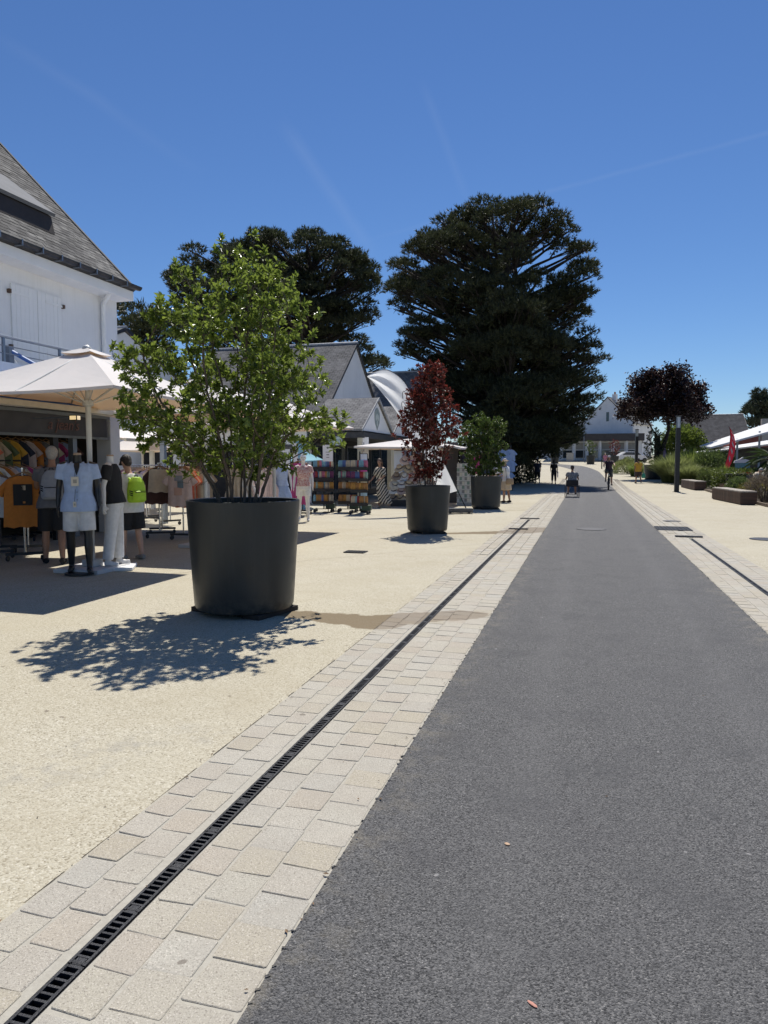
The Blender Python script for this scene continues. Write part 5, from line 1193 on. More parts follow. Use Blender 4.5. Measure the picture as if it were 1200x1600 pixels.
# folded goods on a table near the shop mouth
tb = thing('display_table', 'low display table with folded goods at the dark shop mouth', 'table', (-10.6, 9.6, 0), 0)
b = MB(); b.box(-.4, .4, -.9, .9, .72, .76); b.build('top', mat('shelf_wood', (.11, .07, .045), .7), tb)
for x in (-.36, .36):
    for y in (-.86, .86): b = MB(); b.box(x-.025, x+.025, y-.025, y+.025, 0, .72); b.build('leg', BLACKM, tb)
for (x, y, z, w, h, lb) in ((-11.0, 10.15, 1.86, .13, .20, 'small lit amber display lamp inside the dark shop'), (-11.0, 9.05, 1.72, .16, .12, 'glowing amber box in place of warm items at the left picture edge inside the shop')):
    l_ = thing('display_lamp', lb, 'lamp', (x, y, z)); b = MB(); b.box(-.05, .05, -w, w, 0, h*2); b.build('shade', em, l_); b = MB(); b.tube([(0, 0, h*2), (0, 0, 2.48-z)], .008, 5); b.build('cord', BLACKM, l_)  # second box is an added glow in place of warm-coloured items
# ------------------------------------------------------------------ pouch racks: folding stands with rows of small pouches
POU = {k: cloth('pouch_'+k, c) for k, c in dict(tan=(.42, .22, .08), amber=(.50, .27, .07), red=(.32, .05, .05), pink=(.50, .16, .24), aqua=(.20, .38, .46), blue=(.10, .16, .34), cream=(.55, .47, .34), plum=(.20, .06, .14), grey=(.22, .22, .24), mint=(.30, .42, .36)).items()}
pouch_me = {}
for k, m in POU.items():
    b = MB(); b.tube([(0, 0, 0), (0, 0, .02), (0, 0, .17), (0, 0, .19), (0, 0, .215)], [(.040, .012), (.046, .03), (.046, .026), (.030, .014), (.034, .018)], 8, flat=(0, 1, 0)); me = b.mesh('pouch', True); me.materials.append(m); pouch_me[k] = me
rowcol = [('aqua', 'pink', 'aqua', 'blue', 'cream', 'grey'), ('red', 'cream', 'pink', 'mint', 'plum', 'blue'), ('tan', 'amber', 'tan', 'cream', 'amber'), ('amber', 'tan', 'tan', 'amber', 'cream')]
for q, (x, y, wd, rzr) in enumerate(((-7.78, 20.6, .62, 14), (-7.05, 20.75, .56, 12), (-6.42, 20.0, .50, 10))):
    nm = ('left', 'middle', 'right')[q]
    st = thing('pouch_rack', ('leftmost black display rack with four rows of pouches', 'middle black display rack with four rows of pouches', 'rightmost black display rack with a green weight box')[q], 'display rack', (x, y, 0), R(rzr), 'pouch racks by the striped dress woman')
    b = MB(); b.tube([(0, 0, .1), (0, 0, 1.85)], .02, 8); b.build('post', BLACKM, st)
    for s in (-1, 1):
        f = MB(); f.box(s*.26-.02, s*.26+.02, -.28, .28, .08, .11); fo = f.build('foot', BLACKM, st)
        for v in (-1, 1): w = MB(); w.ball((s*.26, v*.25, .045), .045, 8, 6); w.build('castor', BLACKM, fo)
    f = MB(); f.box(-.26, .26, -.02, .02, .085, .105); f.build('cross_bar', BLACKM, st)
    wb = MB(); wb.box(.06, .34, -.12, .12, .11, .27); wb.build('weight_box', plain('weight_green', (.05, .09, .06), .6), st, bevel=.01)
    for ri, z in enumerate((1.43, 1.10, .77, .38)):
        t = MB(); t.box(-wd/2, wd/2, -.20, .02, z-.07, z-.055); t.box(-wd/2, wd/2, -.21, -.20, z-.13, z-.035); t.box(-wd/2, wd/2, .01, .02, z-.13, z+.16); t.build('tray', BLACKM, st)
        n = int(wd/.062)
        for k in range(n):
            o = link('pouch', pouch_me[rowcol[ri][(k//2 + q*2) % len(rowcol[ri])] if rnd.random() < .8 else rnd.choice(list(POU))]); lx = -wd/2+.04+k*(wd-.08)/(n-1); c, s_ = math.cos(R(rzr)), math.sin(R(rzr)); ly = -.11+rnd.uniform(-.02, .02)
            o.location = (x + lx*c - ly*s_, y + lx*s_ + ly*c, z-.054); o.rotation_euler = (0, 0, R(rzr)+rnd.uniform(-.3, .3))
            tag(o, 'small cloth pouch in the %s row of the %s pouch rack' % (('top', 'second', 'third', 'bottom')[ri], nm), 'pouch', 'pouches on the display racks')
# sign cards
def card(name, label, loc, rz, w, h, z0, post=True, marks=(), m=WHITE, octagon=False):
    root = thing(name, label, 'sign', loc, rz)
    if octagon:
        c = .06; pts = [(-w/2+c, z0), (w/2-c, z0), (w/2, z0+c), (w/2, z0+h-c), (w/2-c, z0+h), (-w/2+c, z0+h), (-w/2, z0+h-c), (-w/2, z0+c)]
        b = MB(); b.prism(pts, 'y', -.008, .008)
    else: b = MB(); b.box(-w/2, w/2, -.008, .008, z0, z0+h)
    b.build('board', m, root)
    if post: p = MB(); p.tube([(0, .02, 0), (0, .02, z0+h*.6)], .012, 6); p.box(-.16, .16, -.12, .16, 0, .02); p.build('post', BLACKM, root)
    for (x, z, ww, hh, col, shape) in marks:
        k = MB()
        if shape == 'd': k.prism([(x, z-hh/2), (x+ww/2, z), (x, z+hh/2), (x-ww/2, z)], 'y', -.012, -.0085)
        else: k.box(x-ww/2, x+ww/2, -.012, -.0085, z-hh/2, z+hh/2)
        k.build('mark', F_('m%d' % int(col[0]*100), col), root)
    return root
card('sign_card', 'tall white sign card with dark leaf mark above the pouch racks', (-7.55, 20.35, 0), R(10), .31, .50, 1.56, marks=((0, 1.97, .10, .07, (.12, .15, .13), 'd'), (0, 1.84, .13, .018, (.2, .2, .2), 'b'), (0, 1.76, .08, .03, (.2, .2, .2), 'b'), (0, 1.68, .09, .02, (.2, .2, .2), 'b')))
card('sign_card', 'pale eight cornered sign above the tall white card', (-7.5, 20.9, 0), R(10), .42, .27, 2.06, octagon=True, m=plain('sign_pale_aqua', (.52, .62, .62), .6), marks=((0, 2.2, .24, .10, (.36, .47, .47), 'b'),))
card('sign_card', 'narrow white sign card left of the tall white card', (-8.3, 19.6, 0), R(10), .16, .55, 1.55, marks=((0, 2.0, .07, .06, (.12, .15, .13), 'd'),))
card('hanging_banner', 'narrow white banner on the porch corner post', (-7.9, 25.1, 0), R(20), .36, .78, 1.68, marks=((0, 2.1, .03, .34, (.25, .25, .25), 'b'), (0, 1.82, .1, .05, (.3, .3, .3), 'd')))
card('notice_board', 'white notice panel on the pale blue door frame behind shrub', (-9.3, 20.9, 0), R(10), .5, .5, 1.45, marks=((0, 1.7, .3, .3, (.3, .34, .36), 'b'),))
for x, w_, c in ((-9.0, .18, (.20, .42, .58)),):
    b = MB(); b.box(-w_, w_, -.05, .05, 0, 2.3); o = b.build('door_panel', mat('pale_blue_paint', c, .6)); o.location = (x, 21.6, 0); tag(o, 'tall pale blue shutter panel behind the nearest shrub', 'panel')
# towel display: curved striped towel print
tw = thing('towel_display', 'tall towel panel in sky blue and hot pink beside the pouch racks', 'towel display', (-6.62, 20.9, 0), R(15))
for z0, z1, c in ((.12, .65, (.45, .62, .70)), (.65, 1.0, (.66, .55, .36)), (1.0, 1.22, (.45, .35, .62)), (1.22, 1.42, (.78, .12, .42)), (1.42, 1.62, (.42, .56, .80)), (1.62, 1.78, (.78, .80, .84))):
    b = MB(); b.grid(lambda u, v: (-.05+.20*u, -.30-.04*math.sin(math.pi*u), z0+(z1-z0)*v), 8, 1); b.build('towel', plain('towel_%d' % int(z0*100), c, .9), tw, solid=.01)
b = MB(); b.box(-.06, .17, -.28, -.25, 0, 1.80); b.build('back_panel', BLACKM, tw)

# ------------------------------------------------------------------ hat stand
hs_ = thing('hat_stand', 'wide tiered stand of straw hats behind the red shrub', 'hat stand', (-5.9, 24.4, 0), R(14))
b = MB(); b.box(-.75, .75, -.4, .4, 0, .22); b.build('plinth', mat('plinth_dark', (.04, .038, .036), .7), hs_)
b = MB(); b.tube([(0, 0, .2), (0, 0, 1.95)], .03, 8); b.build('post', BLACKM, hs_)
for z in (.42, .72, 1.02, 1.32): b = MB(); b.box(-.62+z*.12, .62-z*.12, -.02, .02, z-.02, z); b.build('peg_bar', BLACKM, hs_)
HATM = [mat('straw_'+n, c, .9, .12, 40, .4, 300) for n, c in (('natural', (.58, .47, .32)), ('pale', (.70, .64, .52)), ('white', (.76, .74, .69)), ('pinkish', (.55, .42, .38)), ('taupe', (.34, .27, .21)))]
def hat_mesh(m, brim, crown, drop, band):
    b = MB(); b.lathe([(brim, -.02-drop), (brim*.8, -.005), (.095, 0), (.092, crown*.55), (.082, crown*.9), (.05, crown), (.001, crown*.97)], 18, sx=1, sy=1.12); return b
k = 0
for row, (z, n, wd) in enumerate(((.30, 6, .66), (.56, 6, .64), (.80, 6, .60), (1.06, 5, .54), (1.34, 4, .44), (1.62, 3, .26))):
    for i in range(n):
        for fb in ((0,) if row < 5 else (0,)):
            o = thing('straw_hat', 'straw hat in the %s tier of the hat stand' % ('lowest', 'second lowest', 'third', 'fourth', 'fifth', 'topmost')[row], 'hat', (0, 0, 0), 0, 'hats on the hat stand')
            lx = -wd + 2*wd*i/(n-1); ly = -.16 + rnd.uniform(-.05, .05); c, s_ = math.cos(R(14)), math.sin(R(14))
            o.location = (-5.9+lx*c-ly*s_, 24.4+lx*s_+ly*c, z+rnd.uniform(-.02, .02)); o.rotation_euler = (R(35)+rnd.uniform(-.2, .2), rnd.uniform(-.25, .25), R(14)+rnd.uniform(-.4, .4))
            m = HATM[rnd.randrange(5)]; cr = rnd.uniform(.10, .13)
            hat_mesh(m, rnd.uniform(.16, .21), cr, rnd.uniform(-.02, .06), 0).build('straw', m, o, smooth=True, solid=.004)
            bd = MB(); bd.lathe([(.0975, .004), (.0955, .035)], 18, sy=1.12); bd.build('band', K[rnd.choice(('black', 'navy', 'brown', 'mauve'))], o, solid=.003)
# postcard rack, beach goods and dark display block right of the flag
pc = thing('postcard_rack', 'wire rack with rows of red and white postcards beside third planter', 'postcard rack', (-4.15, 25.4, 0), R(12))
b = MB(); b.box(-.32, .32, 0, .04, 0, 1.5); b.build('frame', mat('rack_grey', (.45, .45, .45), .5), pc)
for r_ in range(9):
    s = MB(); s.box(-.33, .33, -.05, 0, .1+r_*.155, .115+r_*.155); s.build('shelf', WHITE, pc)
    for c_ in range(7):
        q = MB(); q.box(-.315+c_*.09, -.235+c_*.09, -.03, -.02, .12+r_*.155, .23+r_*.155); q.build('postcard', F_('pc%d' % ((r_*3+c_) % 5), ((.45, .12, .09), (.55, .53, .5), (.32, .2, .16), (.5, .3, .25), (.4, .36, .32))[(r_*3+c_) % 5] if r_ in (1, 2, 4, 5) else ((.7, .7, .68), (.25, .35, .3), (.6, .6, .6), (.3, .3, .3), (.7, .68, .6))[(r_+c_) % 5]), pc)
dp = thing('display_cabinet', 'dark grey display cabinet behind the white feather flag', 'cabinet', (-5.0, 27.0, 0), R(10))
b = MB(); b.box(-.28, .28, -.3, .3, 0, 2.3); b.build('carcass', mat('cabinet_dark', (.045, .045, .05), .6), dp)
b = MB(); b.box(-1.0, -.3, -.3, .3, .1, 2.1); b.build('side_panel', mat('panel_cream', (.55, .54, .50), .7), dp)
for i, (x, y, z, c) in enumerate(((-4.35, 26.6, 0, 'navy'), (-4.05, 26.9, 0, 'mauve'), (-3.95, 26.3, 0, 'magenta'))):
    garment('hanging_dress', ('dark blue beach dress hung behind the third planter', 'purple beach dress hung behind the third planter', 'red pink beach dress hung behind the third planter')[i], 'dress', (x, y, 1.95), R(20), K[c], i, None, w=.2, l=.8)
rr = rail('rail with beach dresses behind the third planter', (-4.15, 26.6, 0), R(-65), 1.1, 2.0, BLACKM)
# white and blue clothes piled on a stall in the great tree's shade
stl = thing('market_stall', 'dark market stall in the shade of the great tree', 'stall', (-5.0, 39.5, ter(39.5)), R(10))
b = MB(); b.box(-1.1, 1.1, -.5, .5, .7, .78); b.build('counter', DARK, stl)
b = MB(); b.box(-1.1, 1.1, -.48, -.46, 0, .7); b.build('skirt', K['navy'], stl)
for x in (-1.05, 1.05): b = MB(); b.box(x-.03, x+.03, .4, .46, 0, 2.5); b.build('post', BLACKM, stl)
b = MB(); b.box(-1.05, 1.05, .41, .45, 2.3, 2.34); b.build('top_bar', BLACKM, stl)
for i, (lx, z, c, kd) in enumerate(((.62, 2.32, 'sky', 'hanging_shirt'), (.95, 2.3, 'blue', 'hanging_shirt'), (.25, 1.75, 'navy', 'hanging_shirt'), (.95, 1.72, 'blue', 'hanging_shirt'), (-.1, 1.62, 'grey', 'hanging_shirt'), (.45, 1.35, 'sky', 'hanging_shirt'), (.85, 1.1, 'blue', 'hanging_shirt'), (-.55, 1.6, 'grey', 'hanging_shirt'))):
    c_, s_ = math.cos(R(10)), math.sin(R(10)); garment(kd, '%s shirt hung %s on the dark stall under the great tree' % ({'sky': 'bright blue', 'blue': 'pale blue', 'navy': 'navy', 'grey': 'grey'}[c], 'high' if z > 2 else 'midway' if z > 1.5 else 'low'), 'shirt', (-5.0+lx*c_+.56*s_*.9, 39.5+lx*s_-.56*c_, z), R(10)+rnd.uniform(-.2, .2), K[c], i, 'shirts on the stall under the great tree', w=.26, l=.62)

# ------------------------------------------------------------------ white feather flag on a weighted foot
FLAGM = mat('white_flag_cloth', (.86, .87, .88), .8, .03, 1.5, trans=.5)
fg = thing('feather_flag', 'tall white feather flag bent over by the wind behind red shrub', 'flag', (-3.42, 21.1, 0), R(15.85))
# local x runs across the picture, z up; pole curve from foot to tip
pole = [(.0, 0, .12), (-.35, 0, .85), (-.78, 0, 1.75), (-1.25, .02, 2.75), (-1.72, .04, 3.68), (-2.0, .05, 4.05), (-2.38, .06, 4.27), (-2.72, .07, 4.22), (-2.98, .08, 4.08)]
def crv(pts, t):
    n = len(pts)-1; s = min(t*n, n-1e-6); i = int(s); f = s-i; p = [np.array(pts[max(0, min(n, i+k))]) for k in (-1, 0, 1, 2)]
    return .5*((2*p[1]) + (-p[0]+p[2])*f + (2*p[0]-5*p[1]+4*p[2]-p[3])*f*f + (-p[0]+3*p[1]-3*p[2]+p[3])*f**3)
b = MB(); b.tube([crv(pole, i/28) for i in range(29)], [.018-.011*i/28 for i in range(29)], 7); b.build('pole', BLACKM, fg, smooth=True)
free = [(-.72, 0, .55), (-.98, -.05, 1.0), (-1.22, -.08, 1.55), (-1.55, -.10, 2.15), (-1.90, -.10, 2.72), (-2.25, -.06, 3.22), (-2.55, 0, 3.60), (-2.80, .05, 3.90), (-2.97, .08, 4.07)]
def fl(u, v):
    a = crv(pole, .10+.90*v); c = crv(free, v); p = a + (c-a)*u
    rip = .035*math.sin(u*7+v*9)*u + .06*math.sin((u*1.1-v*.35)*13)*min(1, u*2)*max(0, min(1, (v-.4)*3))
    return (p[0], p[1]+rip, p[2])
b = MB(); b.grid(fl, 14, 44); fo = b.build('flag_cloth', FLAGM, fg, smooth=True)
# ring-shaped letters printed along the cloth
LETM = F_('letter_grey', (.20, .20, .22))
def stroke(pts, nm='letter'):
    q = MB()
    for side in (-.018,):
        vs = []
        for i, (u, v) in enumerate(pts):
            a = np.array(fl(u, v)); vs.append(a + np.array([0, side, 0]))
        q.tube(vs, [(.011, .011)]*len(vs), 5)
    q.build(nm, LETM, fo)
def ring(u0, v0, ru, rv, a0=0, a1=360): return [(u0+ru*math.cos(R(a0+(a1-a0)*i/20)), v0+rv*math.sin(R(a0+(a1-a0)*i/20))) for i in range(21)]
stroke(ring(.36, .50, .13, .030, 40, 320)); stroke(ring(.62, .50, .11, .030)); stroke(ring(.84, .50, .10, .030, -90, 90) + [(.84, .53), (.84, .47)])
b = MB(); b.box(-.62, .18, -.16, .16, .03, .16); b.build('foot_weight', mat('rubber_grey', (.09, .09, .09), .85, .2, 8), fg, bevel=.02)
for x in (-.5, .06): q = MB(); q.tube([(x, -.2, .04), (x, .2, .04)], .035, 8); q.build('foot_bar', BLACKM, fg)
# red feather flag in the garden, far purple flag
rf = thing('feather_flag', 'red feather flag standing in the right garden', 'flag', (8.15, 48, .05), R(-6))
REDF = mat('red_flag_cloth', (.50, .03, .05), .7, .1, 3, trans=.25)
pl = [(-.1, 0, 0), (-.05, 0, .9), (.22, 0, 1.9), (.33, 0, 2.9), (.30, 0, 3.5), (.22, 0, 3.72)]; fr2 = [(.16, 0, .72), (.33, .03, 1.15), (.55, .05, 1.85), (.64, .05, 2.5), (.52, .03, 3.2), (.24, 0, 3.72)]
b = MB(); b.tube([crv(pl, i/14) for i in range(15)], .015, 6); b.build('pole', BLACKM, rf)
b = MB(); b.grid(lambda u, v: tuple(crv(pl, .22+.78*v) + (crv(fr2, v)-crv(pl, .22+.78*v))*u + np.array([0, .05*math.sin(v*17+u*4)*u, 0])), 6, 26); b.build('flag_cloth', REDF, rf, smooth=True)
for v in (.25, .38, .5, .62, .74): q = MB(); q.grid(lambda u, w: tuple(crv(pl, .22+.78*(v+.05*w)) + (crv(fr2, v+.05*w)-crv(pl, .22+.78*(v+.05*w)))*(.35+.35*u) + np.array([0, -.03+.05*math.sin((v+.05*w)*17+(.35+.35*u)*4)*(.35+.35*u), 0])), 2, 2); q.build('lettering', F_('flag_white', (.6, .55, .55)), rf)
pf = thing('feather_flag', 'thin purple flag leaning behind the tall grasses by the lamp', 'flag', (6.6, 64, ter(64)), R(-6))
b = MB(); b.tube([(0, 0, 0), (0, 0, 1.2), (-.25, 0, 2.6)], .02, 6); b.build('pole', BLACKM, pf)
b = MB(); b.grid(lambda u, v: (.0-.25*v-.30*u*math.sin(math.pi*(v*.8+.2)), .03*math.sin(v*9)*u, 1.0+1.75*v), 4, 12); b.build('flag_cloth', mat('purple_flag', (.16, .14, .28), .8, trans=.2), pf, smooth=True, solid=.004)

# ------------------------------------------------------------------ lamp posts and benches
def lamp_post(label, loc, h, w=.19, head=.62):
    root = thing('lamp_post', label, 'lamp post', loc, R(8), 'square black lamp posts')
    b = MB(); b.box(-w/2, w/2, -w/2, w/2, .02, h-head); b.build('mast', BLACKM, root, bevel=.01)
    b = MB(); b.box(-w/2-.06, w/2+.06, -w/2-.06, w/2+.06, 0, .02); b.build('base_flange', BLACKM, root)
    for sx in (-1, 1):
        for sy in (-1, 1): q = MB(); q.box(sx*(w/2-.03)-.014, sx*(w/2-.03)+.014, sy*(w/2-.03)-.014, sy*(w/2-.03)+.014, h-head, h-.05); q.build('head_bar', STEEL, root)
    b = MB(); b.box(-w/2+.035, w/2-.035, -w/2+.035, w/2-.035, h-head+.002, h-.052); b.build('diffuser', mat('lamp_diffuser', (.50, .55, .60), .2, .05, 3), root)
    b = MB(); b.box(-w/2-.02, w/2+.02, -w/2-.02, w/2+.02, h-.05, h); b.build('cap', BLACKM, root, bevel=.01)
    return root
lamp_post('near square black lamp post on the right pavement', (4.56, 39.8, ter(39.8)), 3.95, .21)
lamp_post('farther square black lamp post left of the purple tree', (4.15, 65, ter(65)), 4.1, .24)
b = MB(); b.tube([(0, 0, 0), (0, 0, 7.6)], [.07, .05], 8); b.tube([(0, 0, 7.5), (.5, 0, 7.75)], .03, 6); o = b.build('street_light', STEEL); o.location = (-.35, 104, ter(104)); tag(o, 'thin grey street light pole in front of the far gable', 'street light', kind='thing')
BENCH = [mat('bench_wood_'+k, c, .75, .22, 5, .3, 30, island=.12) for k, c in (('a', (.105, .062, .043)), ('b', (.085, .052, .038)))]
TOPW = mat('bench_top_pale', (.36, .32, .27), .8, .15, 5, .3, 30)  # seat slats much paler than the side boards
def bench(label, loc, rz, L, W, H):
    root = thing('box_bench', label, 'bench', loc, rz, 'wooden box benches by the garden')
    b = MB(); b.box(-W/2+.035, W/2-.035, -L/2+.035, L/2-.035, .0, H-.05); b.build('core', DARK, root)
    n = int(L/.145); wd = L/n
    sm = MB(); sm.box(-.014, .014, -wd/2+.005, wd/2-.005, .03, H-.047); me = [None, None]
    for k in (0, 1): me[k] = sm.mesh('side_board'); me[k].materials.append(BENCH[k])
    for s in (-1, 1):
        for i in range(n): o = link('side_board', rnd.choice(me), root); o.location = (s*(W/2-.018)+rnd.uniform(-.002, .002), -L/2+wd*(i+.5), 0)
    nr = 3; hh = (H-.08)/nr; em_ = MB(); em_.box(-W/2+.004, W/2-.004, -.014, .014, .004, hh-.006)
    for k in (0, 1): me[k] = em_.mesh('end_board'); me[k].materials.append(BENCH[k])
    for s in (-1, 1):
        for i in range(nr): o = link('end_board', rnd.choice(me), root); o.location = (0, s*(L/2-.004+.012), .03+hh*i)
    nt = 4; tw_ = W/nt; tm = MB(); tm.box(-tw_/2+.005, tw_/2-.005, -L/2-.012, L/2+.012, H-.045, H); mt = tm.mesh('seat_slat'); mt.materials.append(TOPW)
    for i in range(nt): o = link('seat_slat', mt, root); o.location = (-W/2+tw_*(i+.5), 0, rnd.uniform(0, .002))
    return root
bench('near brown wooden box bench at the garden edge', (5.52, 30.35, 0), R(3.5), 4.3, .56, .50)
bench('farther brown wooden box bench near the lamp post', (5.95, 44.3, ter(44)), R(2), 4.4, .60, .50)
# garden furniture: teal stall with pointed white top, chairs
tl = thing('ice_cream_kiosk', 'small teal box kiosk with pointed white top in the right garden', 'kiosk', (9.6, 50, .08), R(-8))
b = MB(); b.box(-.42, .42, -.3, .3, .35, 1.45); b.build('body', mat('teal_paint', (.16, .33, .36), .5), tl)
b = MB(); b.prism([(-.5, 1.45), (.5, 1.45), (.46, 1.58), (.18, 1.68), (0, 1.82), (-.18, 1.68), (-.46, 1.58)], 'y', -.36, .36); b.build('roof', WHITE, tl)
b = MB(); b.box(-.36, .36, -.24, .24, 0, .35); b.build('wheels_box', DARK, tl)
def chair(label, loc, rz, m):
    root = thing('terrace_chair', label, 'chair', loc, rz, 'terrace chairs in the right garden')
    b = MB(); b.box(-.23, .23, -.22, .22, .43, .46); b.build('seat', m, root)
    b = MB(); b.box(-.23, .23, -.25, -.22, .46, .88); b.build('backrest', m, root)
    for x in (-.2, .2):
        for y in (-.2, .2): q = MB(); q.tube([(x, y, .43), (x*1.1, y*1.15, 0)], .014, 5); q.build('leg', m, root)
    return root
cw = plain('chair_white', (.72, .72, .70), .5); cg = plain('chair_grey', (.1, .1, .11), .5)
chair('white terrace chair right of the person in cream', (9.15, 40.6, .02), R(80), cw)
chair('grey terrace chair hidden under the person in cream', (8.25, 40.1, .02), R(-60), cg)
chair('grey terrace chair farther back below the awning', (10.6, 48, .05), R(20), cg)
# parked cars by the cafe
def car(label, loc, rz, m):
    root = thing('parked_car', label, 'car', loc, rz, 'cars parked by the cafe')
    b = MB(); b.prism([(-2.05, .35), (2.05, .35), (2.1, .62), (1.95, .88), (1.05, .98), (.45, 1.42), (-1.25, 1.45), (-1.95, 1.0), (-2.1, .7)], 'y', -.85, .85); b.build('body', m, root, bevel=.08)
    for s in (-1, 1):
        g = MB(); g.prism([(.86, 1.0), (.40, 1.36), (-1.18, 1.38), (-1.65, 1.02)], 'y', s*.852, s*.862); g.build('side_window', GLASS, root)
        for x in (-1.3, 1.3):
            w = MB(); w.lathe([(.001, -.1), (.3, -.1), (.32, 0), (.3, .1), (.001, .1)], 16); wo = w.build('wheel', BLACKM, root); wo.rotation_euler = (R(90), 0, 0); wo.location = (x, s*.78, .32)
    g = MB(); g.add([(1.02, -.7, 1.01), (1.02, .7, 1.01), (.50, .64, 1.40), (.50, -.64, 1.40)], [(0, 1, 2, 3)]); g.build('windscreen', GLASS, root, solid=.02)
    return root
car('white car parked right of the far cafe', (6.0, 101, ter(101)), R(15), mat('car_white', (.75, .75, .75), .25, .03, 2, coat=.5))
car('dark car parked behind the far red shrub', (4.2, 103.5, ter(103)), R(0), mat('car_dark', (.03, .032, .036), .25, .05, 2, coat=.5))
bd = thing('bollard', 'short dark bollard by the far end of the road', 'bollard', (1.7, 84, ter(84)))
b = MB(); b.lathe([(.06, 0), (.06, .9), (.07, .92), (.07, 1.0), (.04, 1.04)], 12); b.build('post', BLACKM, bd)
b = MB(); b.box(-.5, .5, -.3, .3, 0, 1.25); o = b.build('utility_box', mat('box_beige', (.42, .40, .36), .8), bevel=.02); o.location = (-2.2, 103.5, ter(103)); tag(o, 'pale square utility box left of the far cafe planter', 'utility box')
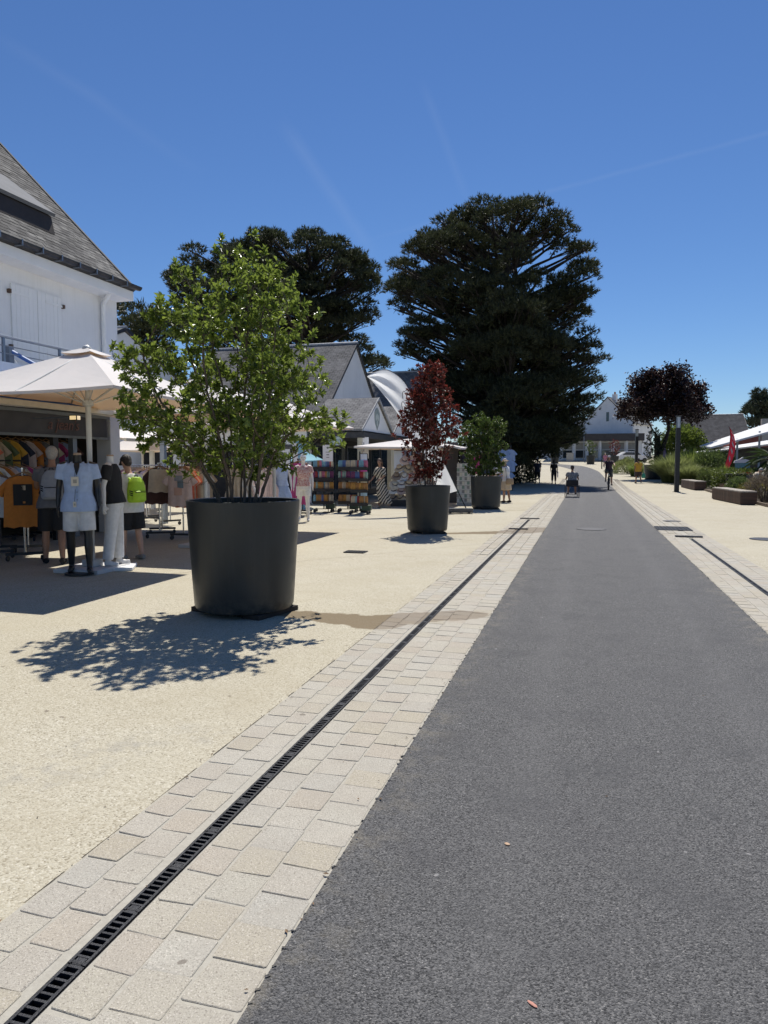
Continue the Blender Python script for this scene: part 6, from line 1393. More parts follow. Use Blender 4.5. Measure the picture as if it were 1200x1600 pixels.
# ------------------------------------------------------------------ people and mannequins
SKIN = mat('skin_light', (.50, .30, .21), .55, .08, 30); SKIN_T = mat('skin_tanned', (.36, .20, .13), .55, .08, 30)
MQB = mat('mannequin_black', (.014, .014, .016), .35, .1, 10); MQW = mat('mannequin_white', (.72, .70, .67), .4, .05, 8)
HAIR_D = mat('hair_dark', (.025, .018, .014), .55, .4, 60, .5, 200); HAIR_G = mat('hair_grey', (.42, .40, .37), .6, .2, 60, .5, 200); HAIR_B = mat('hair_brown', (.09, .05, .03), .55, .4, 60, .5, 200)
def remesh(o, vox, it=6):
    q = o.modifiers.new('skin', 'REMESH'); q.mode = 'VOXEL'; q.voxel_size = vox; q.use_smooth_shade = True
    s = o.modifiers.new('soft', 'SMOOTH'); s.factor = .5; s.iterations = it
    return o
def V3(*a): return np.array(a, float)
def figure(name, label, cat, loc, rz, h=1.72, leg=((4, 4), (-4, 4)), arm=((8, 10, 15), (8, 10, 15)), lean=0, nod=0, turn=0, skin=SKIN, head=True, hair=None, longhair=False, cap=None, visor=True,
           shirt=None, hem=.86, sleeve=.45, sfat=1.0, pants=None, plen=.45, pfat=1.0, skirt=None, shlen=.4, shoes=None, vox=.013, fem=False, seat=None, group=None, splay=3, tuck=False, belly=0.0):
    """pose: per leg (hip forward, knee bend), per arm (shoulder forward, out, elbow); faces local +y"""
    root = thing(name, label, cat, loc, rz, group); s = h/1.75; sw = .175 if fem else .19
    hipz = .92; J = {}
    for k, sd in ((0, -1), (1, 1)):
        a, b = R(leg[k][0]), R(leg[k][1]); hp = V3(sd*.088, 0, hipz); sp = math.sin(R(splay))*sd
        kn = hp + .43*V3(sp, math.sin(a), -math.cos(a)); an = kn + .41*V3(sp*.4, math.sin(a-b), -math.cos(a-b)); J['hp', k], J['kn', k], J['an', k] = hp, kn, an
        ft = R(leg[k][2]) if len(leg[k]) > 2 else 0; J['toe', k] = an + .15*V3(sd*.12, math.cos(ft), math.sin(ft)) + V3(0, 0, -.045)
    low = min(J['an', 0][2], J['an', 1][2]) - .075
    dz = (-low) if seat is None else (seat - hipz + .10)
    for q in list(J): J[q] = J[q] + V3(0, 0, dz)
    pel = V3(0, 0, hipz + dz); ln = R(lean); up = V3(0, math.sin(ln), math.cos(ln)); fw = V3(0, math.cos(ln), -math.sin(ln))
    def sp_(d, f=0, x=0): return pel + up*d + fw*f + V3(x, 0, 0)
    for k, sd in ((0, -1), (1, 1)):
        f, o_, e = R(arm[k][0]), R(arm[k][1]), R(arm[k][2]); sh = sp_(.505, 0, sd*sw)
        d1 = V3(sd*math.sin(o_), math.sin(f)*math.cos(o_), -math.cos(f)*math.cos(o_)); d2 = V3(sd*math.sin(o_)*.4, math.sin(f+e), -math.cos(f+e)); d2 /= np.linalg.norm(d2)
        el = sh + .29*d1; wr = el + .25*d2; J['sh', k], J['el', k], J['wr', k], J['fd', k] = sh, el, wr, d2
    b = MB()
    tr = [(-.10, .135, .095), (.0, .158, .108), (.16, .128+belly*.5, .092+belly), (.30, .150, .108), (.42, .168, .105), (.50, .135, .078), (.545, .065, .06)]
    if fem: tr = [(-.10, .14, .10), (.0, .165, .112), (.17, .118, .085), (.32, .14, .112), (.42, .150, .10), (.50, .12, .07), (.545, .055, .052)]
    b.tube([sp_(d) for d, _, _ in tr], [(x, y) for _, x, y in tr], 14, flat=tuple(fw))
    b.tube([sp_(.52), sp_(.60, .012), sp_(.66, .02)], [.058, .052, .050], 10)
    for k, sd in ((0, -1), (1, 1)):
        b.tube([J['hp', k]+V3(0, 0, .03), J['hp', k]*.5+J['kn', k]*.5, J['kn', k], J['kn', k]*.65+J['an', k]*.35, J['an', k], J['an', k]-V3(0, 0, .03)], [.088, .074, .055, .057, .036, .04], 10)
        b.tube([J['an', k]+V3(0, -.045, -.035), J['an', k]+V3(0, .03, -.03), J['toe', k]*.5+J['an', k]*.5+V3(0, 0, -.025), J['toe', k]], [(.034, .034), (.04, .042), (.042, .032), (.036, .02)], 8)
        b.tube([J['sh', k]-V3(sd*.06, 0, -.01), J['sh', k], J['sh', k]*.5+J['el', k]*.5, J['el', k], J['el', k]*.6+J['wr', k]*.4, J['wr', k]], [.055, .056, .046, .038, .037, .026], 9)
        w, d = J['wr', k], J['fd', k]; fwd = V3(0, 1, 0) - d*d[1]; fwd = fwd/np.linalg.norm(fwd) if np.linalg.norm(fwd) > .1 else V3(0, 0, 1); sdv = np.cross(d, fwd)
        b.tube([w - d*.01, w + d*.045, w + d*.085], [(.016, .026), (.015, .040), (.013, .036)], 8, flat=tuple(fwd))
        for q, (off, L_) in enumerate(((-.028, .062), (-.010, .078), (.010, .074), (.028, .06))):
            p0 = w + d*.08 + fwd*off; cu = sdv*(-sd)*.018; b.tube([p0 - d*.01, p0 + d*L_*.5 + cu*.4, p0 + d*L_ + cu*1.4], [.0085, .008, .0065], 6)
        p0 = w + d*.03 + fwd*.034; b.tube([p0 - fwd*.012, p0 + fwd*.018 + d*.025, p0 + fwd*.022 + d*.055], [.011, .0095, .0075], 6)
    nd, tn = R(nod) + ln*.5, R(turn)
    if head:
        hf = V3(-math.sin(tn)*math.cos(nd), math.cos(tn)*math.cos(nd), -math.sin(nd)); hu = V3(-math.sin(tn)*math.sin(nd), math.cos(tn)*math.sin(nd), math.cos(nd)); hr = np.cross(hf, hu); hc = sp_(.655, .02) + hu*.085 + hf*.012
        Hm = lambda x, y, z: hc + hr*x + hf*y + hu*z
        def hball(mb, c, r, seg=14, ring=10):
            t = MB(); t.ball((0, 0, 0), r, seg, ring); mb.add([Hm(v[0]+c[0], v[1]+c[1], v[2]+c[2]) for v in t.v], t.f)
        hball(b, (0, -.008, .012), (.076, .094, .104)); hball(b, (0, .030, -.052), (.052, .058, .062)); hball(b, (0, .096, -.016), (.012, .018, .020), 8, 6); hball(b, (0, .086, .02), (.05, .014, .012), 8, 6)
        for sd in (-1, 1): hball(b, (sd*.078, -.004, -.008), (.010, .019, .030), 8, 6)
        hball(b, (0, .082, -.058), (.024, .010, .008), 8, 6)
    else:
        hc = None; nt = MB(); nt.tube([sp_(.645, .018), sp_(.668, .02)], [.052, .046], 14); nt.build('neck_cap', mat('neck_cap_wood', (.40, .29, .2) if skin is MQB else (.7, .7, .68), .5), root)
    bo = b.build('body', skin, root); remesh(bo, vox*s if s < 1 else vox, 5)
    parts = {'body': bo}
    if head:
        e = MB()
        for sd in (-1, 1): hball(e, (sd*.031, .083, .008), (.012, .007, .007), 8, 6)
        e.build('eyes', plain('eye_dark', (.03, .02, .015), .3), root)
        mo = MB(); hball(mo, (0, .090, -.058), (.022, .005, .005), 8, 6); mo.build('mouth', plain('lip', (.35, .12, .10), .5), root)
        if hair:
            q = MB(); hball(q, (0, -.024, .030), (.086, .096, .104))
            if longhair:
                q.tube([Hm(0, -.07, .04), Hm(0, -.10, -.06), Hm(0, -.11, -.17), Hm(0, -.10, -.28)], [(.07, .05), (.085, .045), (.08, .035), (.05, .02)], 10, flat=tuple(hf))
            else: hball(q, (0, -.05, -.03), (.068, .06, .07))
            ho = q.build('hair', hair, root); remesh(ho, .012, 3)
        if cap:
            q = MB(); n = 14; vs = []
            for i in range(7):
                a = (math.pi/2)*i/6
                for k in range(n):
                    t_ = 2*math.pi*k/n; vs.append(Hm(.087*math.cos(a)*math.cos(t_), -.010+.105*math.cos(a)*math.sin(t_), .040+.080*math.sin(a)))
            q.add(vs, [(i*n+k, i*n+(k+1) % n, (i+1)*n+(k+1) % n, (i+1)*n+k) for i in range(6) for k in range(n)])
            if visor == 'brim': q.add([Hm((.085+.08*r_)*math.cos(2*math.pi*k/n), -.010+(.103+.08*r_)*math.sin(2*math.pi*k/n), .042-.03*r_) for r_ in (0, 1) for k in range(n)], [(k, (k+1) % n, n+(k+1) % n, n+k) for k in range(n)])
            elif visor: q.grid(lambda u, v: tuple(Hm(-.075+.15*u, .075*math.sqrt(max(0, 1-(2*u-1)**2*.8))+.085*v*math.sqrt(max(0, 1-(2*u-1)**2*.7))+.012, .046-.03*v-.012*(2*u-1)**2)), 8, 4)
            q.build('cap', cap, root, smooth=True, solid=.006)
    # clothes
    if shirt:
        q = MB(); lo = hem - hipz; ex = .022*sfat
        lw = 0 if tuck else .022
        st = [(max(lo, -.14), .185+lw, .122+lw*.8), (.0, .178+lw, .122+lw*.8), (.16, .145+belly*.5, .104+belly), (.30, .158, .115), (.42, .176, .112), (.495, .145, .085), (.535, .076, .068)]
        if fem: st = [(max(lo, -.14), .176+lw*.5, .122+lw*.5), (.0, .172, .12), (.17, .130, .095), (.32, .15, .122), (.42, .158, .107), (.495, .13, .078), (.53, .068, .06)]
        q.tube([sp_(d) for d, _, _ in st], [(x+ex, y+ex) for _, x, y in st], 18, flat=tuple(fw))
        for k, sd in ((0, -1), (1, 1)):
            S, E_, W_ = J['sh', k], J['el', k], J['wr', k]; path = [S - V3(sd*.07, 0, .0), S - V3(0, 0, .012)]; rr = [.050+ex*.3, .058+ex*.35]
            if sleeve > 0:
                t = min(1, sleeve/.54) if sleeve <= .54 else 1
                path.append(S + (E_-S)*min(1, sleeve/.54)); rr.append(.062+ex*.6)
                if sleeve > .54: path.append(E_ + (W_-E_)*(sleeve-.54)/.46); rr.append(.042+ex*.4)
                q.tube(path, rr, 12)
        so = q.build('shirt', shirt, root); remesh(so, .0115 if vox < .014 else .015, 4); parts['shirt'] = so
    if pants:
        q = MB(); q.tube([sp_(.13), sp_(.04), sp_(-.09)], [(.152+.01*pfat, .108+.012*pfat), (.175+.01*pfat, .122+.012*pfat), (.165+.01*pfat, .115+.012*pfat)], 16, flat=tuple(fw))
        for k in (0, 1):
            H, Kn, A = J['hp', k]+V3(0, 0, .02), J['kn', k], J['an', k]; pts = [H]; rr = [.098*pfat]
            if plen <= .5: pts.append(H + (Kn-H)*plen*2); rr.append(.088*pfat+.004)
            else: pts += [H*.5+Kn*.5, Kn, Kn + (A-Kn)*(plen-.5)*2]; rr += [.090*pfat, .076*pfat, .066*pfat]
            q.tube(pts, rr, 14)
        po = q.build('trousers' if plen > .7 else 'shorts', pants, root); remesh(po, .0115 if vox < .014 else .015, 3); parts['pants'] = po
    if skirt:
        m_, z1, flare, sway = skirt; q = MB(); n = 26
        zt = pel[2]+.16; rows = 8
        def sk(u, v):
            a = 2*math.pi*u; z = zt + (z1-zt)*v; r = .135 + (.055+flare*v)*min(1, v*2.2); w = 1+.10*v*math.sin(a*7+v)
            return (r*w*math.cos(a) + sway[0]*v**1.4*(1+.5*math.cos(a)), r*.8*w*math.sin(a) + sway[1]*v**1.4, z + .05*v*abs(sway[0])*math.cos(a))
        q.grid(sk, n*2, rows); q.build('skirt', m_, root, smooth=True, solid=.006)
    if shoes:
        for k in (0, 1):
            q = MB(); A, T = J['an', k], J['toe', k]; d = (T-A); d[2] = 0; d /= np.linalg.norm(d)
            q.tube([A - d*.075 + V3(0, 0, -.035), A - d*.03 + V3(0, 0, -.03), A + d*.05 + V3(0, 0, -.037), A + d*.13 + V3(0, 0, -.047), A + d*.19 + V3(0, 0, -.055)], [(.034, .036), (.043, .044), (.047, .040), (.048, .028), (.03, .018)], 10, flat=(0, 0, 1))
            q.build('shoe', shoes, root, smooth=True)
    root['_dz'] = dz; del root['_dz']; root.scale = (s, s, s)
    return root, J, sp_, parts
def backpack(label, fig, sp_, m, m2, trim=None, w=.15, h=.24, d=.085):
    """sits on a back: top-level thing placed from the wearer's frame"""
    root = thing('backpack', label, 'backpack', fig.location, fig.rotation_euler[2]); root.scale = fig.scale
    c = sp_(.26, -.20); b = MB()
    b.tube([c + V3(0, 0, -h*.9), c + V3(0, 0, -h*.75), c, c + V3(0, 0, h*.55), c + V3(0, 0, h*.9)], [(w*.85, d*.8), (w, d), (w, d), (w*.85, d*.85), (w*.45, d*.5)], 14, flat=(0, 1, 0)); remesh(b.build('bag', m, root), .012, 4)
    p = MB(); c2 = c + V3(0, -d*.9, -h*.38); p.tube([c2 + V3(0, 0, -h*.42), c2 + V3(0, 0, -h*.36), c2 + V3(0, 0, h*.25), c2 + V3(0, 0, h*.32)], [(w*.66, d*.3), (w*.75, d*.5), (w*.75, d*.5), (w*.66, d*.3)], 12, flat=(0, 1, 0)); pk = p.build('front_pocket', m, root, smooth=True)
    z = MB(); z.tube([c2 + V3(-w*.62, -d*.42, h*.22), c2 + V3(0, -d*.56, h*.24), c2 + V3(w*.62, -d*.42, h*.22)], .007, 5); z.build('zip', m2, pk)
    for sd in (-1, 1):
        t = MB(); t.tube([c + V3(sd*.06, .06, h*.7), sp_(.545, -.03, sd*.10), sp_(.50, .115, sd*.105), sp_(.33, .155, sd*.13), sp_(.15, .03, sd*.185), c + V3(sd*.09, .05, -h*.7)], [(.022, .007)]*6, 6); t.build('strap', m if trim is None else trim, root, smooth=True)
    hd = MB(); hd.tube([c + V3(-.03, .0, h*.85), c + V3(-.025, 0, h*1.02), c + V3(.025, 0, h*1.02), c + V3(.03, 0, h*.85)], .008, 5); hd.build('handle', m2, root)
    for k in range(3):
        q = MB(); q.box(-.05, .05, -.004, .004, -.008, .008); o = q.build('stripe', m2, root); o.location = tuple(c + V3(-w*.86 if False else -w*.72, -d*.72, -.03-k*.032)); o.rotation_euler = (0, .35, -.75)
    return root
# black mannequin in pale blue shirt
mq, J, sp_, pt_ = figure('mannequin', 'black headless mannequin in pale blue shirt and white shorts', 'mannequin', (-6.55, 8.05, .03), R(213), 1.78, leg=((5, 2), (-5, 3)), arm=((-3, 9, 12), (-3, 9, 12)), skin=MQB, head=False, shirt=K['blue'], hem=.82, sleeve=.34, sfat=1.2, pants=K['white'], plen=.42, pfat=1.12, vox=.011)
for sd in (-1, 1):
    q = MB(); a = [sp_(.55, -.04, sd*.066), sp_(.548, .04, sd*.072), sp_(.49, .115, sd*.055), sp_(.40, .148, sd*.018)]; q.tube(a, [(.012, .005), (.016, .005), (.022, .005), (.006, .005)], 8, flat=(0, 1, .4)); q.build('collar', K['blue'], mq, smooth=True)
q = MB(); q.tube([sp_(.535, .085), sp_(.50, .118), sp_(.44, .140), sp_(.38, .150)], [(.034, .006), (.034, .006), (.020, .006), (.003, .004)], 8, flat=(0, 1, .6)); q.build('open_neck', MQB, mq, smooth=True)
q = MB(); q.tube([sp_(.38, .150), sp_(.3, .152), sp_(.16, .142), sp_(0, .156), sp_(-.06, .155)], [(.012, .003)]*5, 6, flat=(0, 1, 0)); pl_ = q.build('placket', K['sky'], mq)
for d_ in (.36, .26, .16, .06):
    q = MB(); q.ball(tuple(sp_(d_, .158 if d_ > .2 else .152)), .007, 8, 6); q.build('button', plain('button_grey', (.2, .2, .24), .4), mq)
def tagcard(label, fig, c, w=.045, h=.06):
    r_ = thing('price_tag', label, 'price tag', fig.location, fig.rotation_euler[2]); r_.scale = fig.scale
    q = MB(); q.box(c[0]-w, c[0]+w, c[1], c[1]+.003, c[2]-h, c[2]+h); q.build('card', plain('tag_card', (.68, .62, .50), .7), r_)
    q = MB(); q.box(c[0]-w*.5, c[0]+w*.5, c[1]+.0035, c[1]+.005, c[2]-h*.4, c[2]+h*.4); q.build('print', plain('tag_print', (.35, .33, .28), .7), r_)
    q = MB(); q.tube([(c[0], c[1], c[2]+h), (c[0]-.01, c[1]-.02, c[2]+h+.16)], .0025, 4); q.build('string', BLACKM, r_)
tagcard('cream price tag hanging on the pale blue shirt', mq, sp_(.30, .172, .02)); tagcard('small price tag at the waistband of the white shorts', mq, sp_(.0, .172, .03), .02, .035)
bs = MB(); bs.lathe([(.2, -.0168), (.2, 0), (.17, .0), (.001, .001)], 24); bs.build('stand_disc', plain('base_black', (.03, .03, .03), .4), mq)
# white mannequin with black top and white trousers
mq2, J, sp_, _ = figure('mannequin', 'white headless mannequin in black top and long white trousers', 'mannequin', (-6.42, 8.62, .05), R(-62), 1.74, leg=((3, 2), (-5, 2)), arm=((-12, 8, 14), (-12, 8, 14)), lean=-5, skin=MQW, head=False, shirt=K['black'], hem=.90, sleeve=.36, sfat=1.2, pants=K['white'], plen=.97, pfat=1.12, vox=.012)
bs = MB(); bs.box(-.26, .26, -.26, .26, -.0499, -.001); bs.build('stand_plate', WHITE, mq2, bevel=.01)
# shopper with grey backpack behind the black mannequin
f, J, sp_, _ = figure('person', 'person in dark T-shirt, black shorts and pale cap behind the black mannequin', 'person', (-7.66, 8.85, 0), R(38), 1.74, leg=((6, 4), (-8, 6)), arm=((35, 8, 40), (30, 10, 45)), lean=6, nod=15, skin=SKIN_T, hair=HAIR_G, cap=plain('cap_cream', (.46, .38, .31), .8), shirt=K['grey'], hem=.84, sleeve=.32, sfat=1.2, pants=K['black'], plen=.48, pfat=1.25, shoes=K['black'])
backpack('grey and white backpack on the person behind the black mannequin', f, sp_, cloth('bag_grey', (.32, .34, .38)), K['black'], K['black'])
# boy with the lime backpack
f, J, sp_, _ = figure('person', 'boy in white T-shirt, black shorts and black cap looking at rails', 'person', (-6.82, 9.55, 0), R(68), 1.62, leg=((5, 3), (-6, 5)), arm=((40, 6, 60), (35, 8, 60)), lean=3, nod=22, skin=SKIN, hair=HAIR_D, cap=K['black'], shirt=K['white'], hem=.80, sleeve=.34, sfat=1.5, pants=K['black'], plen=.47, pfat=1.4, shoes=plain('trainer_grey', (.30, .28, .25), .7), belly=.02)
backpack('bright lime green backpack with black stripes worn by the boy', f, sp_, cloth('lime', (.42, .68, .03), rough=.5), K['black'], None, w=.165, h=.235, d=.10)
# striped dress woman
STR = bpy.data.materials.new('striped_dress'); STR.use_nodes = True
_b = STR.node_tree.nodes['Principled BSDF']; _w = N(STR, 'ShaderNodeTexWave', wave_type='BANDS'); _w.bands_direction = 'DIAGONAL'; _w.inputs['Scale'].default_value = 4.2; _w.inputs['Distortion'].default_value = 4.5; _w.inputs['Detail'].default_value = 1.0; _w.inputs['Detail Scale'].default_value = .8
_tc = N(STR, 'ShaderNodeTexCoord'); STR.node_tree.links.new(_tc.outputs['Object'], _w.inputs['Vector']); STR.node_tree.links.new(ramp(STR, _w.outputs['Color'], [(.42, (.035, .03, .025)), (.55, (.56, .50, .40))]), _b.inputs['Base Color']); _b.inputs['Roughness'].default_value = .85
figure('person', 'woman with long hair in a billowing black and cream striped dress', 'person', (-6.72, 23.2, 0), R(150), 1.66, leg=((14, 4), (-14, 12)), arm=((10, 14, 55), (5, 18, 40)), nod=18, turn=25, skin=SKIN_T, hair=HAIR_B, longhair=True, shirt=STR, hem=.9, sleeve=.5, sfat=1.4, fem=True, skirt=(STR, .16, .14, (-.30, .0)), shoes=plain('sandal_tan', (.5, .4, .3), .7), vox=.015)
# lady with tan hat and bag by the third planter
f, J, sp_, _ = figure('person', 'lady in white blouse and beige skirt with tan hat behind third planter', 'person', (-2.93, 27.5, 0), R(65), 1.66, leg=((4, 3), (-4, 4)), arm=((25, 8, 55), (20, 8, 50)), nod=8, lean=4, skin=SKIN_T, hair=HAIR_G, cap=plain('hat_tan', (.40, .30, .20), .9), visor='brim', shirt=K['white'], hem=.86, sleeve=.45, sfat=1.4, fem=True, skirt=(K['beige'], .50, .05, (0, 0)), shoes=K['black'], vox=.015)
hb = thing('shoulder_bag', 'tan shoulder bag hanging at the lady by the third planter', 'bag', (-2.78, 27.3, 0), R(20)); b = MB(); b.tube([(0, 0, .70), (0, 0, .73), (0, 0, .90), (0, 0, .93)], [(.13, .04), (.16, .06), (.14, .05), (.10, .03)], 12, flat=(0, 1, 0)); b.build('pouch', cloth('bag_tan', (.40, .29, .18)), hb, smooth=True); b = MB(); b.tube([(-.12, 0, .92), (-.14, .06, 1.2), (-.16, .10, 1.34)], [(.010, .004)]*3, 5); b.build('strap', cloth('bag_strap', (.25, .17, .10)), hb)
figure('person', 'second shopper in white half hidden behind third planter shrub', 'person', (-3.45, 28.3, 0), R(95), 1.62, arm=((20, 8, 50), (20, 8, 50)), nod=10, hair=HAIR_G, shirt=K['white'], sleeve=.4, sfat=1.2, fem=True, pants=K['beige'], plen=.9, shoes=K['white'], vox=.017)
# two walkers in the tree's shade
figure('person', 'walker in dark clothes in tree shade, left of the pair', 'person', (-3.25, 50.5, ter(50.5)), R(10), 1.72, leg=((14, 4), (-16, 14)), arm=((-15, 8, 15), (15, 8, 20)), hair=HAIR_D, shirt=K['navy'], sleeve=.4, sfat=1.2, pants=K['black'], plen=.55, pfat=1.2, shoes=K['black'], vox=.02)
figure('person', 'walker in black in tree shade, right of the pair', 'person', (-2.12, 50.2, ter(50.2)), R(5), 1.66, leg=((-10, 10), (12, 4)), arm=((15, 8, 20), (-15, 8, 15)), hair=HAIR_D, longhair=True, shirt=K['black'], sleeve=.45, sfat=1.3, fem=True, pants=K['black'], plen=.8, pfat=1.1, shoes=K['black'], vox=.02)
bg_ = thing('tote_bag', 'pale tote bag carried by the right walker in tree shade', 'bag', (-1.86, 50.2, ter(50.2)), 0); b = MB(); b.box(-.03, .03, -.15, .15, .45, .85); b.build('sack', K['lilac'], bg_, bevel=.02); b = MB(); b.tube([(0, -.08, .85), (0, 0, 1.1), (0, .08, .85)], .008, 5); b.build('handle', K['grey'], bg_)
# wheelchair user seen from behind
FLOR = mat('floral_fabric', (.30, .30, .32), .85, .1, 22, col2=(.05, .07, .08))
figure('person', 'person with short dark hair in floral top riding a wheelchair', 'person', (-.58, 32.5, .0), R(2), 1.70, leg=((88, 80), (88, 80)), arm=((25, 14, 60), (25, 14, 60)), skin=SKIN_T, hair=HAIR_D, shirt=FLOR, hem=.82, sleeve=.28, sfat=1.8, pants=cloth('slate_skirt', (.13, .14, .16)), plen=.6, pfat=1.35, shoes=K['black'], seat=.50, vox=.016, belly=.05, splay=8)
wc = thing('wheelchair', 'wheelchair seen from behind on the road', 'wheelchair', (-.58, 32.5, .008), R(2))
for sd in (-1, 1):
    w = MB(); n = 28; w.tube([(sd*.30, .30*math.cos(2*math.pi*i/n)-.05, .31+.30*math.sin(2*math.pi*i/n)) for i in range(n+1)], .014, 6, cap=False); wo = w.build('wheel', BLACKM, wc)
    sp2 = MB()
    for i in range(10): a = math.pi*i/10; sp2.tube([(sd*.30, .29*math.cos(a)-.05, .31+.29*math.sin(a)), (sd*.30, -.29*math.cos(a)-.05, .31-.29*math.sin(a))], .003, 4)
    sp2.build('spokes', CHROME, wo)
    c = MB(); c.lathe([(.001, -.015), (.075, -.015), (.08, 0), (.075, .015), (.001, .015)], 14); co = c.build('castor', BLACKM, wc); co.rotation_euler = (0, R(90), 0); co.location = (sd*.24, .42, .085)
    t = MB(); t.tube([(sd*.25, -.30, .95), (sd*.25, -.22, .92), (sd*.25, -.20, .5), (sd*.25, -.2, .31), (sd*.25, .4, .31), (sd*.25, .42, .17)], .013, 6); t.tube([(sd*.25, -.2, .70), (sd*.25, .2, .70), (sd*.25, .22, .48)], .012, 6); t.build('frame_side', BLACKM, wc)
    g = MB(); g.tube([(sd*.25, -.30, .95), (sd*.25, -.40, .95)], .018, 8); g.build('push_handle', BLACKM, wc)
b = MB(); b.box(-.25, .25, -.2, .25, .47, .50); b.build('seat', K['black'], wc); b = MB(); b.grid(lambda u, v: (-.25+.5*u, -.215-.03*math.sin(math.pi*u), .52+.24*v), 8, 3); b.build('back_sling', K['black'], wc, solid=.012); b = MB(); b.box(-.2, .2, .42, .62, .10, .12); b.build('footplate', BLACKM, wc)
# cyclist riding towards the camera
figure('person', 'cyclist in dark top and grey cap riding towards the camera', 'person', (1.22, 41.7, ter(41.7)+.008), R(180), 1.76, leg=((35, 45), (72, 75)), arm=((58, 16, 12), (58, 16, 12)), lean=14, nod=-6, skin=SKIN_T, hair=HAIR_D, cap=plain('cap_grey', (.30, .30, .32), .8), shirt=cloth('aubergine', (.035, .02, .035)), hem=.84, sleeve=.30, sfat=1.25, pants=cloth('khaki_dark', (.10, .085, .06)), plen=.52, pfat=1.15, shoes=K['black'], seat=.98, vox=.016, splay=7)
bk_ = thing('bicycle', 'bicycle ridden by the cyclist on the road', 'bicycle', (1.22, 41.7, ter(41.7)+.008), R(180))
for nm, y in (('front_wheel', .58), ('rear_wheel', -.48)):
    w = MB(); n = 28; w.tube([(0, y+.335*math.cos(2*math.pi*i/n), .35+.335*math.sin(2*math.pi*i/n)) for i in range(n+1)], .024, 6, cap=False); wo = w.build(nm, BLACKM, bk_)
    sp2 = MB()
    for i in range(9): a = math.pi*i/9; sp2.tube([(0, y+.32*math.cos(a), .35+.32*math.sin(a)), (0, y-.32*math.cos(a), .35-.32*math.sin(a))], .003, 4)
    sp2.build('spokes', CHROME, wo)
b = MB(); b.tube([(0, -.48, .35), (0, -.02, .30), (0, .38, .78), (0, -.16, .78), (0, -.02, .30)], .02, 7); b.tube([(0, -.48, .35), (0, -.16, .78), (0, -.20, .92)], .015, 6); b.build('frame', ZINC, bk_)
for sd in (-1, 1): b = MB(); b.tube([(sd*.05, .58, .35), (sd*.05, .44, .70), (0, .38, .82)], .016, 6); b.build('fork', ZINC, bk_)
b = MB(); b.tube([(0, .38, .78), (0, .34, 1.04)], .016, 6); b.tube([(-.31, .26, 1.05), (-.1, .34, 1.05), (.1, .34, 1.05), (.31, .26, 1.05)], .014, 6); b.build('handlebar', BLACKM, bk_)
b = MB(); b.tube([(0, -.32, .95), (0, -.2, .955), (0, -.06, .945)], [(.09, .03), (.07, .03), (.025, .02)], 8, flat=(0, 0, 1)); b.build('saddle', BLACKM, bk_)
b = MB(); b.tube([(-.14, .08, .17), (-.07, .08, .17), (-.05, -.02, .30), (.05, -.02, .30), (.07, -.12, .43), (.14, -.12, .43)], .012, 6); b.build('cranks', STEEL, bk_)
b = MB(); b.tube([(0, .40, .86), (0, .46, .86)], [.035, .045], 10); b.build('head_lamp', STEEL, bk_)
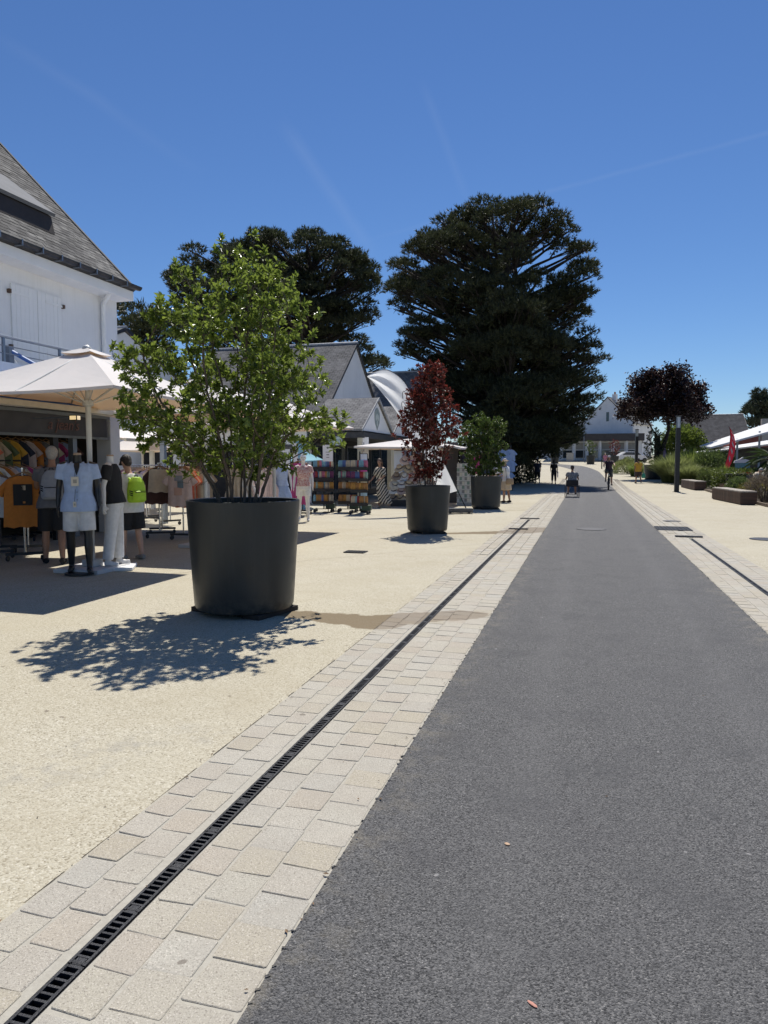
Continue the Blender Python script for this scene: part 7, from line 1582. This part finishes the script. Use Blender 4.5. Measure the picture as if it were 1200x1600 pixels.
# walker in yellow, with bag
figure('person', 'walker in yellow T-shirt and dark shorts going away on the right', 'person', (3.5, 52.4, ter(52.4)), R(12), 1.74, leg=((12, 4), (-14, 14)), arm=((-18, 14, 10), (14, 12, 18)), skin=SKIN_T, hair=HAIR_D, shirt=K['yellow'], hem=.84, sleeve=.34, sfat=1.5, pants=cloth('dark_plaid', (.06, .045, .05)), plen=.46, pfat=1.3, shoes=K['black'], vox=.018)
cb = thing('carrier_bag', 'green carrier bag in the hand of the walker in yellow', 'bag', (3.86, 52.6, ter(52.4)), 0); b = MB(); b.tube([(0, 0, .36), (0, 0, .42), (0, 0, .62), (0, 0, .74)], [(.10, .05), (.13, .08), (.11, .07), (.02, .02)], 10, flat=(0, 1, 0)); b.build('sack', cloth('bag_green', (.05, .34, .24), rough=.4), cb, smooth=True); b = MB(); b.tube([(0, 0, .73), (-.01, 0, .86)], .01, 5); b.build('handle', cloth('bag_green', (.05, .34, .24)), cb)
# person in cream in the garden, and pink walker at the far end
figure('person', 'seated person in cream top bending forward behind the hedge', 'person', (8.2, 40.1, .02), R(-70), 1.70, leg=((85, 85), (85, 80)), arm=((45, 8, 40), (45, 8, 40)), lean=32, nod=35, skin=SKIN, hair=HAIR_G, shirt=K['cream'], sleeve=.45, sfat=1.8, hem=.82, pants=K['grey'], plen=.9, shoes=K['black'], seat=.47, vox=.017, belly=.04)
figure('person', 'far walker in pink top behind the cyclist', 'person', (2.15, 88, ter(88)), R(170), 1.68, leg=((12, 4), (-12, 12)), hair=HAIR_G, shirt=cloth('pinkish', (.55, .22, .30)), sleeve=.4, fem=True, pants=cloth('violet', (.18, .12, .26)), plen=.9, shoes=K['black'], vox=.025)
# white shop mannequins between the planter and the pouch racks
FLW = mat('floral_white', (.68, .62, .58), .85, .1, 30, col2=(.42, .10, .10))
figure('mannequin', 'white mannequin in floral top and white shorts right of nearest planter', 'mannequin', (-7.02, 17.1, .0), R(200), 1.74, leg=((6, 3), (-8, 5)), arm=((4, 10, 15), (4, 10, 15)), skin=MQW, head=True, hair=None, shirt=FLW, hem=.93, sleeve=.30, sfat=1.1, fem=True, pants=K['white'], plen=.30, pfat=1.1, vox=.014)
figure('mannequin', 'white mannequin in pale blue dress behind the nearest planter', 'mannequin', (-7.85, 17.6, .0), R(205), 1.72, leg=((4, 3), (-4, 3)), arm=((4, 12, 10), (4, 12, 10)), skin=MQW, head=False, shirt=K['blue'], hem=.93, sleeve=.0, sfat=1.0, fem=True, skirt=(K['sky'], .30, .12, (0, 0)), vox=.014)
figure('mannequin', 'white mannequin in pale peach dress behind the nearest planter', 'mannequin', (-8.5, 16.9, .0), R(205), 1.72, leg=((4, 3), (-4, 3)), arm=((4, 12, 10), (4, 12, 10)), skin=MQW, head=False, shirt=K['pink'], hem=.93, sleeve=.2, sfat=1.0, fem=True, skirt=(K['white'], .35, .14, (0, 0)), vox=.014)
